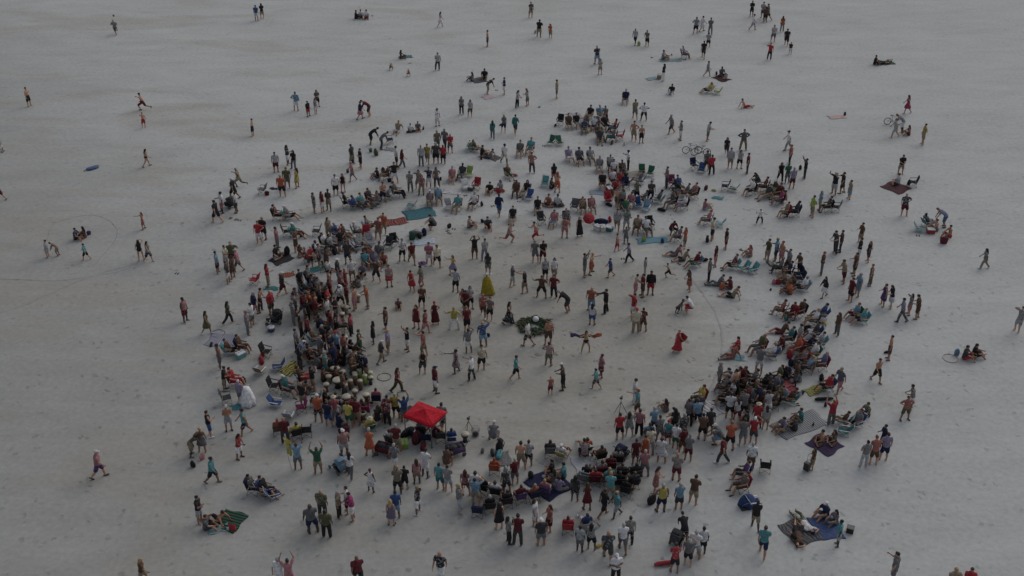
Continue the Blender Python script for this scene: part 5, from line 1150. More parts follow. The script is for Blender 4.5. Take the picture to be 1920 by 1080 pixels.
-12.54 10.16 m -145 1.025 M 1.19 lt bk gy bk -|
-11.84 -0.77 o -87 0.988 M 1.10 lt mr _dg bk -|
-14.12 4.96 q -101 1.025 M 1.08 lt bk _bk bk -|
20.35 6.78 n 116 1.026 M 1.08 lt br nv br wh|
-14.42 7.76 n -123 1.020 M 1.10 lt rd dg gy -|
19.66 7.29 o 108 1.009 M 1.11 tn nv gy br -|
-14.64 4.40 s -134 1.021 M 1.03 tn bk _dg bk -|
-13.84 8.09 s -97 1.004 M 1.10 lt mr dg br -|
-11.76 0.91 q -120 0.961 M 1.08 tn bk gy br -|
-11.62 -2.52 q -107 0.925 F 1.12 tn dg bk bkL -|
-12.91 1.88 w -76 0.984 M 1.04 lt bk br br -|
-13.57 0.62 s -109 0.955 F 1.08 lt bk _bk brL -|
-13.73 -1.36 q -55 0.937 F 1.07 lt br _bk bkL gy|
-15.83 10.17 c -111 1.011 M 1.03 lt br br br -|
-10.18 18.18 n -156 1.010 M 1.13 lt - nv bk gy|
10.98 18.35 q 179 0.984 M 1.18 tn dg nv bk -|
-13.71 12.23 s -136 0.967 F 1.13 lt kh kh bkL gy|
-10.32 -9.41 l -20 1.032 M 1.20 tn gy gy bk -|
8.20 17.16 w 166 0.996 M 1.09 lt - br br -|
8.69 17.06 n 143 0.980 F 1.10 bn gy bk brL -|
-12.52 -7.56 g -29 1.027 M 1.15 lt br gy bk br|
13.77 -10.56 x 68 1.062 M 1.15 lt bk bk bk -|
-7.76 -9.76 k -75 0.967 F 1.20 lt ol dg brL gy|
-11.59 -4.48 g -84 1.015 M 1.17 tn dg br br -|
-10.94 -6.05 g -71 1.010 M 1.15 lt br _dg bk dg|
9.75 -10.76 k 53 0.989 M 1.11 tn dg dg bk -|
-6.31 -9.58 l -8 1.008 M 1.12 tn mr _dg gy -|
-4.49 -11.70 g -40 0.988 M 1.08 tn mr nv bk br|
-13.29 -3.95 k -80 1.044 M 1.07 lt ol kh bk -|
-10.39 -2.96 g -87 0.989 F 1.20 lt nv _dg bkL -|
-10.14 -10.76 x -51 1.031 M 1.11 lt nv _dg bk -|
-7.90 -10.61 k -5 0.939 F 1.17 tn bk kh brL -|
-11.69 -6.16 g -73 1.024 M 1.04 lt br _bk br -|
9.86 18.44 m 179 0.950 F 1.04 lt ol nv brL br|
17.75 -6.22 g 52 0.952 F 1.19 lt bk _dg bkL -|
15.83 -6.71 g 36 1.023 M 1.02 tn bk dg bk dg|
-8.82 -9.05 l -23 1.006 M 1.06 dk br br br -|
8.40 33.68 n 152 1.000 M 1.10 tn gy bk br br|
15.18 -8.48 g 71 0.997 M 1.02 tn br nv gy -|
-10.09 -3.53 k -80 0.988 M 1.11 dk - br bd -|
-9.23 -9.98 g -23 0.924 F 1.16 bn gy br brL -|
-12.84 -0.00 g -99 1.035 M 1.05 lt ol nv br -|
16.99 -5.93 g 101 0.987 F 1.06 dk bk gy brL -|
-11.29 -8.35 x -90 1.044 M 1.03 lt bk _bk bd gy|
-10.66 9.59 g -158 1.035 M 1.16 lt br dg bk wh|
17.41 -2.48 x 97 1.033 M 1.11 lt mr gy br bk|
9.19 -9.27 g 24 0.901 F 1.18 lt br kh brL bk|
-12.25 -4.72 x -46 1.036 M 1.06 bn gy nv bk -|
-11.00 -4.11 x -86 0.984 F 1.14 tn mr _bk brL -|
13.36 19.69 k 114 1.062 M 1.12 dk bk gy bk -|
-12.12 10.68 l -144 1.022 M 1.11 bn br br br bk|
-9.98 -5.46 g -49 0.893 F 1.14 tn bk nv brL bk|
-11.98 -1.48 g -114 0.932 F 1.07 lt mr bk bkL -|
-11.70 0.29 g -89 0.941 F 1.02 tn co br bkL wh|
20.01 21.21 k 106 0.968 F 1.16 lt dg dg bkL -|
9.24 21.92 k 169 0.981 M 1.13 lt dg kh br -|
8.39 20.38 x 134 1.002 M 1.16 lt rd dg bk -|
-13.23 7.35 l -92 0.924 F 1.06 tn ol bk brL bk|
21.19 20.09 g 143 0.956 F 1.04 tn dg nv bkL bk|
-10.72 18.52 g -156 0.917 F 1.08 lt - kh bkL dg|
-15.49 9.66 x -118 0.932 F 1.05 tn br gy bkL -|
6.73 33.50 x 144 0.975 F 1.19 tn dg _dg brL -|
7.78 33.05 k 145 0.939 F 1.08 tn mr kh bkL -|'''
def parse(txt):
    out = []
    for ln in txt.strip().split('\n'):
        a, lab = (ln.split('|') + [''])[:2]; q = a.split()
        out.append(dict(x=float(q[0]), y=float(q[1]), pose=q[2], yaw=float(q[3]), sc=float(q[4]), sex=q[5], wide=float(q[6]), skin=q[7], top=q[8], bot=q[9], hair=q[10], shoe=q[11], label=lab))
    return out
people, crowd = parse(PEOPLE), parse(CROWD)
def topkind(c):
    if c == '-': return None, None
    return {'~': 'crop', '^': 'tank', '=': 'long', '*': 'dress', '%': 'gown'}.get(c[0], 'tee'), c.lstrip('~^=*%')
def botkind(c):
    if c == '-': return None, None
    return {'_': 'pants', '/': 'skirt', '.': 'briefs'}.get(c[0], 'shorts'), c.lstrip('_/.')
def hairkind(c):
    if c == 'bd': return None, None
    if c[0] == 'h': return ('brim' if c[1] in 'TB' else 'cap'), {'W': 'wh', 'K': 'bk', 'G': 'gy', 'R': 'rd', 'N': 'nv', 'T': 'cr', 'B': 'lb'}[c[1]]
    return ('hlong', c[:-1]) if c.endswith('L') else ('hshort', c)
jobs = {}; Jcache = {}
def want(key, mb, vox, ratio, extra=None):
    if key in jobs: return
    me = mb.mesh('tmp'); o = bpy.data.objects.new('tmp', me); COL.objects.link(o)
    md = o.modifiers.new('r', 'REMESH'); md.mode = 'VOXEL'; md.voxel_size = vox; md.use_smooth_shade = True
    sm = o.modifiers.new('s', 'SMOOTH'); sm.factor = .5; sm.iterations = 2
    de = o.modifiers.new('d', 'DECIMATE'); de.ratio = ratio
    jobs[key] = (o, extra)
for q in people + crowd:
    p, s = q['pose'], q['sex']
    if ('body', p, s) not in jobs:
        mb, J = body_raw(p, s); want(('body', p, s), mb, .023, .20, body_extra(J))
    for kd, c in (topkind(q['top']), botkind(q['bot'])):
        if kd: want((kd, p, s), garment_raw(kd, p, s), .027, .25)
    hk, c = hairkind(q['hair'])
    if hk: want((hk, p, s), hair_raw(hk, p, s), .018, .22)
dg = bpy.context.evaluated_depsgraph_get(); MESH = {}
for key, (o, extra) in jobs.items():
    me = bpy.data.meshes.new_from_object(o.evaluated_get(dg)); me.name = '%s_%s_%s' % key
    if extra:
        bm = bmesh.new(); bm.from_mesh(me); base = len(bm.verts); vs = [bm.verts.new(v) for v in extra.v]
        for f, mi in zip(extra.f, extra.m):
            fc = bm.faces.new([vs[i] for i in f]); fc.material_index = mi
        bm.to_mesh(me); bm.free()
    me.polygons.foreach_set('use_smooth', [True] * len(me.polygons))
    me.materials.clear()
    for _ in range(2 if extra else 1): me.materials.append(None)
    MESH[key] = me
for key, (o, extra) in jobs.items():
    m_ = o.data; bpy.data.objects.remove(o); bpy.data.meshes.remove(m_)
for p in POSES:
    for s in 'MF':
        for S in 'LR': MESH[('shoe' + S, p, s)] = shoe_raw(p, s, S).mesh('shoe_%s_%s_%s' % (p, s, S))
NAMES = dict(tee='shirt', tank='tank_top', long='long_sleeved_top', crop='bikini_top', dress='dress', gown='long_dress', shorts='shorts', pants='trousers', skirt='skirt', briefs='briefs', cap='cap', brim='sun_hat')
def figure_parts(q):
    p, s = q['pose'], q['sex']; yield 'body', MESH[('body', p, s)], [SKIN[q['skin']], EYE]
    k, c = topkind(q['top'])
    pr = int(abs(q['x'] * 137 + q['y'] * 71))
    if k: yield NAMES[k], MESH[(k, p, s)], [printed(c, pr % 3) if pr % 10 < 3 else cloth(c)]
    k, c = botkind(q['bot'])
    if k: yield NAMES[k], MESH[(k, p, s)], [printed(c, 2) if pr % 9 == 1 else cloth(c)]
    k, c = hairkind(q['hair'])
    if k: yield ('hair' if k[0] == 'h' else NAMES[k]), MESH[(k, p, s)], [hairmat(c) if k[0] == 'h' else cloth(c)]
    if q['shoe'] != '-':
        for S in 'LR': yield 'shoe', MESH[('shoe' + S, p, s)], [cloth(q['shoe'])]
for q in people:
    root = empty('person', (q['x'], q['y'], 0), R(q['yaw']), (q['sc'] * q['wide'], q['sc'] * (1 + (q['wide'] - 1) * 1.2), q['sc']))
    tag(root, q['label'], 'person', 'people gathered on the beach')
    for nm, me, ms in figure_parts(q): link(nm, me, ms, root)
# the rest of the gathering, past the first three hundred, as one mass
def build_crowd():
    mats, midx = [], {}; Vs, Ls, Lt, Mi = [], [], [], []; off = 0; cache = {}
    for q in crowd:
        M = Matrix.Translation((q['x'], q['y'], 0)) @ Matrix.Rotation(R(q['yaw']), 4, 'Z') @ Matrix.Diagonal((q['sc'] * q['wide'], q['sc'] * (1 + (q['wide'] - 1) * 1.2), q['sc'], 1))
        A = np.array(M)
        for nm, me, ms in figure_parts(q):
            if me.name not in cache:
                v = np.empty(len(me.vertices) * 3, np.float32); me.vertices.foreach_get('co', v); li = np.empty(len(me.loops), np.int32); me.loops.foreach_get('vertex_index', li)
                lt = np.empty(len(me.polygons), np.int32); me.polygons.foreach_get('loop_total', lt); mi = np.empty(len(me.polygons), np.int32); me.polygons.foreach_get('material_index', mi); cache[me.name] = (v.reshape(-1, 3), li, lt, mi)
            v, li, lt, mi = cache[me.name]; loc = []
            for m in ms:
                if m.name not in midx: midx[m.name] = len(mats); mats.append(m)
                loc.append(midx[m.name])
            Vs.append(v @ A[:3, :3].T + A[:3, 3]); Ls.append(li + off); Lt.append(lt); Mi.append(np.array(loc, np.int32)[np.minimum(mi, len(loc) - 1)]); off += len(v)
    v = np.concatenate(Vs).astype(np.float32); li = np.concatenate(Ls).astype(np.int32); lt = np.concatenate(Lt).astype(np.int32); mi = np.concatenate(Mi).astype(np.int32)
    me = bpy.data.meshes.new('crowd'); me.vertices.add(len(v)); me.vertices.foreach_set('co', v.ravel()); me.loops.add(len(li)); me.loops.foreach_set('vertex_index', li)
    me.polygons.add(len(lt)); me.polygons.foreach_set('loop_start', np.concatenate([[0], np.cumsum(lt)[:-1]]).astype(np.int32))
    try: me.polygons.foreach_set('loop_total', lt)
    except Exception: pass
    me.polygons.foreach_set('material_index', mi); me.polygons.foreach_set('use_smooth', np.ones(len(lt), bool))
    for m in mats: me.materials.append(m)
    me.update(calc_edges=True); me.validate()
    o = bpy.data.objects.new('crowd', me); COL.objects.link(o); tag(o, 'smaller figures of the gathering, seated around the ring or standing farther off', 'crowd', kind='stuff')
build_crowd()

# ---------------------------------------------------------------- folding chairs
def strip(z0, y0, z1, y1, w, sag=0.0, n=5, wy=0.0):
    return [[(w * (j / 4 - .5) * 1.0, y0 + (y1 - y0) * i / n + wy, z0 + (z1 - z0) * i / n - sag * math.sin(math.pi * j / 4) * math.sin(math.pi * i / n)) for j in range(5)] for i in range(n + 1)]
def chair_meshes(kind):
    out = []
    if kind == 'beach':      # low reclining chair with a tube frame, forward is +Y
        out.append(('seat', MB().panel(strip(.27, -.24, .34, .26, .50, .04), .012).mesh('beach_seat'), 'f'))
        out.append(('backrest', MB().panel(strip(.28, -.25, .86, -.52, .50, .03), .012).mesh('beach_back'), 'f'))
        for s_ in (-1, 1):
            x = s_ * .275
            m = MB().tube([(x, -.56, .92), (x, -.23, .25), (x, .30, .35)], .013).tube([(x, .30, .36), (x, -.02, .012)], .013).tube([(x, .16, .49), (x, -.34, .012)], .013)
            m.tube([(x, -.34, .015), (x, -.02, .015)], .012); out.append(('side_frame', m.mesh('beach_frame'), 'm'))
            out.append(('armrest', MB().loft([(x, -.40, .52), (x, -.1, .51), (x, .20, .50)], [(.032, .012)] * 3, (1, 0, 0), 8).mesh('beach_arm'), 'a'))
        for y_, z_ in ((-.56, .92), (.30, .35), (-.34, .02)): out.append(('crossbar', MB().tube([(-.275, y_, z_), (.275, y_, z_)], .013).mesh('beach_bar'), 'm'))
    else:                    # folding camp chair with crossed legs
        out.append(('seat', MB().panel(strip(.37, -.20, .43, .27, .52, .05), .014).mesh('camp_seat'), 'f'))
        out.append(('backrest', MB().panel(strip(.38, -.23, .92, -.37, .54, 0), .016).panel([[(-.27 + .54 * j / 4, -.385 - .03 * math.sin(math.pi * j / 4), .86 + .07 * i) for j in range(5)] for i in range(2)], .018).mesh('camp_back'), 'f'))
        for s_ in (-1, 1):
            x = s_ * .27
            m = MB().tube([(x, -.23, .38), (x, -.38, .94)], .011).tube([(x, .27, .44), (x, .27, .60)], .011)
            m.tube([(x, .27, .44), (x * 1.05, -.27, .01)], .011).tube([(x, -.20, .38), (x * 1.05, .29, .01)], .011); out.append(('side_frame', m.mesh('camp_frame'), 'm'))
            out.append(('armrest', MB().panel([[(x - .04 + .08 * j, .28 - .58 * i / 3, .61 + .02 * i) for j in range(2)] for i in range(4)], .012).mesh('camp_arm'), 'f'))
        m = MB()
        for y in (-.27, .29): m.tube([(-.28, y, .015), (.27, .0 + y * .9, .40)], .010).tube([(.28, y, .015), (-.27, y * .9, .40)], .010)
        out.append(('cross_legs', m.mesh('camp_cross'), 'm'))
    return out
CH = {k: chair_meshes(k) for k in ('beach', 'camp')}
CHAIRS = '''2.92 -19.80 -7 camp rd|red camp chair of person in red shirt, red shorts, near side
3.87 -19.42 10 beach bw|navy-and-white striped beach chair under seated person in blue shirt, brown hair
-1.81 -18.50 -10 camp nv|empty navy camp chair, on open sand, near side
-1.19 -18.19 11 camp bk|black camp chair under seated person in black shirt, grey hair
-0.29 -17.80 13 camp bk|leftmost black camp chair of person in black shirt, charcoal shorts, black hair
13.03 -17.68 -74 beach bu|empty blue beach chair, on open sand, near right side
0.44 -17.42 18 camp pu|purple camp chair under seated person in maroon shirt, brown hair
1.16 -17.30 27 camp nv|navy camp chair under seated person in coral shirt, blond hair
-12.82 -17.02 -66 beach bu|empty blue beach chair, on open sand, near left side
-0.87 -17.01 -13 camp bk|black camp chair of person in white shirt, black shorts, near side
1.80 -16.92 -15 camp pu|purple camp chair under seated person in pink shirt, blond hair
6.20 -16.89 -25 camp bk|rightmost black camp chair of person in black shirt, charcoal shorts, black hair
-13.37 -16.73 -109 beach bu|blue beach chair of person in black shirt, navy shorts, near left side
-1.52 -16.70 -23 camp bk|black camp chair under seated person in black shirt, blond hair
-14.08 -16.66 -98 camp nv|navy camp chair of person in black shirt, navy shorts, near left side
12.57 -16.47 -254 camp rd|red camp chair of person in brown shirt, brown shorts, near right side
6.61 -16.25 14 camp bk|black camp chair of person in charcoal shirt, black shorts, near side
5.89 -16.24 -10 camp bk|middle black camp chair of person in black shirt, charcoal shorts, black hair
4.53 -15.99 -0 camp mr|maroon camp chair under seated person in red shirt, brown hair
5.25 -15.91 20 camp rd|red camp chair under seated person in turquoise shirt, blond hair
3.91 -15.88 -16 camp gy|empty grey camp chair, in the ring's near crowd
6.78 -15.55 9 camp dg|charcoal camp chair of person in black shirt, black shorts, in front of the navy stroller
6.06 -15.54 -6 camp bk|black camp chair of person in charcoal shirt, black shorts, in front of the navy stroller
12.81 -15.47 -281 camp pu|purple camp chair under seated person in purple shirt, brown hair
4.19 -15.33 -23 beach lb|light blue beach chair under seated person in black shirt, brown hair
4.91 -15.28 15 camp mr|maroon camp chair under seated person in maroon shirt, black hair
-0.96 -15.03 -9 camp or|orange camp chair under seated person in orange shirt, ginger hair
5.47 -14.83 1 camp mr|maroon camp chair under seated person in maroon shirt, brown hair
14.08 -14.82 -10 camp bk|empty black camp chair, on open sand, near right side
5.92 -14.28 -0 camp bk|black camp chair of person in brown shirt, black shorts, in front of the navy stroller
4.96 -13.98 19 camp bk|black camp chair of person in brown shirt, charcoal shorts, left of the navy stroller
2.86 -13.61 -26 beach yl|yellow beach chair under seated person in white shirt, white cap
2.15 -13.53 -1 camp gy|grey camp chair under seated person in charcoal shirt, black hair
4.19 -13.09 15 beach gn|green beach chair under seated person in orange shirt, brown hair
-6.90 -12.54 -27 camp dg|charcoal camp chair under seated person in white shirt, brown hair
-4.90 -12.32 -3 camp nv|empty navy camp chair, in front of the red canopy
-4.09 -12.17 2 camp dg|empty charcoal camp chair, right of the red canopy
-3.47 -12.17 3 beach bu|blue beach chair of person in blue shirt, black shorts, right of the red canopy
7.89 -11.98 1 camp gy|grey camp chair under seated person in light blue shirt, brown hair
-12.44 -11.90 27 camp bk|black camp chair under seated person in yellow shirt, brown hair
-5.19 -11.71 -22 camp bk|black camp chair under seated person in black shirt, brown hair
-11.89 -11.62 7 camp bk|empty black camp chair beside person in yellow shirt
-13.54 -11.51 10 camp br|brown camp chair under seated person in orange shirt, ginger hair
19.20 -11.48 -288 beach tl|empty teal beach chair, on open sand, near right side
-8.32 -11.12 27 beach gn|green beach chair under seated person in yellow shirt, cream sun hat
20.13 -10.74 -244 beach bu|blue beach chair of person in grey shirt, black shorts, near right side
19.44 -10.56 -294 beach tq|turquoise beach chair of person in brown shirt, khaki shorts, near right side
-13.18 -9.95 -8 beach bw|empty navy-and-white striped beach chair, in the ring's near left crowd
-8.70 -9.66 4 camp mg|empty magenta camp chair beside person in grey shirt
-12.55 -9.36 -249 camp mg|empty magenta camp chair beside person in black shirt
-9.59 -9.13 27 beach bu|blue beach chair under seated person in red shirt, brown hair
15.64 -9.01 -272 camp dg|charcoal camp chair under seated person in brown shirt, brown hair
-14.09 -8.80 -103 beach bu|empty blue beach chair, in the ring's near left crowd
-11.80 -8.71 -268 camp bk|rightmost empty black camp chair, in the ring's near left crowd
-10.56 -8.67 12 beach bu|blue beach chair under seated person in charcoal shirt, brown hair
12.85 -8.66 -287 camp bk|leftmost black camp chair of person in black shirt, black shorts, black hair
-8.14 -8.55 4 camp nv|navy camp chair under seated person in red shirt, black hair
16.71 -8.46 -284 beach tq|turquoise beach chair of person in brown shirt, charcoal shorts, near right side
11.32 -8.46 -249 camp rd|red camp chair under seated person in yellow shirt, brown hair
14.03 -8.46 -259 beach lb|light blue beach chair under seated person in coral shirt, black hair
-17.18 -8.42 -73 camp dg|empty charcoal camp chair, on open sand, near left side
15.99 -8.38 -247 beach lb|light blue beach chair under seated person in olive shirt, brown hair
13.23 -8.05 -256 camp bk|black camp chair of person in white shirt, black shorts, near right crowd
15.50 -7.86 -281 camp dg|charcoal camp chair of person in black shirt, grey shorts, near right crowd
14.71 -7.61 -269 camp bk|black camp chair under seated person in charcoal shirt, black cap
-13.72 -7.53 -113 camp mr|maroon camp chair under seated person in teal shirt, white cap
16.03 -7.38 -243 camp gy|grey camp chair under seated person in lavender shirt, blond hair
12.96 -7.36 -293 camp dg|charcoal camp chair of person in black shirt, charcoal shorts, near right crowd
14.09 -7.25 -296 camp dg|charcoal camp chair under seated person in brown shirt, black hair
-14.51 -7.18 -102 camp bk|leftmost empty black camp chair, in the ring's near left crowd
15.30 -7.17 -296 camp bk|rightmost black camp chair of person in black shirt, black shorts, black hair
19.25 -7.09 -256 beach bu|blue beach chair under seated person in red long-sleeved top, black hair
13.46 -6.84 -274 camp rd|red camp chair of person in white shirt, charcoal shorts, near right crowd
-17.08 -6.70 -97 camp rd|red camp chair of person in red shirt, red shorts, left side
14.82 -6.63 -295 camp dg|charcoal camp chair under seated person in grey shirt, brown hair
14.11 -6.53 -256 camp bk|black camp chair of person in maroon shirt, brown shorts, near right crowd
-12.96 -6.48 -68 camp bk|black camp chair of person in brown shirt, red shorts, near left crowd
16.41 -6.33 -257 camp bk|black camp chair under seated person in olive shirt, black hair
-15.68 -5.32 -18 beach kh|empty khaki beach chair, in the ring's left crowd
18.51 -5.23 -293 camp gy|grey camp chair under seated person in light blue shirt, blond hair
19.43 -4.95 -266 camp rd|red camp chair under seated person in blue shirt, grey hair
-14.73 -4.95 -257 beach bu|empty blue beach chair, in the ring's left crowd
-9.92 -4.77 -114 camp gy|grey camp chair under seated person in brown shirt, grey hair
18.34 -4.40 -280 camp rd|red camp chair of person in brown shirt, charcoal shorts, right crowd
-10.29 -4.15 -90 camp bk|black camp chair of person in charcoal shirt, brown shorts, left crowd
-12.65 -4.13 -77 camp mr|maroon camp chair under seated person in brown shirt, black hair
16.45 -3.66 -273 beach bu|blue beach chair under seated person in white shirt, grey hair
19.13 -3.56 -262 beach gn|green beach chair under seated person in white shirt, brown hair
-15.64 -3.47 -107 camp bk|empty black camp chair, in the ring's left crowd
-12.99 -3.36 -94 beach bu|blue beach chair under seated person in lavender shirt, white cap
-18.04 -3.18 -95 beach tq|turquoise beach chair of person in brown shirt, black shorts, left crowd
18.24 -3.09 -249 camp rd|red camp chair under seated person in orange shirt, ginger hair
15.91 -2.99 -254 camp rd|red camp chair under seated person in olive shirt, bald
-17.37 -2.92 -94 camp nv|navy camp chair under seated person in brown shirt, brown hair
19.03 -2.66 -298 beach tl|teal beach chair under seated person in navy shirt, black hair
19.80 -2.32 -271 beach tq|turquoise beach chair under seated person in light grey shirt, black hair
17.95 -2.01 -270 camp nv|navy camp chair under seated person in teal shirt, brown hair
-12.77 -1.91 -73 beach tq|turquoise beach chair of person in brown shirt, grey shorts, left crowd
19.75 -1.14 -271 beach bu|blue beach chair under seated person in charcoal shirt, black hair
-12.43 -0.62 -85 camp bk|black camp chair under seated person in navy shirt, black hair
-11.31 -0.47 -82 camp bk|black camp chair of person in maroon shirt, charcoal shorts, left crowd
20.03 0.17 -286 camp bk|black camp chair under seated person in white shirt, blond hair
23.23 0.49 -261 beach tq|turquoise beach chair under seated person in turquoise shirt, grey hair
18.67 1.00 -255 camp rd|red camp chair under seated person in maroon shirt, brown hair
20.71 1.10 -279 beach bu|blue beach chair of person in blue shirt, light blue shorts, right side
22.93 1.14 -257 beach gn|green beach chair under seated person in light blue shirt, ginger hair
19.34 1.25 -247 camp bk|black camp chair of person in brown shirt, maroon shorts, right crowd
18.11 1.46 -295 camp mr|maroon camp chair under seated person in coral shirt, brown hair
-13.16 4.03 -97 camp bk|black camp chair of person in brown shirt, charcoal shorts, left crowd
-14.14 4.05 -77 beach bu|blue beach chair of person in black shirt, brown shorts, left crowd
-13.65 4.57 -97 beach bu|blue beach chair under seated person in brown shirt, brown hair
-14.23 4.58 -90 beach bw|empty navy-and-white striped beach chair, in the ring's left crowd
20.18 4.67 -265 beach lb|light blue beach chair under seated person in white shirt, grey hair
-18.02 5.52 -287 camp rd|empty red camp chair, in the ring's left crowd
-14.13 5.57 -98 camp bk|black camp chair of person in black shirt, navy shorts, far left crowd
20.17 5.71 -264 camp nv|nearer empty navy camp chair, on open sand, right side
20.13 6.33 -264 camp nv|farther empty navy camp chair, on open sand, right side
19.54 6.50 -284 camp nv|navy camp chair under seated person in navy shirt, black hair
17.02 7.09 -246 beach tq|nearer empty turquoise beach chair, in the ring's far right crowd
19.07 7.14 -279 camp dg|charcoal camp chair under seated person in grey shirt, grey hair
16.46 7.34 -246 beach tq|farther empty turquoise beach chair, in the ring's far right crowd
15.81 7.68 -262 beach tq|turquoise beach chair under seated person in maroon shirt, brown hair
-10.52 7.98 -168 camp nv|navy camp chair under seated person in turquoise shirt, brown hair
13.16 8.04 -256 beach lb|light blue beach chair of person in maroon shirt, green shorts, far right crowd
-9.81 8.05 -157 beach bu|blue beach chair under seated person in lavender shirt, grey hair
-14.78 8.64 -65 camp rd|red camp chair under seated person in coral shirt, grey hair
-10.29 8.66 -204 beach lb|light blue beach chair under seated person in coral shirt, brown hair
-9.69 9.06 -205 camp bk|black camp chair under seated person in grey shirt, brown hair
-14.10 9.50 -98 camp dg|charcoal camp chair under seated person in white shirt, maroon hair
-13.26 10.33 -114 camp dg|charcoal camp chair under seated person in light grey shirt, black hair
-9.10 10.54 -195 camp dg|empty charcoal camp chair beside person in grey shirt
-11.35 10.60 -74 beach bu|blue beach chair under seated person in light blue shirt, cream sun hat
-13.81 10.79 -112 camp bk|black camp chair of person in white shirt, grey shorts, far left crowd
-8.69 11.01 -157 camp bk|empty black camp chair beside person in coral shirt
-10.49 11.26 -158 beach bw|empty navy-and-white striped beach chair, in the ring's far left crowd
12.40 11.71 -288 camp gy|grey camp chair under seated person in lavender shirt, brown hair
-12.51 12.10 -100 camp rd|red camp chair of person in brown shirt, khaki shorts, far left crowd
-10.90 12.29 -176 camp rd|empty red camp chair, in the ring's far left crowd
-13.11 12.49 -112 beach bu|blue beach chair under seated person in blue shirt, grey hair
-16.22 12.49 -102 beach tq|turquoise beach chair under seated person in teal shirt, white cap
-11.71 12.56 -81 camp dg|charcoal camp chair under seated person in grey shirt, white cap
-16.93 12.62 -81 camp bk|empty black camp chair, in the ring's far left crowd
-14.68 12.69 -275 camp dg|empty charcoal camp chair beside person in khaki shirt
10.12 13.07 -163 camp bk|black camp chair of person in white shirt, black shorts, far right crowd
9.44 13.29 -197 camp rd|red camp chair of person in khaki shirt, brown shorts, far right crowd
30.87 13.32 -108 beach tq|empty turquoise beach chair, on open sand, far right side
-10.85 13.61 -91 beach lb|light blue beach chair of person in maroon shirt, brown shorts, far left crowd
10.48 13.75 -166 camp bk|empty black camp chair, in the ring's far right crowd
15.72 14.15 -286 beach tq|empty turquoise beach chair beside person in pink shirt
31.66 14.24 -67 beach tq|turquoise beach chair under seated person in grey shirt, black hair
3.16 14.29 -201 camp pk|pink camp chair under seated person in pink shirt, brown hair
14.95 14.42 -284 camp gy|grey camp chair under seated person in pink shirt, red hair
2.24 14.49 -163 camp dg|empty charcoal camp chair, in the ring's far crowd
4.16 14.56 -172 camp nv|navy camp chair of person in grey shirt, charcoal shorts, left of the red umbrella
0.04 15.10 -188 beach tq|turquoise beach chair under seated person in black shirt, black hair
-18.12 15.24 -92 camp bk|black camp chair under seated person in maroon shirt, black hair
-17.20 15.31 -91 beach tq|turquoise beach chair under seated person in grey shirt, white hair
21.14 15.71 -258 camp rd|red camp chair of person in khaki shirt, khaki shorts, far right side
21.94 15.82 -274 camp nv|navy camp chair under seated person in charcoal shirt, black hair
8.79 16.21 -166 camp dg|charcoal camp chair under seated person in green shirt, black hair
5.50 16.57 -177 camp rd|red camp chair of person in khaki shirt, brown shorts, behind the red umbrella
24.61 16.60 -267 camp bk|black camp chair of person in black shirt, charcoal shorts, far right side
25.23 16.60 -287 camp bk|empty black camp chair, on open sand, far right side
1.99 16.64 -184 beach lb|light blue beach chair under seated person in black shirt, black hair
6.22 16.64 -170 camp mr|maroon camp chair under seated person in pink shirt, blond hair
4.85 16.64 -197 camp gy|empty grey camp chair, behind the red umbrella
10.42 16.64 -201 beach lb|empty light blue beach chair, in the ring's far right crowd
-4.25 16.78 -203 camp dg|charcoal camp chair under seated person in turquoise shirt, grey hair
13.42 16.92 -263 camp bk|black camp chair under seated person in white shirt, grey hair
-4.94 16.92 -166 beach bw|empty navy-and-white striped beach chair, right of the striped teal mat
-12.24 17.02 -105 beach bu|blue beach chair under seated person in blue shirt, brown hair
9.90 17.20 -171 beach bu|empty blue beach chair, in the ring's far right crowd
-7.93 17.21 -276 beach tq|empty turquoise beach chair, behind the striped teal mat
9.28 17.24 -207 camp gy|grey camp chair under seated person in pink shirt, brown hair
-2.99 17.28 -207 camp mr|maroon camp chair under seated person in white shirt, grey hair
-13.03 17.35 -70 camp nv|navy camp chair of person in black shirt, black shorts, far left crowd
12.55 17.35 -243 camp bk|black camp chair of person in charcoal shirt, grey shorts, far right crowd
-11.67 17.46 -109 beach tq|turquoise beach chair under seated person in turquoise shirt, brown hair
-10.69 17.47 -265 beach gn|green beach chair under seated person in grey shirt, brown hair
8.65 17.78 -179 beach bu|blue beach chair under seated person in grey shirt, grey hair
21.10 17.78 -279 camp bk|black camp chair under seated person in magenta shirt, brown hair
-6.46 17.85 -179 beach lb|light blue beach chair under seated person in maroon shirt, white cap
7.58 17.92 -167 camp rd|empty red camp chair beside person in grey shirt
-11.18 17.99 -112 camp mr|maroon camp chair under seated person in charcoal shirt, black hair
11.54 18.11 -279 beach lb|light blue beach chair under seated person in grey shirt, black hair
10.40 18.16 -295 beach bu|blue beach chair of person in grey shirt, black shorts, far right crowd
-5.81 18.21 -171 camp mr|maroon camp chair under seated person in light blue shirt, white cap
1.35 18.58 -197 beach bu|empty blue beach chair, in the ring's far crowd
-9.89 18.79 -277 beach lb|light blue beach chair under seated person in light grey shirt, black hair
14.46 18.87 -246 camp bk|black camp chair under seated person in coral shirt, brown hair
20.29 18.95 -243 beach lm|lime beach chair under seated person in charcoal shirt, brown hair
21.15 18.95 -259 camp br|brown camp chair under seated person in maroon shirt, brown hair
-9.24 19.10 -93 camp gy|grey camp chair under seated person in black shirt, brown hair
13.86 19.26 -270 beach lb|light blue beach chair under seated person in grey shirt, brown hair
0.32 19.46 -190 camp rd|red camp chair of person in brown shirt, brown shorts, far crowd
19.13 19.54 -248 camp bk|black camp chair of person in white shirt, charcoal shorts, far right side
1.11 19.61 -207 beach lb|light blue beach chair under seated person in black shirt, long brown hair
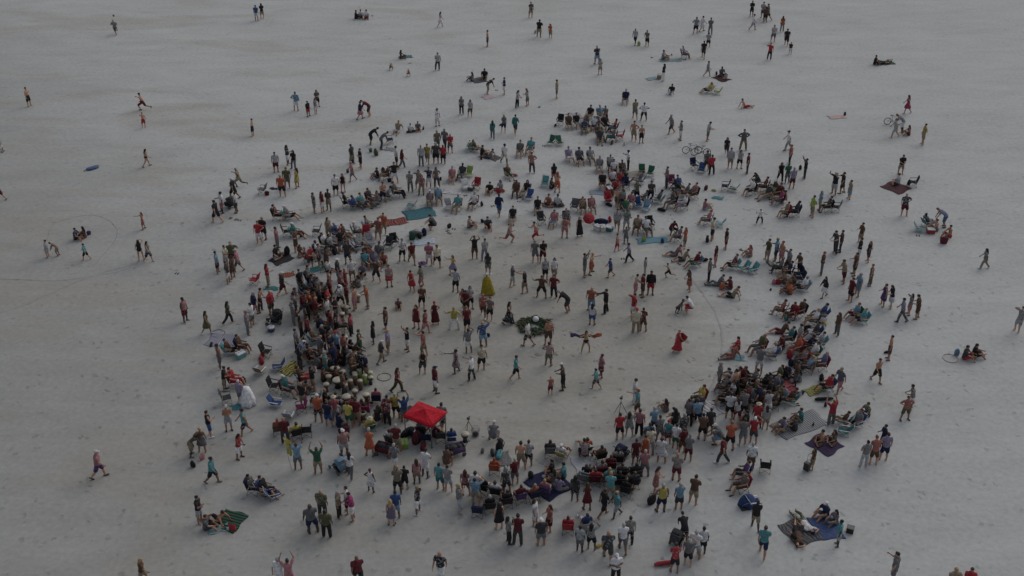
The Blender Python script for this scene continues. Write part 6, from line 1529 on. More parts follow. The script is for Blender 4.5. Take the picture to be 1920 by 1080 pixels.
20.77 19.63 -246 camp ol|empty olive camp chair, on open sand, far right side
-19.99 19.69 -283 camp gy|empty grey camp chair, on open sand, far left side
17.75 20.14 -292 beach gn|rightmost empty green beach chair, on open sand, far right side
20.30 20.14 -281 camp dg|charcoal camp chair under seated person in maroon shirt, brown hair
17.15 20.30 -281 camp nv|empty navy camp chair, on open sand, far right side
13.45 20.44 -155 beach tq|turquoise beach chair under seated person in blue shirt, brown hair
-3.75 20.44 -163 beach wh|empty white beach chair, in the ring's far crowd
-2.87 20.44 -200 camp rd|empty red camp chair beside person in black shirt
9.17 20.49 -176 camp nv|empty navy camp chair, in the ring's far right crowd
7.30 20.82 -180 camp dg|charcoal camp chair of person in black shirt, brown shorts, far crowd
12.91 20.91 -177 camp mg|empty magenta camp chair, on open sand, far right side
8.79 20.98 -179 camp dg|charcoal camp chair under seated person in red shirt, brown hair
2.66 20.99 -190 beach tq|empty turquoise beach chair, in the ring's far crowd
32.49 20.99 -279 camp bk|empty black camp chair beside person in white shirt
8.18 21.36 -165 camp rd|red camp chair of person in white shirt, black shorts, far crowd
10.38 21.58 -283 beach bu|blue beach chair of person in grey shirt, light grey shorts, far right side
-4.90 22.13 -182 beach tq|turquoise beach chair under seated person in pink shirt, grey hair
-10.24 22.28 -266 camp bk|black camp chair under seated person in brown shirt, white cap
-0.28 22.60 -156 beach gn|green beach chair under seated person in brown shirt, long ginger hair
-4.13 22.68 -198 beach tl|teal beach chair under seated person in charcoal shirt, black hair
-3.52 22.83 -188 beach lm|empty lime beach chair, in the ring's far crowd
11.36 22.91 -201 beach gn|empty green beach chair beside person in grey shirt
10.73 23.23 -182 beach gn|leftmost empty green beach chair, on open sand, far right side
8.42 23.28 -178 camp bk|black camp chair of person in white shirt, maroon shorts, far side
9.13 23.41 -174 beach gn|green beach chair under seated person in brown shirt, brown hair
15.67 23.55 -199 beach bu|empty blue beach chair, on open sand, far right side
7.26 24.03 -187 beach gn|green beach chair under seated person in grey shirt, grey hair
8.18 24.19 -179 camp bk|black camp chair under seated person in light grey shirt, black hair
15.18 24.19 -157 camp nv|empty navy camp chair, in front of the two bicycles
5.67 25.58 -170 camp gy|grey camp chair under seated person in navy shirt, navy cap
6.63 25.83 -171 beach gn|green beach chair under seated person in light grey shirt, black hair
4.84 25.99 -165 beach lv|lavender beach chair under seated person in lavender shirt, brown hair
0.68 27.00 -190 camp bk|black camp chair of person in charcoal shirt, khaki shorts, far side
1.58 27.42 -202 camp bk|black camp chair under seated person in turquoise shirt, ginger hair
-3.11 27.76 -115 beach gn|green beach chair under seated person in brown shirt, long brown hair
-3.33 28.34 -73 beach lm|empty lime beach chair, on open sand, far side
4.16 29.06 -161 beach gn|nearer empty green beach chair, on open sand, far side
3.38 29.15 -202 beach gn|farther empty green beach chair, on open sand, far side
-10.65 29.41 -73 camp nv|empty navy camp chair, on open sand, far side
7.64 29.84 -182 beach tq|turquoise beach chair under seated person in charcoal shirt, black hair
8.80 29.88 -276 camp nv|navy camp chair of person in grey shirt, teal shorts, far side
9.44 30.16 -271 camp rd|empty red camp chair, on open sand, far side
7.66 30.56 -160 camp rd|red camp chair under seated person in olive shirt, black hair
6.39 31.90 -184 beach bu|blue beach chair under seated person in navy shirt, black hair
9.09 31.95 -294 camp nv|navy camp chair under seated person in orange shirt, black hair
7.32 32.57 -192 beach lb|light blue beach chair under seated person in white shirt, white hair
8.30 32.63 -160 camp dg|charcoal camp chair of person in black shirt, black shorts, far side
5.07 32.84 -171 camp bk|black camp chair of person in brown shirt, brown shorts, far side
5.80 33.08 -166 camp dg|charcoal camp chair of person in black shirt, light grey shorts, far side
4.32 33.44 -196 camp bk|empty black camp chair, on open sand, far side
7.04 35.05 -207 beach tq|turquoise beach chair under seated person in black shirt, brown hair
8.11 35.14 -153 beach gn|green beach chair under seated person in light blue shirt, grey hair
10.61 38.68 -192 camp nv|navy camp chair under seated person in navy shirt, grey hair
19.43 40.83 -282 beach lm|empty lime beach chair, on open sand, far right side
18.72 41.17 -260 beach cr|cream beach chair under seated person in yellow shirt, long ginger hair
17.52 50.55 -105 camp mr|maroon camp chair under seated person in lavender shirt, white cap'''
for ln in CHAIRS.strip().split('\n'):
    a, lab = ln.split('|'); q = a.split(); x, y, yaw, kind, c = float(q[0]), float(q[1]), float(q[2]), q[3], q[4]
    root = empty('folding_chair', (x, y, 0), R(yaw)); tag(root, lab, 'chair', 'folding chairs around the ring')
    fm = striped('wh', 'nv', 9.0) if c == 'bw' else cloth(c); mm = metal('mt') if kind == 'beach' else metal('dg')
    for nm, me, t in CH[kind]:
        o = link(nm, me, {'f': fm, 'm': mm, 'a': plastic('wh' if (hash(lab) if False else len(lab)) % 2 else 'tan')}[t], root)
        if kind == 'beach': o.scale = (1, 1.05, .84)

# ---------------------------------------------------------------- blankets and mats
MATSROWS = '''-10.90 50.83 1.1 1.9 -70 dg,tq|charcoal and turquoise patterned blanket on the sand, on open sand, far side
-3.25 44.38 1.9 1.9 20 gy,dg|farther grey and charcoal patterned blanket on the sand, on open sand, far side
-2.21 40.06 1.2 1.6 -60 wh,pk|white and pink patterned blanket on the sand, on open sand, far side
16.11 49.90 1.2 3.0 -85 lg,tq|rightmost light grey and turquoise patterned blanket on the sand, on open sand, far side
13.71 44.81 1.0 1.7 -60 lg,tq|leftmost light grey and turquoise patterned blanket on the sand, on open sand, far side
20.53 44.81 1.7 2.2 35 mr,bk|maroon and black patterned blanket on the sand, on open sand, far right side
5.73 35.57 1.7 2.1 20 bk,wh|black and white patterned blanket on the sand, on open sand, far side
37.82 49.03 1.3 2.2 -80 gn,dg|green and charcoal patterned blanket on the sand, on open sand, far right side
29.64 35.26 1.1 2.2 -80 wh,or|white and orange patterned blanket on the sand, on open sand, far right side
31.07 20.75 2.4 2.6 40 mr,dg|maroon and charcoal patterned blanket on the sand, on open sand, far right side
-18.92 -1.61 2.1 2.4 80 lg,lv|light grey and lavender patterned blanket on the sand, on open sand, left side
-16.37 -8.76 .8 1.3 -60 tq,tq|plain turquoise blanket on the sand, on open sand, near left side
-14.92 -18.91 2.0 2.1 -20 bk,gn|black and green patterned blanket on the sand, on open sand, near left side
-15.38 -19.50 .9 1.5 -70 lg,tq|light grey and turquoise patterned blanket on the sand, in front of the striped lower-left blanket
2.04 -15.93 2.7 3.0 40 nv,nv|plain navy blanket on the sand, in the ring's near crowd
15.07 -19.75 2.3 2.6 25 gy,dg|grey and charcoal patterned blanket on the sand, left of the slate blue blanket
16.48 -19.45 2.1 2.4 5 sb,sb|plain slate blue blanket on the sand, on open sand, near right side
17.94 -12.47 2.1 2.3 42 pu,bk|purple and black patterned blanket on the sand, on open sand, near right side
-19.24 20.56 .5 .9 80 bk,dg|black and charcoal patterned blanket on the sand, on open sand, far left side
-10.51 28.19 .9 1.3 70 lg,gy|light grey and grey patterned blanket on the sand, on open sand, far side
-1.71 26.53 1.4 2.0 60 gy,dg|nearer grey and charcoal patterned blanket on the sand, on open sand, far side
-4.81 19.99 1.2 2.2 80 lg,wh|light grey and white patterned blanket on the sand, in the ring's far crowd
9.80 23.15 1.7 2.8 -80 kh,lg|khaki and light grey patterned blanket on the sand, on open sand, far side
7.01 19.84 1.1 2.2 80 lb,lg|light blue and light grey patterned blanket on the sand, in the ring's far crowd
3.30 17.90 1.0 2.0 -85 gy,dg|grey and charcoal patterned blanket on the sand, in the ring's far crowd
16.36 18.87 .7 1.2 70 tq,tl|turquoise and teal patterned blanket on the sand, on open sand, far right side
-16.72 9.01 1.6 2.2 -45 dg,bk|charcoal and black patterned blanket on the sand, in the ring's far left crowd
-16.75 4.95 .7 1.3 80 tl,tl|plain teal blanket on the sand, in the ring's left crowd
-16.00 6.79 .9 1.5 -75 or,br|orange and brown patterned blanket on the sand, in the ring's far left crowd
-14.19 7.44 1.0 2.4 -50 tq,tl|turquoise and teal patterned blanket on the sand, in the ring's far left crowd
-8.91 14.83 1.5 2.4 -70 co,mr|coral and maroon patterned blanket on the sand, left of the striped teal mat
-6.54 11.65 1.3 2.2 -75 lb,wh|light blue and white patterned blanket on the sand, in the ring's far left crowd
10.47 11.90 1.3 3.2 -82 tq,lb|turquoise and light blue patterned blanket on the sand, in the ring's far right crowd
-13.85 -4.86 1.5 2.0 -35 yl,ol|yellow and olive patterned blanket on the sand, in the ring's left crowd
14.04 -3.61 .9 2.0 85 tq,lb|turquoise and light blue patterned blanket on the sand, in the ring's right crowd
18.51 -7.18 1.1 1.8 -60 gn,yl|green and yellow patterned blanket on the sand, on open sand, right side
16.89 -6.74 1.3 2.2 15 pk,rd|pink and red patterned blanket on the sand, in the ring's right crowd
-0.55 -13.76 1.3 1.8 10 gy,gy|plain grey blanket on the sand, in the ring's near crowd
4.03 -14.20 1.7 2.2 15 wh,lg|white and light grey patterned blanket on the sand, in the ring's near crowd
11.95 -9.05 1.3 2.0 30 wh,lg|white and light grey patterned blanket on the sand, in the ring's near right crowd
16.87 -10.60 2.2 4.6 -62 lg,gy|light grey and grey patterned blanket on the sand, on open sand, near right side
-7.17 16.18 2.3 3.3 -70 tq,nv|turquoise and navy patterned blanket on the sand, behind the striped teal mat'''
for i, ln in enumerate(MATSROWS.strip().split('\n')):
    a, lab = ln.split('|'); q = a.split(); x, y, w, l_, rot = map(float, q[:5]); w *= .72; l_ *= .72; ca, cb = q[5].split(',')
    nr, nc = 14, 18; g = []
    px, py = rng.random(2) * 9
    for r_ in range(nr):
        row = []
        for c_ in range(nc):
            u, v = c_ / (nc - 1) - .5, r_ / (nr - 1) - .5
            bump = .020 * (math.sin(u * 17 + px + 3 * math.sin(v * 5)) + math.sin(v * 13 + py + 2 * math.sin(u * 9))) + .006 * rng.normal()
            edge = max(abs(u), abs(v)) * 2
            row.append((u * w + .05 * math.sin(v * 9 + px), v * l_ + .05 * math.sin(u * 8 + py), max(.012, .018 + .7 * bump * (1.0 - .6 * edge)) + .0015 * (i % 5)))
        g.append(row)
    me = MB().panel(g, .010).mesh('blanket'); nm = 'blanket' if ca == cb else 'patterned_blanket'
    m = cloth(ca) if ca == cb else striped(ca, cb, 1.6 + (i % 3) * .6, 'X' if i % 2 or ca == 'tq' else 'Y', 0 if i % 3 or ca in ('tq', 'bk') else 1)
    tag(link('blanket', me, m, None, (x, y, 0), R(rot)), lab, 'blanket', 'blankets laid on the sand')

# ---------------------------------------------------------------- props
def bag_parts(c, size, var, root):
    s = size
    if var == 0:      # backpack lying back
        link('body', MB().loft([(0, .02 * s, .06 * s), (0, 0, .35 * s), (0, -.03 * s, .72 * s), (0, -.05 * s, .92 * s)], [(.30 * s, .19 * s), (.33 * s, .22 * s), (.30 * s, .19 * s), (.18 * s, .11 * s)], (1, 0, 0), 12, power=3).mesh('backpack'), cloth(c), root)
        link('pocket', MB().loft([(0, .21 * s, .12 * s), (0, .22 * s, .48 * s)], [(.22 * s, .07 * s), (.20 * s, .05 * s)], (1, 0, 0), 10, power=3).mesh('pocket'), cloth(c), root)
        for k in (-1, 1): link('strap', MB().tube([(k * .15 * s, -.18 * s, .85 * s), (k * .17 * s, -.32 * s, .55 * s), (k * .16 * s, -.20 * s, .12 * s)], .025 * s).mesh('strap'), cloth('dg'), root)
    elif var == 1:    # tote
        link('body', MB().loft([(0, 0, .03 * s), (0, 0, .3 * s), (0, 0, .66 * s)], [(.34 * s, .17 * s), (.40 * s, .22 * s), (.44 * s, .13 * s)], (1, 0, 0), 12, power=3).mesh('tote'), cloth(c), root)
        for k in (-1, 1): link('handle', MB().tube([(-.18 * s, k * .11 * s, .62 * s), (-.10 * s, k * .13 * s, .9 * s), (.10 * s, k * .13 * s, .9 * s), (.18 * s, k * .11 * s, .62 * s)], .022 * s).mesh('handle'), cloth('dg'), root)
    else:             # duffel
        link('body', MB().loft([(-.52 * s, 0, .22 * s), (-.3 * s, 0, .26 * s), (.3 * s, 0, .26 * s), (.52 * s, 0, .22 * s)], [(.20 * s, .20 * s), (.25 * s, .25 * s), (.25 * s, .25 * s), (.20 * s, .20 * s)], (0, 1, 0), 12, power=2.6).mesh('duffel'), cloth(c), root)
        link('strap', MB().tube([(-.22 * s, .2 * s, .3 * s), (-.15 * s, .1 * s, .62 * s), (.15 * s, .1 * s, .62 * s), (.22 * s, .2 * s, .3 * s)], .022 * s).mesh('strap'), cloth('dg'), root)
def wheel(mb_r, tyre=.03, name='wheel', parent=None, loc=(0, 0, 0), spokes=0):
    w = empty(name, loc); w.parent = parent
    link('tyre', MB().torus((0, 0, 0), mb_r - tyre, tyre, (1, 0, 0), 28, 6).mesh('tyre'), plastic('bk'), w)
    m = MB().ell((0, 0, 0), (.03, 0, 0), (0, .03, 0), (0, 0, .03), 8, 4)
    if spokes:
        for k in range(spokes): a = math.pi * 2 * k / spokes; m.tube([(0, 0, 0), (0, (mb_r - tyre) * math.cos(a), (mb_r - tyre) * math.sin(a))], .004, 4)
        m.torus((0, 0, 0), mb_r - tyre * 2, .009, (1, 0, 0), 28, 5)
    else: m.ell((0, 0, 0), (.012, 0, 0), (0, mb_r - tyre, 0), (0, 0, mb_r - tyre), 14, 4)
    link('rim', m.mesh('rim'), metal('mt') if spokes else plastic('gy'), w)
def P_bag(t, c, a): bag_parts(c, float(a[0]) if a else .5, int(a[1]) if len(a) > 1 else 0, t)
def P_cooler(t, c, a):
    link('body', MB().box((0, 0, .17), .56, .36, .30, taper=1.06).mesh('cooler', smooth=False), plastic(c), t)
    link('lid', MB().box((0, 0, .36), .60, .40, .07, taper=.95).mesh('lid', smooth=False), plastic('wh' if c not in ('wh', 'lm') else c), t)
    link('handle', MB().tube([(-.31, 0, .27), (-.34, .0, .44), (.34, 0, .44), (.31, 0, .27)], .012).mesh('handle'), plastic('gy'), t)
    for k in (-1, 1): link('hinge', MB().box((k * .15, -.205, .32), .05, .02, .05).mesh('hinge', smooth=False), plastic('gy'), t)
def P_coolertub(t, c, a):
    link('body', MB().loft([(0, 0, .03), (0, 0, .28)], [.22, .25], (1, 0, 0), 20, round_ends=False).mesh('tub'), plastic(c), t)
    link('lid', MB().loft([(0, 0, .285), (0, 0, .34)], [.26, .23], (1, 0, 0), 20, round_ends=False).mesh('tublid'), plastic('wh'), t)
    link('handle', MB().tube([(-.26, 0, .25), (-.2, 0, .42), (.2, 0, .42), (.26, 0, .25)], .012).mesh('handle'), plastic('gy'), t)
def P_bucket(t, c, a):
    link('pail', MB().loft([(0, 0, .01), (0, 0, .28)], [.12, .16], (1, 0, 0), 16, round_ends=False).mesh('pail'), plastic(c), t)
    link('rim', MB().torus((0, 0, .28), .16, .01).mesh('pailrim'), plastic(c), t)
    link('handle', MB().tube([(-.16, 0, .28), (-.11, .1, .36), (0, .14, .40), (.11, .1, .36), (.16, 0, .28)], .006).mesh('handle'), metal(), t)
def P_basket(t, c, a):
    m = MB().loft([(0, 0, .02), (0, 0, .2), (0, 0, .36)], [.17, .23, .22], (1, 0, 0), 18, round_ends=False)
    for z in (.08, .16, .24, .32): m.torus((0, 0, z), .215, .018, (0, 0, 1), 24, 5)
    link('weave', m.mesh('basket'), cloth(c), t); link('handle', MB().tube([(-.2, 0, .34), (-.14, 0, .54), (.14, 0, .54), (.2, 0, .34)], .016).mesh('handle'), cloth('br'), t)
def P_basketwire(t, c, a):
    m = MB()
    for k in range(18):
        an = 2 * math.pi * k / 18; m.tube([(.18 * math.cos(an), .18 * math.sin(an), .01), (.25 * math.cos(an), .25 * math.sin(an), .55)], .006, 4)
    for z, r_ in ((.02, .18), (.2, .205), (.38, .23), (.55, .25)): m.torus((0, 0, z), r_, .008, (0, 0, 1), 24, 5)
    link('wire_basket', m.mesh('wirebasket'), metal('gy'), t)
    link('contents', MB().ell((0, 0, .14), (.17, 0, 0), (0, .17, 0), (0, 0, .14), 12, 6).mesh('contents'), cloth('dg'), t)
def P_ball(t, c, a):
    r_ = float(a[0]); link('ball', MB().sph((0, 0, r_), r_, 0, 20, 12).mesh('ball'), plastic(c), t); link('seam', MB().torus((0, 0, r_), r_ * .985, r_ * .03, (1, .4, .3)).mesh('seam'), plastic('gy'), t)
def P_bigball(t, c, a):
    link('ball', MB().sph((0, 0, .24), .21, 0, 24, 14).mesh('globe'), plastic('wh'), t); link('stand', MB().loft([(0, 0, .0), (0, 0, .05)], [.14, .10], (1, 0, 0), 16, round_ends=False).mesh('stand'), plastic('gy'), t)
def P_sandals(t, c, a):
    for k in (-1, 1):
        s_ = MB().loft([(k * .09, -.11, .014), (k * .09 + .01, .0, .014), (k * .10, .13, .014)], [(.036, .012), (.038, .012), (.045, .012)], (1, 0, 0), 8)
        s_.tube([(k * .09 - .03, .0, .02), (k * .095, .06, .055), (k * .09 + .04, .0, .02)], .009)
        link('sandal', s_.mesh('sandal'), cloth(c), t)
def P_hoop(t, c, a): link('hoop', MB().torus((0, 0, .02), float(a[0]), .016, (0, 0, 1), 40, 6).mesh('hoop'), plastic(c), t); link('tape', MB().torus((0, 0, .02), float(a[0]), .0175, (0, 0, 1), 40, 6).mesh('tape') if False else MB().loft([(float(a[0]), -.05, .02), (float(a[0]), .05, .02)], [.021, .021], (1, 0, 0), 8).mesh('tape'), plastic('wh' if c == 'bk' else 'bk'), t)
def P_sled(t, c, a):
    link('hull', MB().loft([(-.5, 0, .07), (-.3, 0, .09), (.3, 0, .09), (.52, 0, .12)], [(.18, .05), (.28, .07), (.28, .07), (.14, .05)], (0, 1, 0), 12, power=2.6).mesh('sled'), plastic(c), t)
    link('rope', MB().tube([(-.55, 0, .06), (-.75, .08, .02), (-.8, -.05, .02), (-.68, -.12, .02)], .012).mesh('rope'), cloth('dg'), t)
def P_board(t, c, a): link('board', MB().loft([(-.6, 0, .03), (-.3, 0, .03), (.2, 0, .03), (.6, 0, .04)], [(.10, .018), (.24, .022), (.24, .022), (.08, .018)], (0, 1, 0), 14).mesh('board'), plastic(c), t); link('grip', MB().box((-.1, 0, .056), .35, .3, .008).mesh('grip', smooth=False), plastic('dg'), t)
def P_longbag(t, c, a):
    link('body', MB().loft([(-.5, 0, .1), (-.3, 0, .11), (.4, 0, .11), (.52, 0, .1)], [.07, .10, .11, .08], (0, 1, 0), 12).mesh('longbag'), cloth(c), t)
    link('strap', MB().tube([(-.3, .09, .12), (-.1, .24, .05), (.2, .22, .05), (.35, .10, .12)], .014).mesh('strap'), cloth('dg'), t)
def P_box(t, c, a): link('body', MB().box((0, 0, .16), .36, .30, .32, taper=1.05).mesh('crate', smooth=False), plastic(c), t); link('lid', MB().box((0, 0, .335), .40, .34, .03).mesh('cratelid', smooth=False), plastic('dg'), t)
def P_plate(t, c, a): link('dish', MB().loft([(0, 0, .03), (0, 0, .05)], [.11, .16], (1, 0, 0), 20, round_ends=False).mesh('dish'), plastic('wh'), t)
def P_hat(t, c, a):
    link('crown', MB().ell((0, 0, .06), (.10, 0, 0), (0, .10, 0), (0, 0, .09), 12, 6).mesh('crown'), cloth(c), t); link('brim', MB().ell((0, 0, .01), (.34, 0, 0), (0, .30, 0), (0, 0, .02), 20, 5).mesh('brim'), cloth(c), t)
def P_djembe(t, c, a):
    r_ = float(a[0]) if a else .17
    link('shell', MB().loft([(0, 0, .01), (0, 0, .16), (0, 0, .28), (0, 0, .42), (0, 0, .58)], [r_ * .75, r_ * .55, r_ * .6, r_ * .98, r_ * 1.05], (1, 0, 0), 18, round_ends=False).mesh('shell'), plastic(c if c != 'wh' else 'wood'), t)
    link('drumhead', MB().loft([(0, 0, .582), (0, 0, .60)], [r_ * 1.07, r_ * 1.0], (1, 0, 0), 18, round_ends=False).mesh('drumhead'), plastic('hide'), t)
    link('ring', MB().torus((0, 0, .55), r_ * 1.08, .014, (0, 0, 1), 24, 5).mesh('ring'), metal(), t)
    m = MB()
    for k in range(12):
        an = 2 * math.pi * k / 12; b = an + .26; m.tube([(r_ * 1.09 * math.cos(an), r_ * 1.09 * math.sin(an), .55), (r_ * .66 * math.cos(b), r_ * .66 * math.sin(b), .27)], .006, 4)
    link('rope', m.mesh('rope'), cloth('cr'), t)
def P_conga(t, c, a):
    h = float(a[0])
    link('shell', MB().loft([(0, 0, .02), (0, 0, h * .45), (0, 0, h)], [.11, .165, .145], (1, 0, 0), 18, round_ends=False).mesh('congashell'), plastic(c), t)
    link('drumhead', MB().loft([(0, 0, h + .002), (0, 0, h + .02)], [.152, .14], (1, 0, 0), 18, round_ends=False).mesh('drumhead'), plastic('hide'), t)
    link('hoop', MB().torus((0, 0, h - .01), .155, .012, (0, 0, 1), 24, 5).mesh('hoop'), metal(), t)
    for k in range(3): an = 2.1 * k; link('leg', MB().tube([(.12 * math.cos(an), .12 * math.sin(an), h * .4), (.24 * math.cos(an), .24 * math.sin(an), .01)], .012).mesh('leg'), metal(), t)
def P_stroller(t, c, a):
    n = 9; g = [[(x, -.30 + .34 * math.cos(th) * 1.0, .55 + .42 * math.sin(th)) for x in np.linspace(-.24, .24, 5)] for th in np.linspace(R(200), R(30), n)]
    link('hood', MB().panel(g, .014).panel([[(s_ * .24, -.30 + .33 * r_ * math.cos(th), .55 + .41 * r_ * math.sin(th)) for r_ in (.1, .55, 1)] for s_ in (-1,) for th in np.linspace(R(200), R(30), n)], .012).panel([[(.24, -.30 + .33 * r_ * math.cos(th), .55 + .41 * r_ * math.sin(th)) for r_ in (.1, .55, 1)] for th in np.linspace(R(200), R(30), n)], .012).mesh('hood'), cloth(c), t)
    link('seat', MB().panel(strip(.48, -.25, .44, .18, .42, .03), .05).panel(strip(.46, -.25, .92, -.50, .42, .02), .05).panel(strip(.44, .18, .2, .30, .38), .03).mesh('strollerseat'), cloth('dg' if c != 'dg' else 'bk'), t)
    m = MB()
    for s_ in (-1, 1): m.tube([(s_ * .26, -.72, 1.0), (s_ * .26, -.42, .75), (s_ * .26, .40, .15)], .014).tube([(s_ * .26, .02, .5), (s_ * .28, -.42, .15)], .014)
    m.tube([(-.26, .40, .15), (.26, .40, .15)], .012).tube([(-.28, -.42, .15), (.28, -.42, .15)], .012); link('frame', m.mesh('strollerframe'), metal('gy'), t)
    link('handlebar', MB().tube([(-.27, -.72, 1.0), (.27, -.72, 1.0)], .02).mesh('handlebar'), plastic('bk'), t)
    link('basket', MB().box((0, -.12, .22), .42, .5, .16, taper=1.1).mesh('strollerbasket', smooth=False), cloth('bk'), t)
    for x in (-.29, .29):
        for y, r_ in ((-.42, .15), (.40, .12)): wheel(r_, .025, 'wheel', t, (x, y, r_))
def P_wagon(t, c, a):
    link('tub', MB().panel([[(x, y, .30 + .01 * math.sin(9 * x)) for x in np.linspace(-.5, .5, 5)] for y in np.linspace(-.27, .27, 4)], .02).panel([[(-.5, y, z) for z in (.30, .62)] for y in (-.27, .27)], .02).panel([[(.5, y, z) for z in (.30, .62)] for y in (-.27, .27)], .02).panel([[(x, -.27, z) for z in (.30, .62)] for x in (-.5, .5)], .02).panel([[(x, .27, z) for z in (.30, .62)] for x in (-.5, .5)], .02).mesh('tub'), cloth(c), t)
    link('cargo', MB().ell((-.15, 0, .5), (.3, 0, 0), (0, .22, 0), (0, 0, .25), 12, 6).ell((.25, .02, .48), (.2, 0, 0), (0, .2, 0), (0, 0, .2), 12, 6).mesh('cargo'), cloth('dg'), t)
    m = MB()
    for x in (-.5, .5):
        for y in (-.28, .28): m.tube([(x, y, .14), (x, y, .64)], .012)
    for y in (-.28, .28): m.tube([(-.5, y, .64), (.5, y, .64)], .012).tube([(-.5, y, .28), (.5, y, .28)], .012)
    link('frame', m.mesh('wagonframe'), metal('dg'), t); link('handle', MB().tube([(.5, 0, .3), (.85, 0, .75)], .014).tube([(.85, -.1, .75), (.85, .1, .75)], .016).mesh('wagonhandle'), plastic('bk'), t)
    for x in (-.4, .4):
        for y in (-.31, .31):
            w = empty('wheel', (x, y, .13)); w.parent = t; link('tyre', MB().torus((0, 0, 0), .10, .035, (0, 1, 0)).mesh('wtyre'), plastic('bk'), w); link('rim', MB().ell((0, 0, 0), (.1, 0, 0), (0, .03, 0), (0, 0, .1), 14, 4).mesh('wrim'), plastic('gy'), w)
def P_bike(t, c, a):
    for y in (-.52, .54): wheel(.34, .028, 'wheel', t, (0, y, .34), 14)
    link('frame', MB().tube([(0, -.52, .34), (0, -.05, .30), (0, .40, .72), (0, .36, .90)], .018).tube([(0, -.05, .30), (0, -.16, .78), (0, -.20, .88)], .016).tube([(0, -.16, .74), (0, .38, .80)], .017).tube([(0, -.52, .34), (0, -.16, .74)], .011).tube([(0, .38, .80), (0, .54, .34)], .015).mesh('bikeframe'), plastic(c if c != 'bk' else 'dg'), t)
    link('saddle', MB().loft([(0, -.32, .90), (0, -.2, .905), (0, -.04, .90)], [(.09, .03), (.07, .03), (.025, .022)], (1, 0, 0), 10).mesh('saddle'), plastic('bk'), t)
    link('handlebar', MB().tube([(-.32, .20, 1.0), (-.14, .34, .98), (.14, .34, .98), (.32, .20, 1.0)], .013).tube([(0, .36, .88), (0, .34, .98)], .014).mesh('handlebar'), metal(), t)
    link('crank', MB().torus((.03, -.05, .30), .09, .008, (1, 0, 0), 20, 4).tube([(.05, -.05, .30), (.05, .05, .16)], .01).tube([(-.05, -.05, .30), (-.05, -.15, .44)], .01).mesh('crank'), metal('dg'), t)
    for x, y, z in ((.10, .05, .16), (-.10, -.15, .44)): link('pedal', MB().box((x, y, z), .10, .07, .02).mesh('pedal', smooth=False), plastic('bk'), t)
    link('kickstand', MB().tube([(-.02, -.12, .30), (-.22, -.2, .01)], .01).mesh('kickstand'), metal(), t)
def P_umbrella(t, c, a):
    ax = nrm((.55, -.3, .75)); u = nrm(np.cross(ax, (0, 0, 1))); w = np.cross(ax, u); top = V(.2, -.1, .72)
    link('pole', MB().tube([top - ax * .85, top + ax * .10], .016).mesh('pole'), metal(), t)
    for k in range(8):
        g = []
        for r_ in np.linspace(.02, 1, 5):
            row = []
            for an in np.linspace(0, 1, 4):
                th = 2 * math.pi * (k + an) / 8; rr = .46 * r_ * (1 - .06 * math.sin(math.pi * an)); row.append(top + (u * math.cos(th) + w * math.sin(th)) * rr - ax * .20 * r_ ** 2)
            g.append(row)
        link('panel', MB().panel(g, .006).mesh('umbrellapanel'), cloth(c if k % 2 else c), t)
    m = MB()
    for k in range(8): th = 2 * math.pi * k / 8; m.tube([top - ax * .01, top + (u * math.cos(th) + w * math.sin(th)) * .455 - ax * .207], .006, 4)
    link('ribs', m.mesh('ribs'), metal(), t)
def P_tripod(t, c, a):
    h = float(a[0])
    for k in range(3): an = 2.094 * k + .5; link('leg', MB().tube([(0, 0, h * .85), (.38 * h * math.cos(an), .38 * h * math.sin(an), .01)], .016).mesh('leg'), plastic('bk'), t)
    link('column', MB().tube([(0, 0, h * .7), (0, 0, h)], .018).mesh('column'), plastic('bk'), t)
    cm = link('camera_body', MB().box((0, 0, h + .07), .16, .10, .12).mesh('camera_body', smooth=False), plastic('bk'), t)
    link('lens', MB().loft([(0, .05, h + .07), (0, .22, h + .07)], [.04, .05], (1, 0, 0), 12, round_ends=False).mesh('lens'), plastic('dg'), cm)
def P_flag(t, c, a):
    link('pole', MB().tube([(0, 0, 0), (-.25, .05, 2.2)], .014).mesh('flagpole'), metal('mt'), t)
    link('cloth', MB().panel([[(-.25 + .11 * (1 - i / 8) + .42 * j / 5 * (.55 + .45 * (i / 8)) + .03 * math.sin(i * 1.3), .05 + .05 * math.sin(j * 1.4 + i * .6), 1.05 + 1.1 * i / 8 - .16 * j / 5) for j in range(6)] for i in range(9)], .006).mesh('flagcloth'), cloth('lm' if c == 'lm' else 'yl'), t)
def P_wreath(t, c, a):
    rg = random.Random(3); meshes = []
    for k in range(4):
        ln = .34 + .07 * k; wd = .035 + .012 * k
        g = [[(x * wd * math.sin(math.pi * min(.97, .10 + .88 * i / 5)), ln * i / 5, .05 * math.sin(math.pi * i / 5) + .010 * abs(x)) for x in (-1, 0, 1)] for i in range(6)]
        meshes.append(MB().panel(g, .006).mesh('frond'))
    leafm = [shade('leaf', 'lf', .9, 'cloth'), shade('leaf', 'lf', .9, 'cloth'), shade('leaf', 'ld', .9, 'cloth'), shade('leaf', 'br', .9, 'cloth')]
    for k in range(290):
        an = 2 * math.pi * rg.random(); r_ = .40 + .52 * math.sqrt(rg.random()) if k < 190 else rg.uniform(.82, 1.0)
        o = link('frond', meshes[k % 4], leafm[rg.randrange(3) if r_ < .8 else rg.randrange(4)], t, (r_ * math.cos(an), r_ * math.sin(an), .008 + .0004 * k), rg.uniform(0, 6.28)); o.rotation_euler[0] = rg.uniform(-.03, .07)
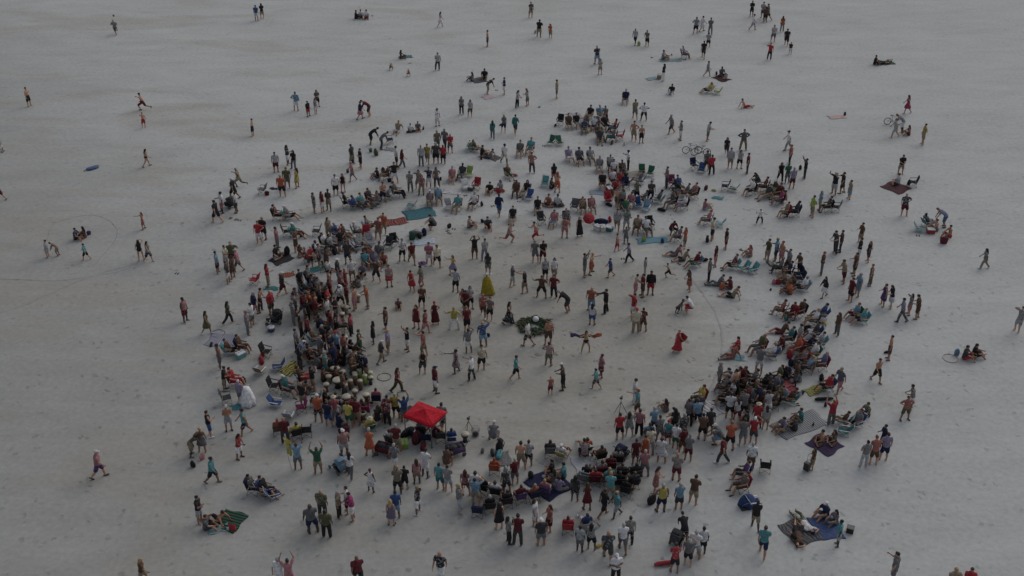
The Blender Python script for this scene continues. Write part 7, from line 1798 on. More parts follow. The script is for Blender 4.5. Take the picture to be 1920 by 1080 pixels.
def P_trolley(t, c, a):
    link('case', MB().box((0, 0, .32), .34, .22, .50, taper=.96).mesh('case', smooth=False), plastic(c), t)
    link('handle', MB().tube([(-.1, -.09, .57), (-.1, -.09, .98), (.1, -.09, .98), (.1, -.09, .57)], .010).mesh('pullhandle'), metal('gy'), t)
    for k in (-1, 1): link('wheel', MB().ell((k * .13, -.08, .04), (.02, 0, 0), (0, .04, 0), (0, 0, .04), 12, 6).mesh('casewheel'), plastic('bk'), t)
def P_sheet(t, c, a):
    link('stool', MB().loft([(0, 0, .02), (0, 0, .75)], [.16, .13], (1, 0, 0), 8, round_ends=False).mesh('stool'), plastic('gy'), t)
    g = []
    for i in range(9):
        h = i / 8; row = []
        for j in range(25):
            th = 2 * math.pi * j / 24; rr = (.16 + .44 * (1 - h) ** .6) * (1 + .14 * math.sin(th * 7 + 2 * h) * (1 - h)) if i < 8 else .02
            row.append((rr * math.cos(th), rr * .8 * math.sin(th),   .02 + 1.20 * h ** .9))
        g.append(row)
    link('drape', MB().panel(g, .006).mesh('drape'), cloth('lb' if c == 'lb' else 'wh'), t)
def P_tent(t, c, a):
    # small pop-up beach shelter, open towards +Y
    g = [[(.52 * math.cos(ph) * math.cos(th * .98), -.05 - .55 * math.sin(th) * (.35 + .65 * math.sin(ph)), .02 + .66 * math.sin(ph) * math.cos(th)) for ph in np.linspace(.02, math.pi - .02, 13)] for th in np.linspace(-.25, 1.45, 9)]
    link('shell', MB().panel(g, .010).mesh('tentshell'), cloth(c), t)
    link('hoop_pole', MB().tube([p for p in g[0]], .014).mesh('hooppole'), plastic('lg'), t); link('rear_pole', MB().tube([p for p in g[5]], .012).mesh('rearpole'), plastic('lg'), t)
    link('floor', MB().panel([[(x, y, .012) for x in np.linspace(-.48, .48, 4)] for y in np.linspace(-.5, .12, 4)], .010).mesh('tentfloor'), cloth('dg'), t)
def P_dog(t, c, a):
    m = MB(); m.loft([(0, -.28, .44), (0, -.1, .43), (0, .15, .43), (0, .28, .47)], [(.10, .12), (.11, .12), (.12, .15), (.09, .11)], (1, 0, 0), 10)
    m.bone((0, .28, .52), (0, .42, .66), .075, .06); m.ell((0, .47, .70), (.07, 0, 0), (0, .09, 0), (0, 0, .075)); m.bone((0, .5, .68), (0, .62, .655), .045, .032)
    for s_ in (-1, 1):
        m.ell((s_ * .06, .43, .75), (.025, 0, 0), (0, .03, 0), (0, 0, .06), 8, 5); m.bone((s_ * .075, .2, .36), (s_ * .075, .21, .2), .05, .034); m.bone((s_ * .075, .21, .2), (s_ * .075, .22, .03), .032, .026); m.ell((s_ * .075, .25, .025), (.03, 0, 0), (0, .05, 0), (0, 0, .025), 8, 5)
        m.bone((s_ * .075, -.22, .38), (s_ * .085, -.15, .26), .075, .045); m.bone((s_ * .085, -.15, .26), (s_ * .085, -.31, .16), .04, .028); m.bone((s_ * .085, -.31, .16), (s_ * .085, -.28, .03), .027, .025); m.ell((s_ * .085, -.25, .025), (.03, 0, 0), (0, .05, 0), (0, 0, .025), 8, 5)
    m.bone((0, -.33, .48), (0, -.5, .62), .03, .014); link('coat', m.mesh('dogbody'), cloth('dg'), t); link('collar', MB().torus((0, .34, .58), .075, .012, (0, .7, .6)).mesh('collar'), cloth('rd'), t)
def P_canopy(t, c, a):
    S, T, H = float(a[0]) / 2, float(a[1]) / 2, float(a[2]); pk = H + .34; cn = [(-S, -T), (S, -T), (S, T), (-S, T)]
    for x, y in cn: lg = link('leg', MB().box((x * .98, y * .98, H / 2), .045, .045, H).mesh('canopyleg', smooth=False), metal('lg'), t); link('foot', MB().box((x * .98, y * .98, .012), .11, .11, .02).mesh('canopyfoot', smooth=False), metal('gy'), lg)
    for k in range(4):
        (x0, y0), (x1, y1) = cn[k], cn[(k + 1) % 4]; g = []
        for i in range(7):
            f = i / 6; z = H + .02 + (pk - H) * (f ** 1.25); row = []
            for j in range(7):
                u = j / 6; px, py = x0 + (x1 - x0) * u, y0 + (y1 - y0) * u; row.append((px * (1 - f) * 1.03, py * (1 - f) * 1.03, z - .05 * math.sin(math.pi * u) * math.sin(math.pi * f) + .0))
            g.append(row)
        rp = link('roof_panel', MB().panel(g, .008).mesh('roofpanel'), cloth('cn'), t)
        link('valance', MB().panel([[(x0 * 1.035 + (x1 - x0) * 1.035 * j / 8, y0 * 1.035 + (y1 - y0) * 1.035 * j / 8, H + .02 - .2 * i / 2 - .015 * math.sin(j * 2.2) * i) for j in range(9)] for i in range(3)], .006).mesh('valance'), cloth('cn'), rp)
    for k in range(4):
        (x0, y0), (x1, y1) = cn[k], cn[(k + 1) % 4]; m = MB(); mid = ((x0 + x1) / 2, (y0 + y1) / 2)
        m.tube([(x0, y0, H - .04), (mid[0], mid[1], H - .40), (x1, y1, H - .04)], .012).tube([(x0, y0, H - .40), (mid[0], mid[1], H - .05), (x1, y1, H - .40)], .012); link('truss', m.mesh('truss'), metal('lg'), t)
def P_cape(t, c, a):
    # cloth held out by a dancer: grid given by its two hand points and a trailing hem
    L, Hh, sag, tint = float(a[0]), float(a[1]), float(a[2]), a[3]
    g = [[(-L / 2 + L * j / 14, .10 + .07 * math.sin(j * 1.1 + i * .7), Hh - .24 * i / 7 - sag * math.sin(math.pi * j / 14) - .03 * math.sin(j * 2)) for j in range(15)] for i in range(8)]
    left = [r_[:11] for r_ in g]; right = [r_[10:] for r_ in g]
    link('cloth', MB().panel(left, .006).mesh('cape'), cloth(c), t); link('orange_end', MB().panel(right, .006).mesh('capeend'), cloth(tint), t); link('hem', MB().tube([p for p in g[-1]], .012).mesh('hem'), cloth(c), t)
def P_wing(t, c, a):
    # a wide sleeve of cloth thrown out from shoulder to outstretched hand
    g = []
    for i in range(9):
        f = i / 8; row = []
        for j in range(9):
            k = j / 8; top = 1.36 - .16 * f + .08 * math.sin(math.pi * f); bot = .62 + .34 * f; row.append((.06 + .52 * f, .03 + .10 * math.sin(f * 5 + k * 2), top + (bot - top) * k + .02 * math.sin(k * 9)))
        g.append(row)
    link('cloth', MB().panel(g, .008).mesh('wing'), cloth(c), t); link('hem', MB().tube([r_[-1] for r_ in g], .012).mesh('winghem'), cloth(c), t)
def P_cloak(t, c, a):
    sweep = float(a[0]); g = []
    for i in range(11):
        h = i / 10; row = []
        for j in range(17):
            th = R(-155) + R(310) * j / 16 - math.pi / 2; rr = .235 + .16 * (1 - h) ** .9 - .07 * max(0, h - .85) / .15
            row.append((rr * math.cos(th) * (1 + .10 * math.sin(th * 8)) + sweep * (1 - h) ** 1.5 * max(0, math.cos(th)), rr * .85 * math.sin(th) * (1 + .1 * math.sin(th * 8)), .05 + 1.30 * h))
        g.append(row)
    link('cloth', MB().panel(g, .008).mesh('cloak'), cloth(c), t); link('collar', MB().torus((0, 0, 1.35), .12, .035, (0, 0, 1), 20, 6).mesh('cloakcollar'), cloth(c), t)
PROPS = '''ball ball ball -42.30 57.65 1.98 332 dg - .11|dark ball in the air above running child's head
sandals pair_of_sandals sandals -15.60 63.84 0.00 317 dg sandals_left_on_the_sand |charcoal pair of sandals on the sand, on open sand, far side
sandals pair_of_sandals sandals -10.30 49.03 0.00 23 gy sandals_left_on_the_sand |grey pair of sandals near person in black bikini top
sandals pair_of_sandals sandals -1.51 41.74 0.00 330 bk sandals_left_on_the_sand |third black pair of sandals near person in black shirt
bag bag bag -7.90 32.49 0.00 81 bk bags_set_down_on_the_sand 0.35 1|black tote bag near person in grey shirt
bag bag bag -0.98 33.38 0.00 47 bk bags_set_down_on_the_sand 0.30 2|small black duffel bag on the sand, on open sand, far side
bag bag bag 2.50 58.07 0.00 222 lg bags_set_down_on_the_sand 0.35 0|light grey backpack on the sand, on open sand, far side
bag bag bag 13.29 54.32 0.00 125 lm bags_set_down_on_the_sand 0.50 1|lime tote bag on the sand, on open sand, far side
sandals pair_of_sandals sandals 14.29 50.63 0.00 65 gy sandals_left_on_the_sand |grey pair of sandals near person in grey shirt
bag bag bag 16.38 51.29 0.00 219 dg bags_set_down_on_the_sand 0.20 0|small charcoal backpack on the sand, on open sand, far side
sandals pair_of_sandals sandals 16.99 49.90 0.00 193 bk sandals_left_on_the_sand |nearer black pair of sandals near person in lavender shirt
sandals pair_of_sandals sandals 17.51 50.05 0.00 193 bk sandals_left_on_the_sand |farther black pair of sandals near person in lavender shirt
basket wicker_basket basket 14.41 44.74 0.00 184 kh - |khaki woven basket, on open sand, far side
sandals pair_of_sandals sandals 14.83 40.73 0.00 222 bk sandals_left_on_the_sand |fourth black pair of sandals near person in black shirt
bag bag bag 20.18 45.89 0.00 280 bk bags_set_down_on_the_sand 0.40 1|black tote bag on the sand, on open sand, far right side
sandals pair_of_sandals sandals 2.51 37.59 0.00 259 bk sandals_left_on_the_sand |black pair of sandals near person in light grey shirt
bag bag bag 3.89 33.23 0.00 254 bk bags_set_down_on_the_sand 0.35 2|black duffel bag on the sand, on open sand, far side
bucket bucket bucket 6.72 31.70 0.00 298 yl - |yellow bucket, on open sand, far side
bag bag bag 30.43 35.66 0.00 169 dg bags_set_down_on_the_sand 0.35 0|charcoal backpack on the sand, on open sand, far right side
bike bicycle bicycle 34.25 33.53 0.00 -90 gy - |grey bicycle, on open sand, far right side
sled sand_sled sled -34.99 24.33 0.00 41 bu - |blue sand sled, on open sand, far left side
bag bag bag -31.84 12.80 0.00 29 pu bags_set_down_on_the_sand 0.40 1|purple tote bag on the sand, on open sand, left side
sandals pair_of_sandals sandals -23.84 6.99 0.00 163 bk sandals_left_on_the_sand |black pair of sandals on the sand, on open sand, left side
sandals pair_of_sandals sandals -21.25 15.22 0.00 245 bk sandals_left_on_the_sand |middle black pair of sandals near person in white shirt
sandals pair_of_sandals sandals -21.69 15.44 0.00 84 bk sandals_left_on_the_sand |leftmost black pair of sandals near person in white shirt
sandals pair_of_sandals sandals -20.96 15.05 0.00 345 dg sandals_left_on_the_sand |charcoal pair of sandals on the sand, on open sand, far left side
bag bag bag 32.25 21.31 0.00 104 bk bags_set_down_on_the_sand 0.45 0|black backpack near person in white shirt
cooler cooler_box cooler 31.57 13.04 0.00 177 rd - |red cooler box with lid, on open sand, far right side
sandals pair_of_sandals sandals 30.52 12.64 0.00 169 bk sandals_left_on_the_sand |black pair of sandals on the sand, on open sand, far right side
bag bag bag 32.06 11.44 0.00 349 mr bags_set_down_on_the_sand 0.70 1|large maroon tote bag on the sand, on open sand, right side
hoop hula_hoop hoop -19.30 -0.82 0.00 55 bk - .45|black hula hoop on the sand, on open sand, left side
bag bag bag -19.44 -2.20 0.00 91 bk bags_set_down_on_the_sand 0.35 2|black duffel bag on the sand, on open sand, left side
cooler cooler_box cooler -17.26 -3.58 0.00 228 tq - |turquoise cooler box with lid, in the ring's left crowd
bag bag bag -16.55 -6.42 0.00 130 bk bags_set_down_on_the_sand 0.50 0|black backpack near person in red shirt
sheet draped_sheet sheet -15.92 -8.45 0.00 124 lg - |white sheet draped upright at the ring's left edge
bag bag bag -17.47 -13.79 0.00 47 pk bags_set_down_on_the_sand 0.40 1|pink tote bag on the sand, on open sand, near left side
bag bag bag -17.84 -14.46 0.00 330 bk bags_set_down_on_the_sand 0.45 0|black backpack on the sand, on open sand, near left side
bag bag bag -14.62 -19.60 0.00 159 rd bags_set_down_on_the_sand 0.50 1|red tote bag on the sand, in front of the striped lower-left blanket
bag bag bag 4.45 -20.87 0.00 208 yl bags_set_down_on_the_sand 0.30 2|small yellow duffel bag on the sand, on open sand, near side
plate plate plate 1.80 -15.33 0.00 88 gy - |white plate on the big navy blanket
bag bag bag 1.04 -15.39 0.00 337 dg bags_set_down_on_the_sand 0.50 0|charcoal backpack on the sand, in the ring's near crowd
bag bag bag 7.50 -17.52 0.00 38 bk bags_set_down_on_the_sand 0.70 1|large black tote bag on the sand, on open sand, near right side
bag bag bag 13.00 -14.97 0.00 251 lm bags_set_down_on_the_sand 0.40 0|lime backpack on the sand, on open sand, near right side
tent beach_shelter tent 12.60 -17.56 0.00 15 bu - |small blue pop-up beach shelter, near right of the ring
longbag chair_bag bag 7.74 -22.13 0.00 191 rd - |red long chair bag, on open sand, near side
stroller stroller stroller 8.64 -20.47 0.00 -36 dg - |charcoal stroller with hood, on open sand, near right side
box storage_box box 17.65 -19.75 0.00 158 bk - |black storage box, right of the slate blue blanket
bag bag bag 14.57 -20.39 0.00 302 bk bags_set_down_on_the_sand 0.50 1|black tote bag on the sand, left of the slate blue blanket
bag bag bag 24.00 -3.09 0.00 11 bk bags_set_down_on_the_sand 0.30 2|small black duffel bag on the sand, on open sand, right side
hoop hula_hoop hoop 27.89 -3.71 0.00 85 pk - .48|pink hula hoop on the sand, on open sand, right side
bag bag bag 28.39 -3.31 0.00 355 lb bags_set_down_on_the_sand 0.50 0|light blue backpack on the sand, on open sand, right side
trolley trolley_case suitcase 16.41 -14.79 0.00 133 bk - |black trolley case with handle, on open sand, near right side
bag bag bag -19.58 19.39 0.00 14 mr bags_set_down_on_the_sand 0.45 1|maroon tote bag on the sand, on open sand, far left side
stroller stroller stroller -22.27 17.35 0.00 56 dg - |charcoal stroller with hood, on open sand, far left side
bag bag bag -13.62 23.55 0.00 190 bk bags_set_down_on_the_sand 0.35 0|leftmost black backpack near person in black shirt
bucket bucket bucket -12.13 27.68 0.00 137 gn - |green bucket, on open sand, far left side
bag bag bag -2.61 26.16 0.00 110 bk bags_set_down_on_the_sand 0.35 1|third black tote bag near person in black shirt
bag bag bag 0.21 22.91 0.00 171 pk bags_set_down_on_the_sand 0.40 2|pink duffel bag on the sand, in the ring's far crowd
bag bag bag -5.85 22.13 0.00 169 bk bags_set_down_on_the_sand 0.30 0|small black backpack on the sand, in the ring's far crowd
cooler cooler_box cooler -3.29 20.36 0.00 66 dg - |charcoal cooler box with lid, in the ring's far crowd
bag bag bag -1.08 19.76 0.00 187 rd bags_set_down_on_the_sand 0.45 1|red tote bag on the sand, in the ring's far crowd
sandals pair_of_sandals sandals -3.73 19.35 0.00 208 bk sandals_left_on_the_sand |second black pair of sandals near person in black shirt
sandals pair_of_sandals sandals -1.52 17.49 0.00 206 bk sandals_left_on_the_sand |rightmost black pair of sandals near person in white shirt
bag bag bag -2.37 17.56 0.00 266 bk bags_set_down_on_the_sand 0.40 0|black backpack on the sand, in the ring's far crowd
sandals pair_of_sandals sandals 0.55 18.29 0.00 163 dg sandals_left_on_the_sand |charcoal pair of sandals near person in brown shirt
sandals pair_of_sandals sandals 0.72 18.99 0.00 77 bk sandals_left_on_the_sand |black pair of sandals near person in brown shirt
sandals pair_of_sandals sandals 2.75 28.89 0.00 339 bk sandals_left_on_the_sand |black pair of sandals near person in turquoise shirt
bag bag bag 11.51 21.97 0.00 42 wh bags_set_down_on_the_sand 0.50 1|white tote bag on the sand, on open sand, far right side
cooler cooler_box cooler 7.84 20.06 0.00 109 rd - |red cooler box with lid, in the ring's far crowd
bag bag bag 11.66 16.64 0.00 150 bk bags_set_down_on_the_sand 0.50 2|black duffel bag near person in charcoal shirt
sandals pair_of_sandals sandals 8.12 29.68 0.00 149 bk sandals_left_on_the_sand |black pair of sandals near person in charcoal shirt
bag bag bag 8.67 29.24 0.00 76 br bags_set_down_on_the_sand 0.40 0|brown backpack on the sand, on open sand, far side
bag bag bag 9.75 29.06 0.00 310 wh bags_set_down_on_the_sand 0.30 1|small white tote bag on the sand, on open sand, far side
bike bicycle bicycle 15.38 27.34 0.00 -90 bk - |black bicycle, left of the two bicycles
bike bicycle bicycle 16.07 26.91 0.00 -270 bk - |black bicycle, on open sand, far right side
bag bag bag 24.02 24.19 0.00 219 bk bags_set_down_on_the_sand 0.40 0|black backpack near person in coral shirt
bag bag bag 15.63 20.36 0.00 47 mr bags_set_down_on_the_sand 0.50 1|maroon tote bag on the sand, on open sand, far right side
bag bag bag 16.24 20.14 0.00 155 yl bags_set_down_on_the_sand 0.30 2|small yellow duffel bag on the sand, on open sand, far right side
bag bag bag -16.44 9.75 0.00 48 bk bags_set_down_on_the_sand 0.70 0|large black backpack on the sand, in the ring's far left crowd
bag bag bag -15.77 12.49 0.00 195 bk bags_set_down_on_the_sand 0.45 1|black tote bag near person in teal shirt
sandals pair_of_sandals sandals -16.13 11.68 0.00 263 bk sandals_left_on_the_sand |black pair of sandals on the sand, in the ring's far left crowd
bag bag bag -12.99 9.75 0.00 308 bk bags_set_down_on_the_sand 0.55 0|black backpack on the sand, in the ring's far left crowd
hoop hula_hoop hoop -15.86 7.32 0.00 338 wh - .2|white hula hoop on the sand, in the ring's far left crowd
bag bag bag -4.77 13.88 0.00 41 bk bags_set_down_on_the_sand 0.45 1|second black tote bag near person in black shirt
sandals pair_of_sandals sandals -4.41 13.68 0.00 165 bk sandals_left_on_the_sand |black pair of sandals near person in coral shirt
sandals pair_of_sandals sandals -4.88 13.35 0.00 240 dg sandals_left_on_the_sand |charcoal pair of sandals near person in black shirt
sandals pair_of_sandals sandals -4.70 12.98 0.00 135 bk sandals_left_on_the_sand |leftmost black pair of sandals near person in black shirt
bag bag bag -7.21 12.62 0.00 340 gy bags_set_down_on_the_sand 0.80 2|large grey duffel bag on the sand, in the ring's far left crowd
bag bag bag -6.60 12.69 0.00 178 nv bags_set_down_on_the_sand 0.60 0|navy backpack on the sand, in front of the striped teal mat
bag bag bag -6.92 12.23 0.00 313 bk bags_set_down_on_the_sand 0.50 1|leftmost black tote bag near person in black shirt
bag bag bag -7.46 12.03 0.00 24 gn bags_set_down_on_the_sand 0.70 0|large green backpack on the sand, in the ring's far left crowd
bag bag bag -2.28 14.76 0.00 140 bk bags_set_down_on_the_sand 0.35 1|black tote bag near person in charcoal shirt
hat wide_brimmed_hat hat -6.19 5.12 1.90 251 pu - |wide purple hat held above a dancer's head
umbrella beach_umbrella umbrella 5.84 14.42 0.00 302 rd - |tilted red beach umbrella among coolers
bag bag bag 6.81 14.56 0.00 178 nv bags_set_down_on_the_sand 0.80 2|large navy duffel bag on the sand, right of the red umbrella
cooler cooler_box cooler 6.49 13.55 0.00 309 wh - |white cooler box with lid, right of the red umbrella
cooler cooler_box cooler 6.88 13.48 0.00 274 cr - |cream cooler box with lid, right of the red umbrella
cooler cooler_box cooler 7.34 13.41 0.00 149 tl - |teal cooler box with lid, right of the red umbrella
bag bag bag 7.50 14.83 0.00 255 rd bags_set_down_on_the_sand 0.50 0|red backpack on the sand, right of the red umbrella
sandals pair_of_sandals sandals 8.05 9.13 0.00 186 bk sandals_left_on_the_sand |black pair of sandals on the sand, far right part inside the ring
bag bag bag 9.81 11.71 0.00 41 lm bags_set_down_on_the_sand 0.50 1|lime tote bag on the sand, in the ring's far right crowd
bag bag bag 11.18 11.52 0.00 324 bu bags_set_down_on_the_sand 0.40 0|blue backpack on the sand, in the ring's far right crowd
sandals pair_of_sandals sandals 12.02 8.31 0.00 304 bk sandals_left_on_the_sand |black pair of sandals near person in khaki shirt
dog dog dog 11.28 1.89 0.00 321 bk - |black dog standing in the right part of the ring
bag bag bag 14.54 11.71 0.00 85 bk bags_set_down_on_the_sand 0.60 1|black tote bag on the sand, in the ring's far right crowd
sandals pair_of_sandals sandals 16.83 10.44 0.00 280 bk sandals_left_on_the_sand |black pair of sandals near person in pink shirt
bag bag bag 13.87 8.76 0.00 14 bk bags_set_down_on_the_sand 0.50 2|black duffel bag near person in maroon shirt
bag bag bag 14.57 4.78 0.00 180 or bags_set_down_on_the_sand 0.50 0|orange backpack on the sand, in the ring's right crowd
board skim_board board 18.66 8.40 0.00 109 bk - |black skim board, in the ring's far right crowd
bag bag bag 18.65 5.52 0.00 182 rd bags_set_down_on_the_sand 0.50 1|red tote bag on the sand, in the ring's right crowd
bag bag bag 18.35 5.52 0.00 138 pk bags_set_down_on_the_sand 0.40 0|pink backpack on the sand, in the ring's right crowd
bag bag bag 17.98 4.67 0.00 198 bk bags_set_down_on_the_sand 0.20 1|small black tote bag on the sand, in the ring's right crowd
stroller stroller stroller -15.88 0.48 0.00 96 bk - |black stroller with hood, in the ring's left crowd
coolertub cooler_tub cooler -15.85 -0.49 0.00 237 bu - |blue round cooler tub with white lid, in the ring's left crowd
djembe hand_drum drum -11.32 0.78 0.00 100 br hand_drums_of_the_drummers |brown hand drum near person in black shirt
djembe hand_drum drum -10.78 -2.03 0.00 71 bk hand_drums_of_the_drummers |black hand drum, left part inside the ring
djembe hand_drum drum -10.67 -6.83 0.00 86 bk hand_drums_of_the_drummers .3|black hand drum, left of the lime conga drums
djembe hand_drum drum -11.27 -6.43 0.00 118 kh hand_drums_of_the_drummers |khaki hand drum, left of the lime conga drums
djembe hand_drum drum -11.31 -7.27 0.00 153 wh hand_drums_of_the_drummers |white hand drum near person in black shirt
djembe hand_drum drum -11.11 -5.58 0.00 182 br hand_drums_of_the_drummers |brown hand drum near person in teal shirt
djembe hand_drum drum -10.87 -5.56 0.00 275 br hand_drums_of_the_drummers |brown hand drum near person in brown shirt
djembe hand_drum drum -10.45 -5.94 0.00 354 mr hand_drums_of_the_drummers |maroon hand drum, left of the lime conga drums
djembe hand_drum drum -12.04 -4.27 0.00 94 or hand_drums_of_the_drummers |orange hand drum, in the ring's left crowd
djembe hand_drum drum -10.17 -7.32 0.00 106 dg hand_drums_of_the_drummers |charcoal hand drum, left of the lime conga drums
conga conga_drum drum -9.66 -6.41 0.00 1 lm conga_drums 0.80|lime conga drum near person in brown shirt
conga conga_drum drum -9.41 -6.07 0.00 76 lm conga_drums 0.78|leftmost lime conga drum near person in navy shirt
conga conga_drum drum -8.72 -6.25 0.00 5 lm conga_drums 0.74|rightmost lime conga drum near person in navy shirt
conga conga_drum drum -9.61 -6.58 0.00 71 wood conga_drums 0.78|farther brown conga drum near person in brown shirt
conga conga_drum drum -9.03 -6.56 0.00 70 lm conga_drums 0.72|middle lime conga drum near person in navy shirt
conga conga_drum drum -9.86 -7.06 0.00 46 wood conga_drums 0.70|nearer brown conga drum near person in brown shirt
conga conga_drum drum -9.26 -7.11 0.00 119 wood conga_drums 0.72|brown conga drum, in front of the lime conga drums
djembe hand_drum drum -11.36 1.73 0.00 112 br hand_drums_of_the_drummers |brown hand drum near person in maroon shirt
djembe hand_drum drum -11.13 1.62 0.00 6 kh hand_drums_of_the_drummers |nearer khaki hand drum near person in maroon shirt
djembe hand_drum drum -11.65 -0.20 0.00 38 mr hand_drums_of_the_drummers |maroon hand drum, in the ring's left crowd
bag bag bag -15.91 -3.47 0.00 87 rd bags_set_down_on_the_sand 0.50 2|red duffel bag on the sand, in the ring's left crowd
bag bag bag -15.81 -4.31 0.00 266 rd bags_set_down_on_the_sand 0.60 0|red backpack on the sand, in the ring's left crowd
sandals pair_of_sandals sandals -12.42 -6.81 0.00 266 bk sandals_left_on_the_sand |black pair of sandals on the sand, in the ring's near left crowd
hoop hula_hoop hoop -7.94 -5.77 0.00 127 bk - .42|black hula hoop on the sand, right of the lime conga drums
bag bag bag -1.54 -1.14 0.00 318 nv bags_set_down_on_the_sand 0.30 1|small navy tote bag on the sand, in the middle of the ring
wreath leaf_wreath wreath 1.51 0.02 0.00 59 gy - |circle of green palm leaves in the middle of the ring
bigball display_ball ball 1.58 0.58 0.00 82 gy - |white ball on stand inside the green leaf wreath
bag bag bag 18.28 0.77 0.00 206 tl bags_set_down_on_the_sand 0.50 0|teal backpack on the sand, in the ring's right crowd
bag bag bag 19.41 -0.54 0.00 192 bk bags_set_down_on_the_sand 0.60 1|black tote bag on the sand, in the ring's right crowd
bag bag bag 20.72 0.27 0.00 285 yl bags_set_down_on_the_sand 0.40 2|yellow duffel bag on the sand, on open sand, right side
bag bag bag 17.65 -3.66 0.00 111 rd bags_set_down_on_the_sand 0.60 0|red backpack on the sand, in the ring's right crowd
bag bag bag 13.60 -5.09 0.00 325 dg bags_set_down_on_the_sand 0.30 1|small charcoal tote bag on the sand, in the ring's right crowd
bag bag bag 19.13 -6.13 0.00 227 bk bags_set_down_on_the_sand 0.50 0|black backpack on the sand, on open sand, right side
flag flag flag -12.32 -14.64 0.00 0 yl - |yellow flag on a thin pole left of raised-arm person
stroller stroller stroller -9.70 -14.71 0.00 41 lb - |light blue stroller with hood, on open sand, near left side
bag bag bag -9.72 -11.63 0.00 203 mr bags_set_down_on_the_sand 0.80 1|large maroon tote bag on the sand, in the ring's near left crowd
djembe hand_drum drum -9.94 -8.55 0.00 339 dg hand_drums_of_the_drummers .26|charcoal hand drum, in front of the lime conga drums
djembe hand_drum drum -9.50 -7.95 0.00 5 wh hand_drums_of_the_drummers |white hand drum, in front of the lime conga drums
djembe hand_drum drum -8.80 -10.23 0.00 119 wh hand_drums_of_the_drummers |white hand drum near person in maroon shirt
djembe hand_drum drum -8.75 -10.12 0.00 111 bk hand_drums_of_the_drummers |black hand drum, in the ring's near left crowd
canopy pop_up_canopy canopy -4.99 -11.66 0.00 -31 rd - 1.87 1.48 1.63|small red pop-up canopy on white legs at ring's edge
cooler cooler_box cooler -6.13 -12.63 0.00 278 lm - |lime cooler box with lid, left of the red canopy
bag bag bag -6.06 -11.55 0.00 233 bk bags_set_down_on_the_sand 0.80 2|large black duffel bag on the sand, left of the red canopy
bag bag bag -5.48 -12.32 0.00 48 mr bags_set_down_on_the_sand 0.90 0|large maroon backpack on the sand, in front of the red canopy
bag bag bag -5.06 -12.93 0.00 254 mr bags_set_down_on_the_sand 0.70 1|large maroon tote bag on the sand, in front of the red canopy
wagon folding_wagon wagon -3.20 -13.39 0.00 25 pu - |purple folding wagon, right of the red canopy
djembe hand_drum drum -2.70 -12.17 0.00 50 bk hand_drums_of_the_drummers .22|black hand drum, right of the red canopy
basketwire wire_basket basket -2.11 -11.63 0.00 264 gy - |grey wire basket, right of the red canopy
tripod tripod_camera camera -2.54 -11.08 0.00 -20 bk - .75|low tripod with black camera, right of the red canopy
bag bag bag -0.70 -12.93 0.00 78 bk bags_set_down_on_the_sand 0.80 0|large black backpack on the sand, in the ring's near crowd
bag bag bag -1.12 -13.42 0.00 103 dg bags_set_down_on_the_sand 0.50 1|charcoal tote bag on the sand, in the ring's near crowd
bag bag bag -0.72 -13.50 0.00 261 tq bags_set_down_on_the_sand 0.60 2|turquoise duffel bag on the sand, in the ring's near crowd
bag bag bag -1.69 -13.20 0.00 91 gy bags_set_down_on_the_sand 0.35 0|grey backpack on the sand, in the ring's near crowd
bag bag bag -0.33 -15.18 0.00 276 tq bags_set_down_on_the_sand 0.70 1|large turquoise tote bag on the sand, in the ring's near crowd
wagon folding_wagon wagon -7.21 -13.31 0.00 -20 mr - |maroon folding wagon, left of the red canopy
tripod tripod_camera camera 6.41 -9.83 0.00 -20 bk - 1.3|tall tripod with black camera, in the ring's near right crowd
stroller stroller stroller 6.36 -13.53 0.00 -44 nv - |navy stroller with hood, in the ring's near right crowd
longbag chair_bag bag 18.86 -8.17 0.00 184 bk - |black long chair bag, on open sand, near right side
longbag chair_bag bag 17.35 -7.74 0.00 36 nv - |navy long chair bag, on open sand, near right side
sandals pair_of_sandals sandals 17.15 -8.63 0.00 279 bk sandals_left_on_the_sand |black pair of sandals on the sand, on open sand, near right side
bag bag bag 18.79 -8.80 0.00 235 bk bags_set_down_on_the_sand 0.30 0|small black backpack on the sand, on open sand, near right side
bag bag bag 17.66 -10.68 0.00 242 bk bags_set_down_on_the_sand 0.25 1|small black tote bag on the sand, on open sand, near right side
djembe hand_drum drum -11.48 -4.05 0.00 56 br hand_drums_of_the_drummers .2|brown hand drum near person in navy shirt
djembe hand_drum drum -11.60 -3.02 0.00 346 br hand_drums_of_the_drummers .17|brown hand drum near person in charcoal shirt
djembe hand_drum drum -11.67 -8.68 0.00 1 kh hand_drums_of_the_drummers .17|khaki hand drum, in the ring's near left crowd
djembe hand_drum drum -8.69 -6.53 0.00 157 bk hand_drums_of_the_drummers .15|black hand drum, right of the lime conga drums
djembe hand_drum drum -9.90 -3.93 0.00 43 kh hand_drums_of_the_drummers .2|khaki hand drum near person in charcoal shirt
djembe hand_drum drum -8.76 -8.35 0.00 123 wood hand_drums_of_the_drummers .2|wooden hand drum, in front of the lime conga drums
djembe hand_drum drum -12.19 -4.23 0.00 307 kh hand_drums_of_the_drummers .15|khaki hand drum, in the ring's left crowd
djembe hand_drum drum -10.50 3.13 0.00 77 kh hand_drums_of_the_drummers .17|farther khaki hand drum near person in maroon shirt
djembe hand_drum drum -12.46 -1.07 0.00 155 wood hand_drums_of_the_drummers .15|wooden hand drum, in the ring's left crowd
bag bag bag 7.62 17.54 0.00 315 nv bags_set_down_on_the_sand 0.45 2|navy duffel bag on the sand, in the ring's far crowd
bag bag bag 17.55 -4.54 0.00 313 nv bags_set_down_on_the_sand 0.55 0|navy backpack near person in brown shirt
bag bag bag 14.29 -7.76 0.00 121 dg bags_set_down_on_the_sand 0.65 1|large charcoal tote bag near person in charcoal shirt
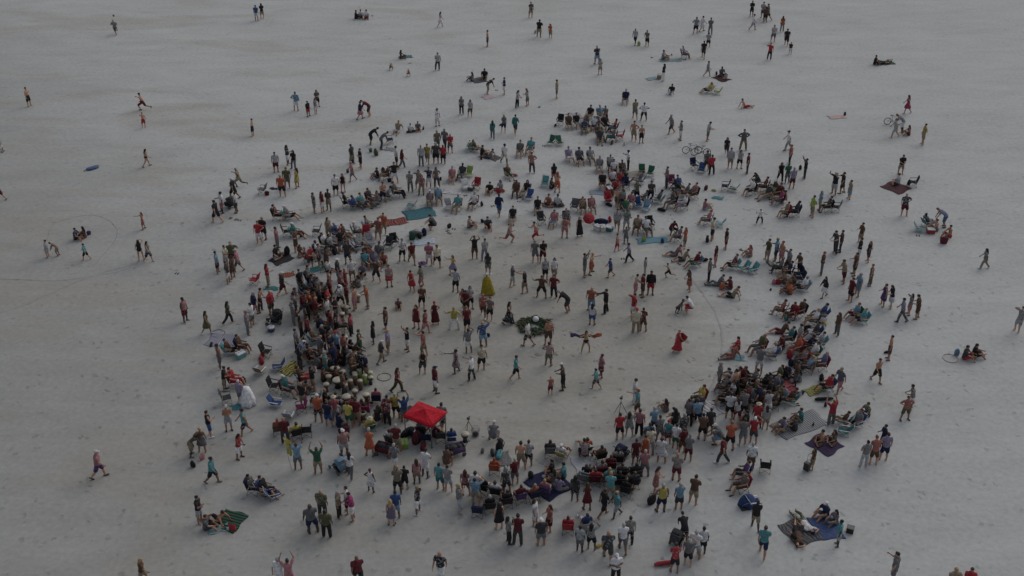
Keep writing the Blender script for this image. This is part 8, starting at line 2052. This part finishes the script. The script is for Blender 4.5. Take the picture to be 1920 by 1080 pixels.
bag bag bag -13.52 25.52 0.00 200 nv bags_set_down_on_the_sand 0.55 0|navy backpack on the sand, on open sand, far left side
bag bag bag 7.71 20.63 0.00 18 bk bags_set_down_on_the_sand 0.45 1|fourth black tote bag near person in black shirt
bag bag bag 17.19 -2.93 0.00 248 dg bags_set_down_on_the_sand 0.55 2|charcoal duffel bag on the sand, in the ring's right crowd
bag bag bag -11.59 26.97 0.00 285 ol bags_set_down_on_the_sand 0.65 0|large olive backpack on the sand, on open sand, far left side
bag bag bag 7.63 18.41 0.00 175 br bags_set_down_on_the_sand 0.65 1|large brown tote bag on the sand, in the ring's far crowd
bag bag bag 18.22 -4.88 0.00 6 br bags_set_down_on_the_sand 0.45 0|brown backpack on the sand, on open sand, right side
bag bag bag 16.07 -7.88 0.00 316 br bags_set_down_on_the_sand 0.65 1|large brown tote bag on the sand, in the ring's near right crowd
bag bag bag -11.53 -5.14 0.00 322 br bags_set_down_on_the_sand 0.65 2|large brown duffel bag on the sand, in the ring's near left crowd
bag bag bag -5.82 -11.61 0.00 274 nv bags_set_down_on_the_sand 0.45 0|navy backpack on the sand, left of the red canopy
bag bag bag 13.73 -7.14 0.00 95 ol bags_set_down_on_the_sand 0.55 1|olive tote bag on the sand, in the ring's near right crowd
bag bag bag -10.65 23.44 0.00 243 bk bags_set_down_on_the_sand 0.55 0|rightmost black backpack near person in black shirt
bag bag bag 8.03 19.34 0.00 287 br bags_set_down_on_the_sand 0.55 1|brown tote bag on the sand, in the ring's far crowd
bag bag bag 9.91 19.84 0.00 138 dg bags_set_down_on_the_sand 0.45 2|charcoal duffel bag on the sand, in the ring's far right crowd
bag bag bag 17.84 -4.71 0.00 213 dg bags_set_down_on_the_sand 0.65 0|large charcoal backpack on the sand, in the ring's right crowd
bag bag bag 14.53 -7.19 0.00 107 dg bags_set_down_on_the_sand 0.65 1|large charcoal tote bag near person in brown shirt
bag bag bag 17.26 -5.45 0.00 308 nv bags_set_down_on_the_sand 0.55 0|navy backpack near person in black shirt
bag bag bag -9.85 23.24 0.00 232 nv bags_set_down_on_the_sand 0.55 1|navy tote bag on the sand, on open sand, far left side
bag bag bag 13.90 -8.01 0.00 275 ol bags_set_down_on_the_sand 0.65 2|large olive duffel bag on the sand, in the ring's near right crowd
bag bag bag -10.63 -4.44 0.00 104 bk bags_set_down_on_the_sand 0.55 0|black backpack near person in charcoal shirt
bag bag bag -9.99 21.81 0.00 12 bk bags_set_down_on_the_sand 0.45 1|black tote bag on the sand, on open sand, far left side
bag bag bag 13.27 -8.50 0.00 173 bk bags_set_down_on_the_sand 0.65 0|large black backpack on the sand, in the ring's near right crowd
bag bag bag -13.35 1.99 0.00 191 nv bags_set_down_on_the_sand 0.55 1|navy tote bag on the sand, in the ring's left crowd
bag bag bag 18.65 -2.90 0.00 84 bk bags_set_down_on_the_sand 0.65 2|large black duffel bag on the sand, in the ring's right crowd
cape dance_scarf scarf 4.71 -3.01 0.00 0 pu - 2.0 1.40 .10 or|purple and orange scarf stretched out by dancer
wing dance_shawl shawl 10.60 -2.94 0.00 0 rd - |flaring red shawl thrown out by lone dancer in red dress
cloak dance_cloak cloak -1.73 4.20 0.00 -8 mu - 0.16|long mustard yellow cloak worn by dancer with white cap'''
for ln in PROPS.strip().split('\n'):
    a, lab = ln.split('|'); q = a.split(); kind, nm, cat, x, y, z, yaw, c = q[0], q[1], q[2].replace('_', ' '), float(q[3]), float(q[4]), float(q[5]), float(q[6]), q[7]
    grp = None if q[8] == '-' else q[8].replace('_', ' ')
    root = empty(nm, (x, y, z), R(yaw)); tag(root, lab, cat, grp); globals()['P_' + kind](root, c, q[9:])
print('objects', len(bpy.data.objects), 'tris', sum(len(o.data.polygons) for o in bpy.data.objects if o.type == 'MESH'))
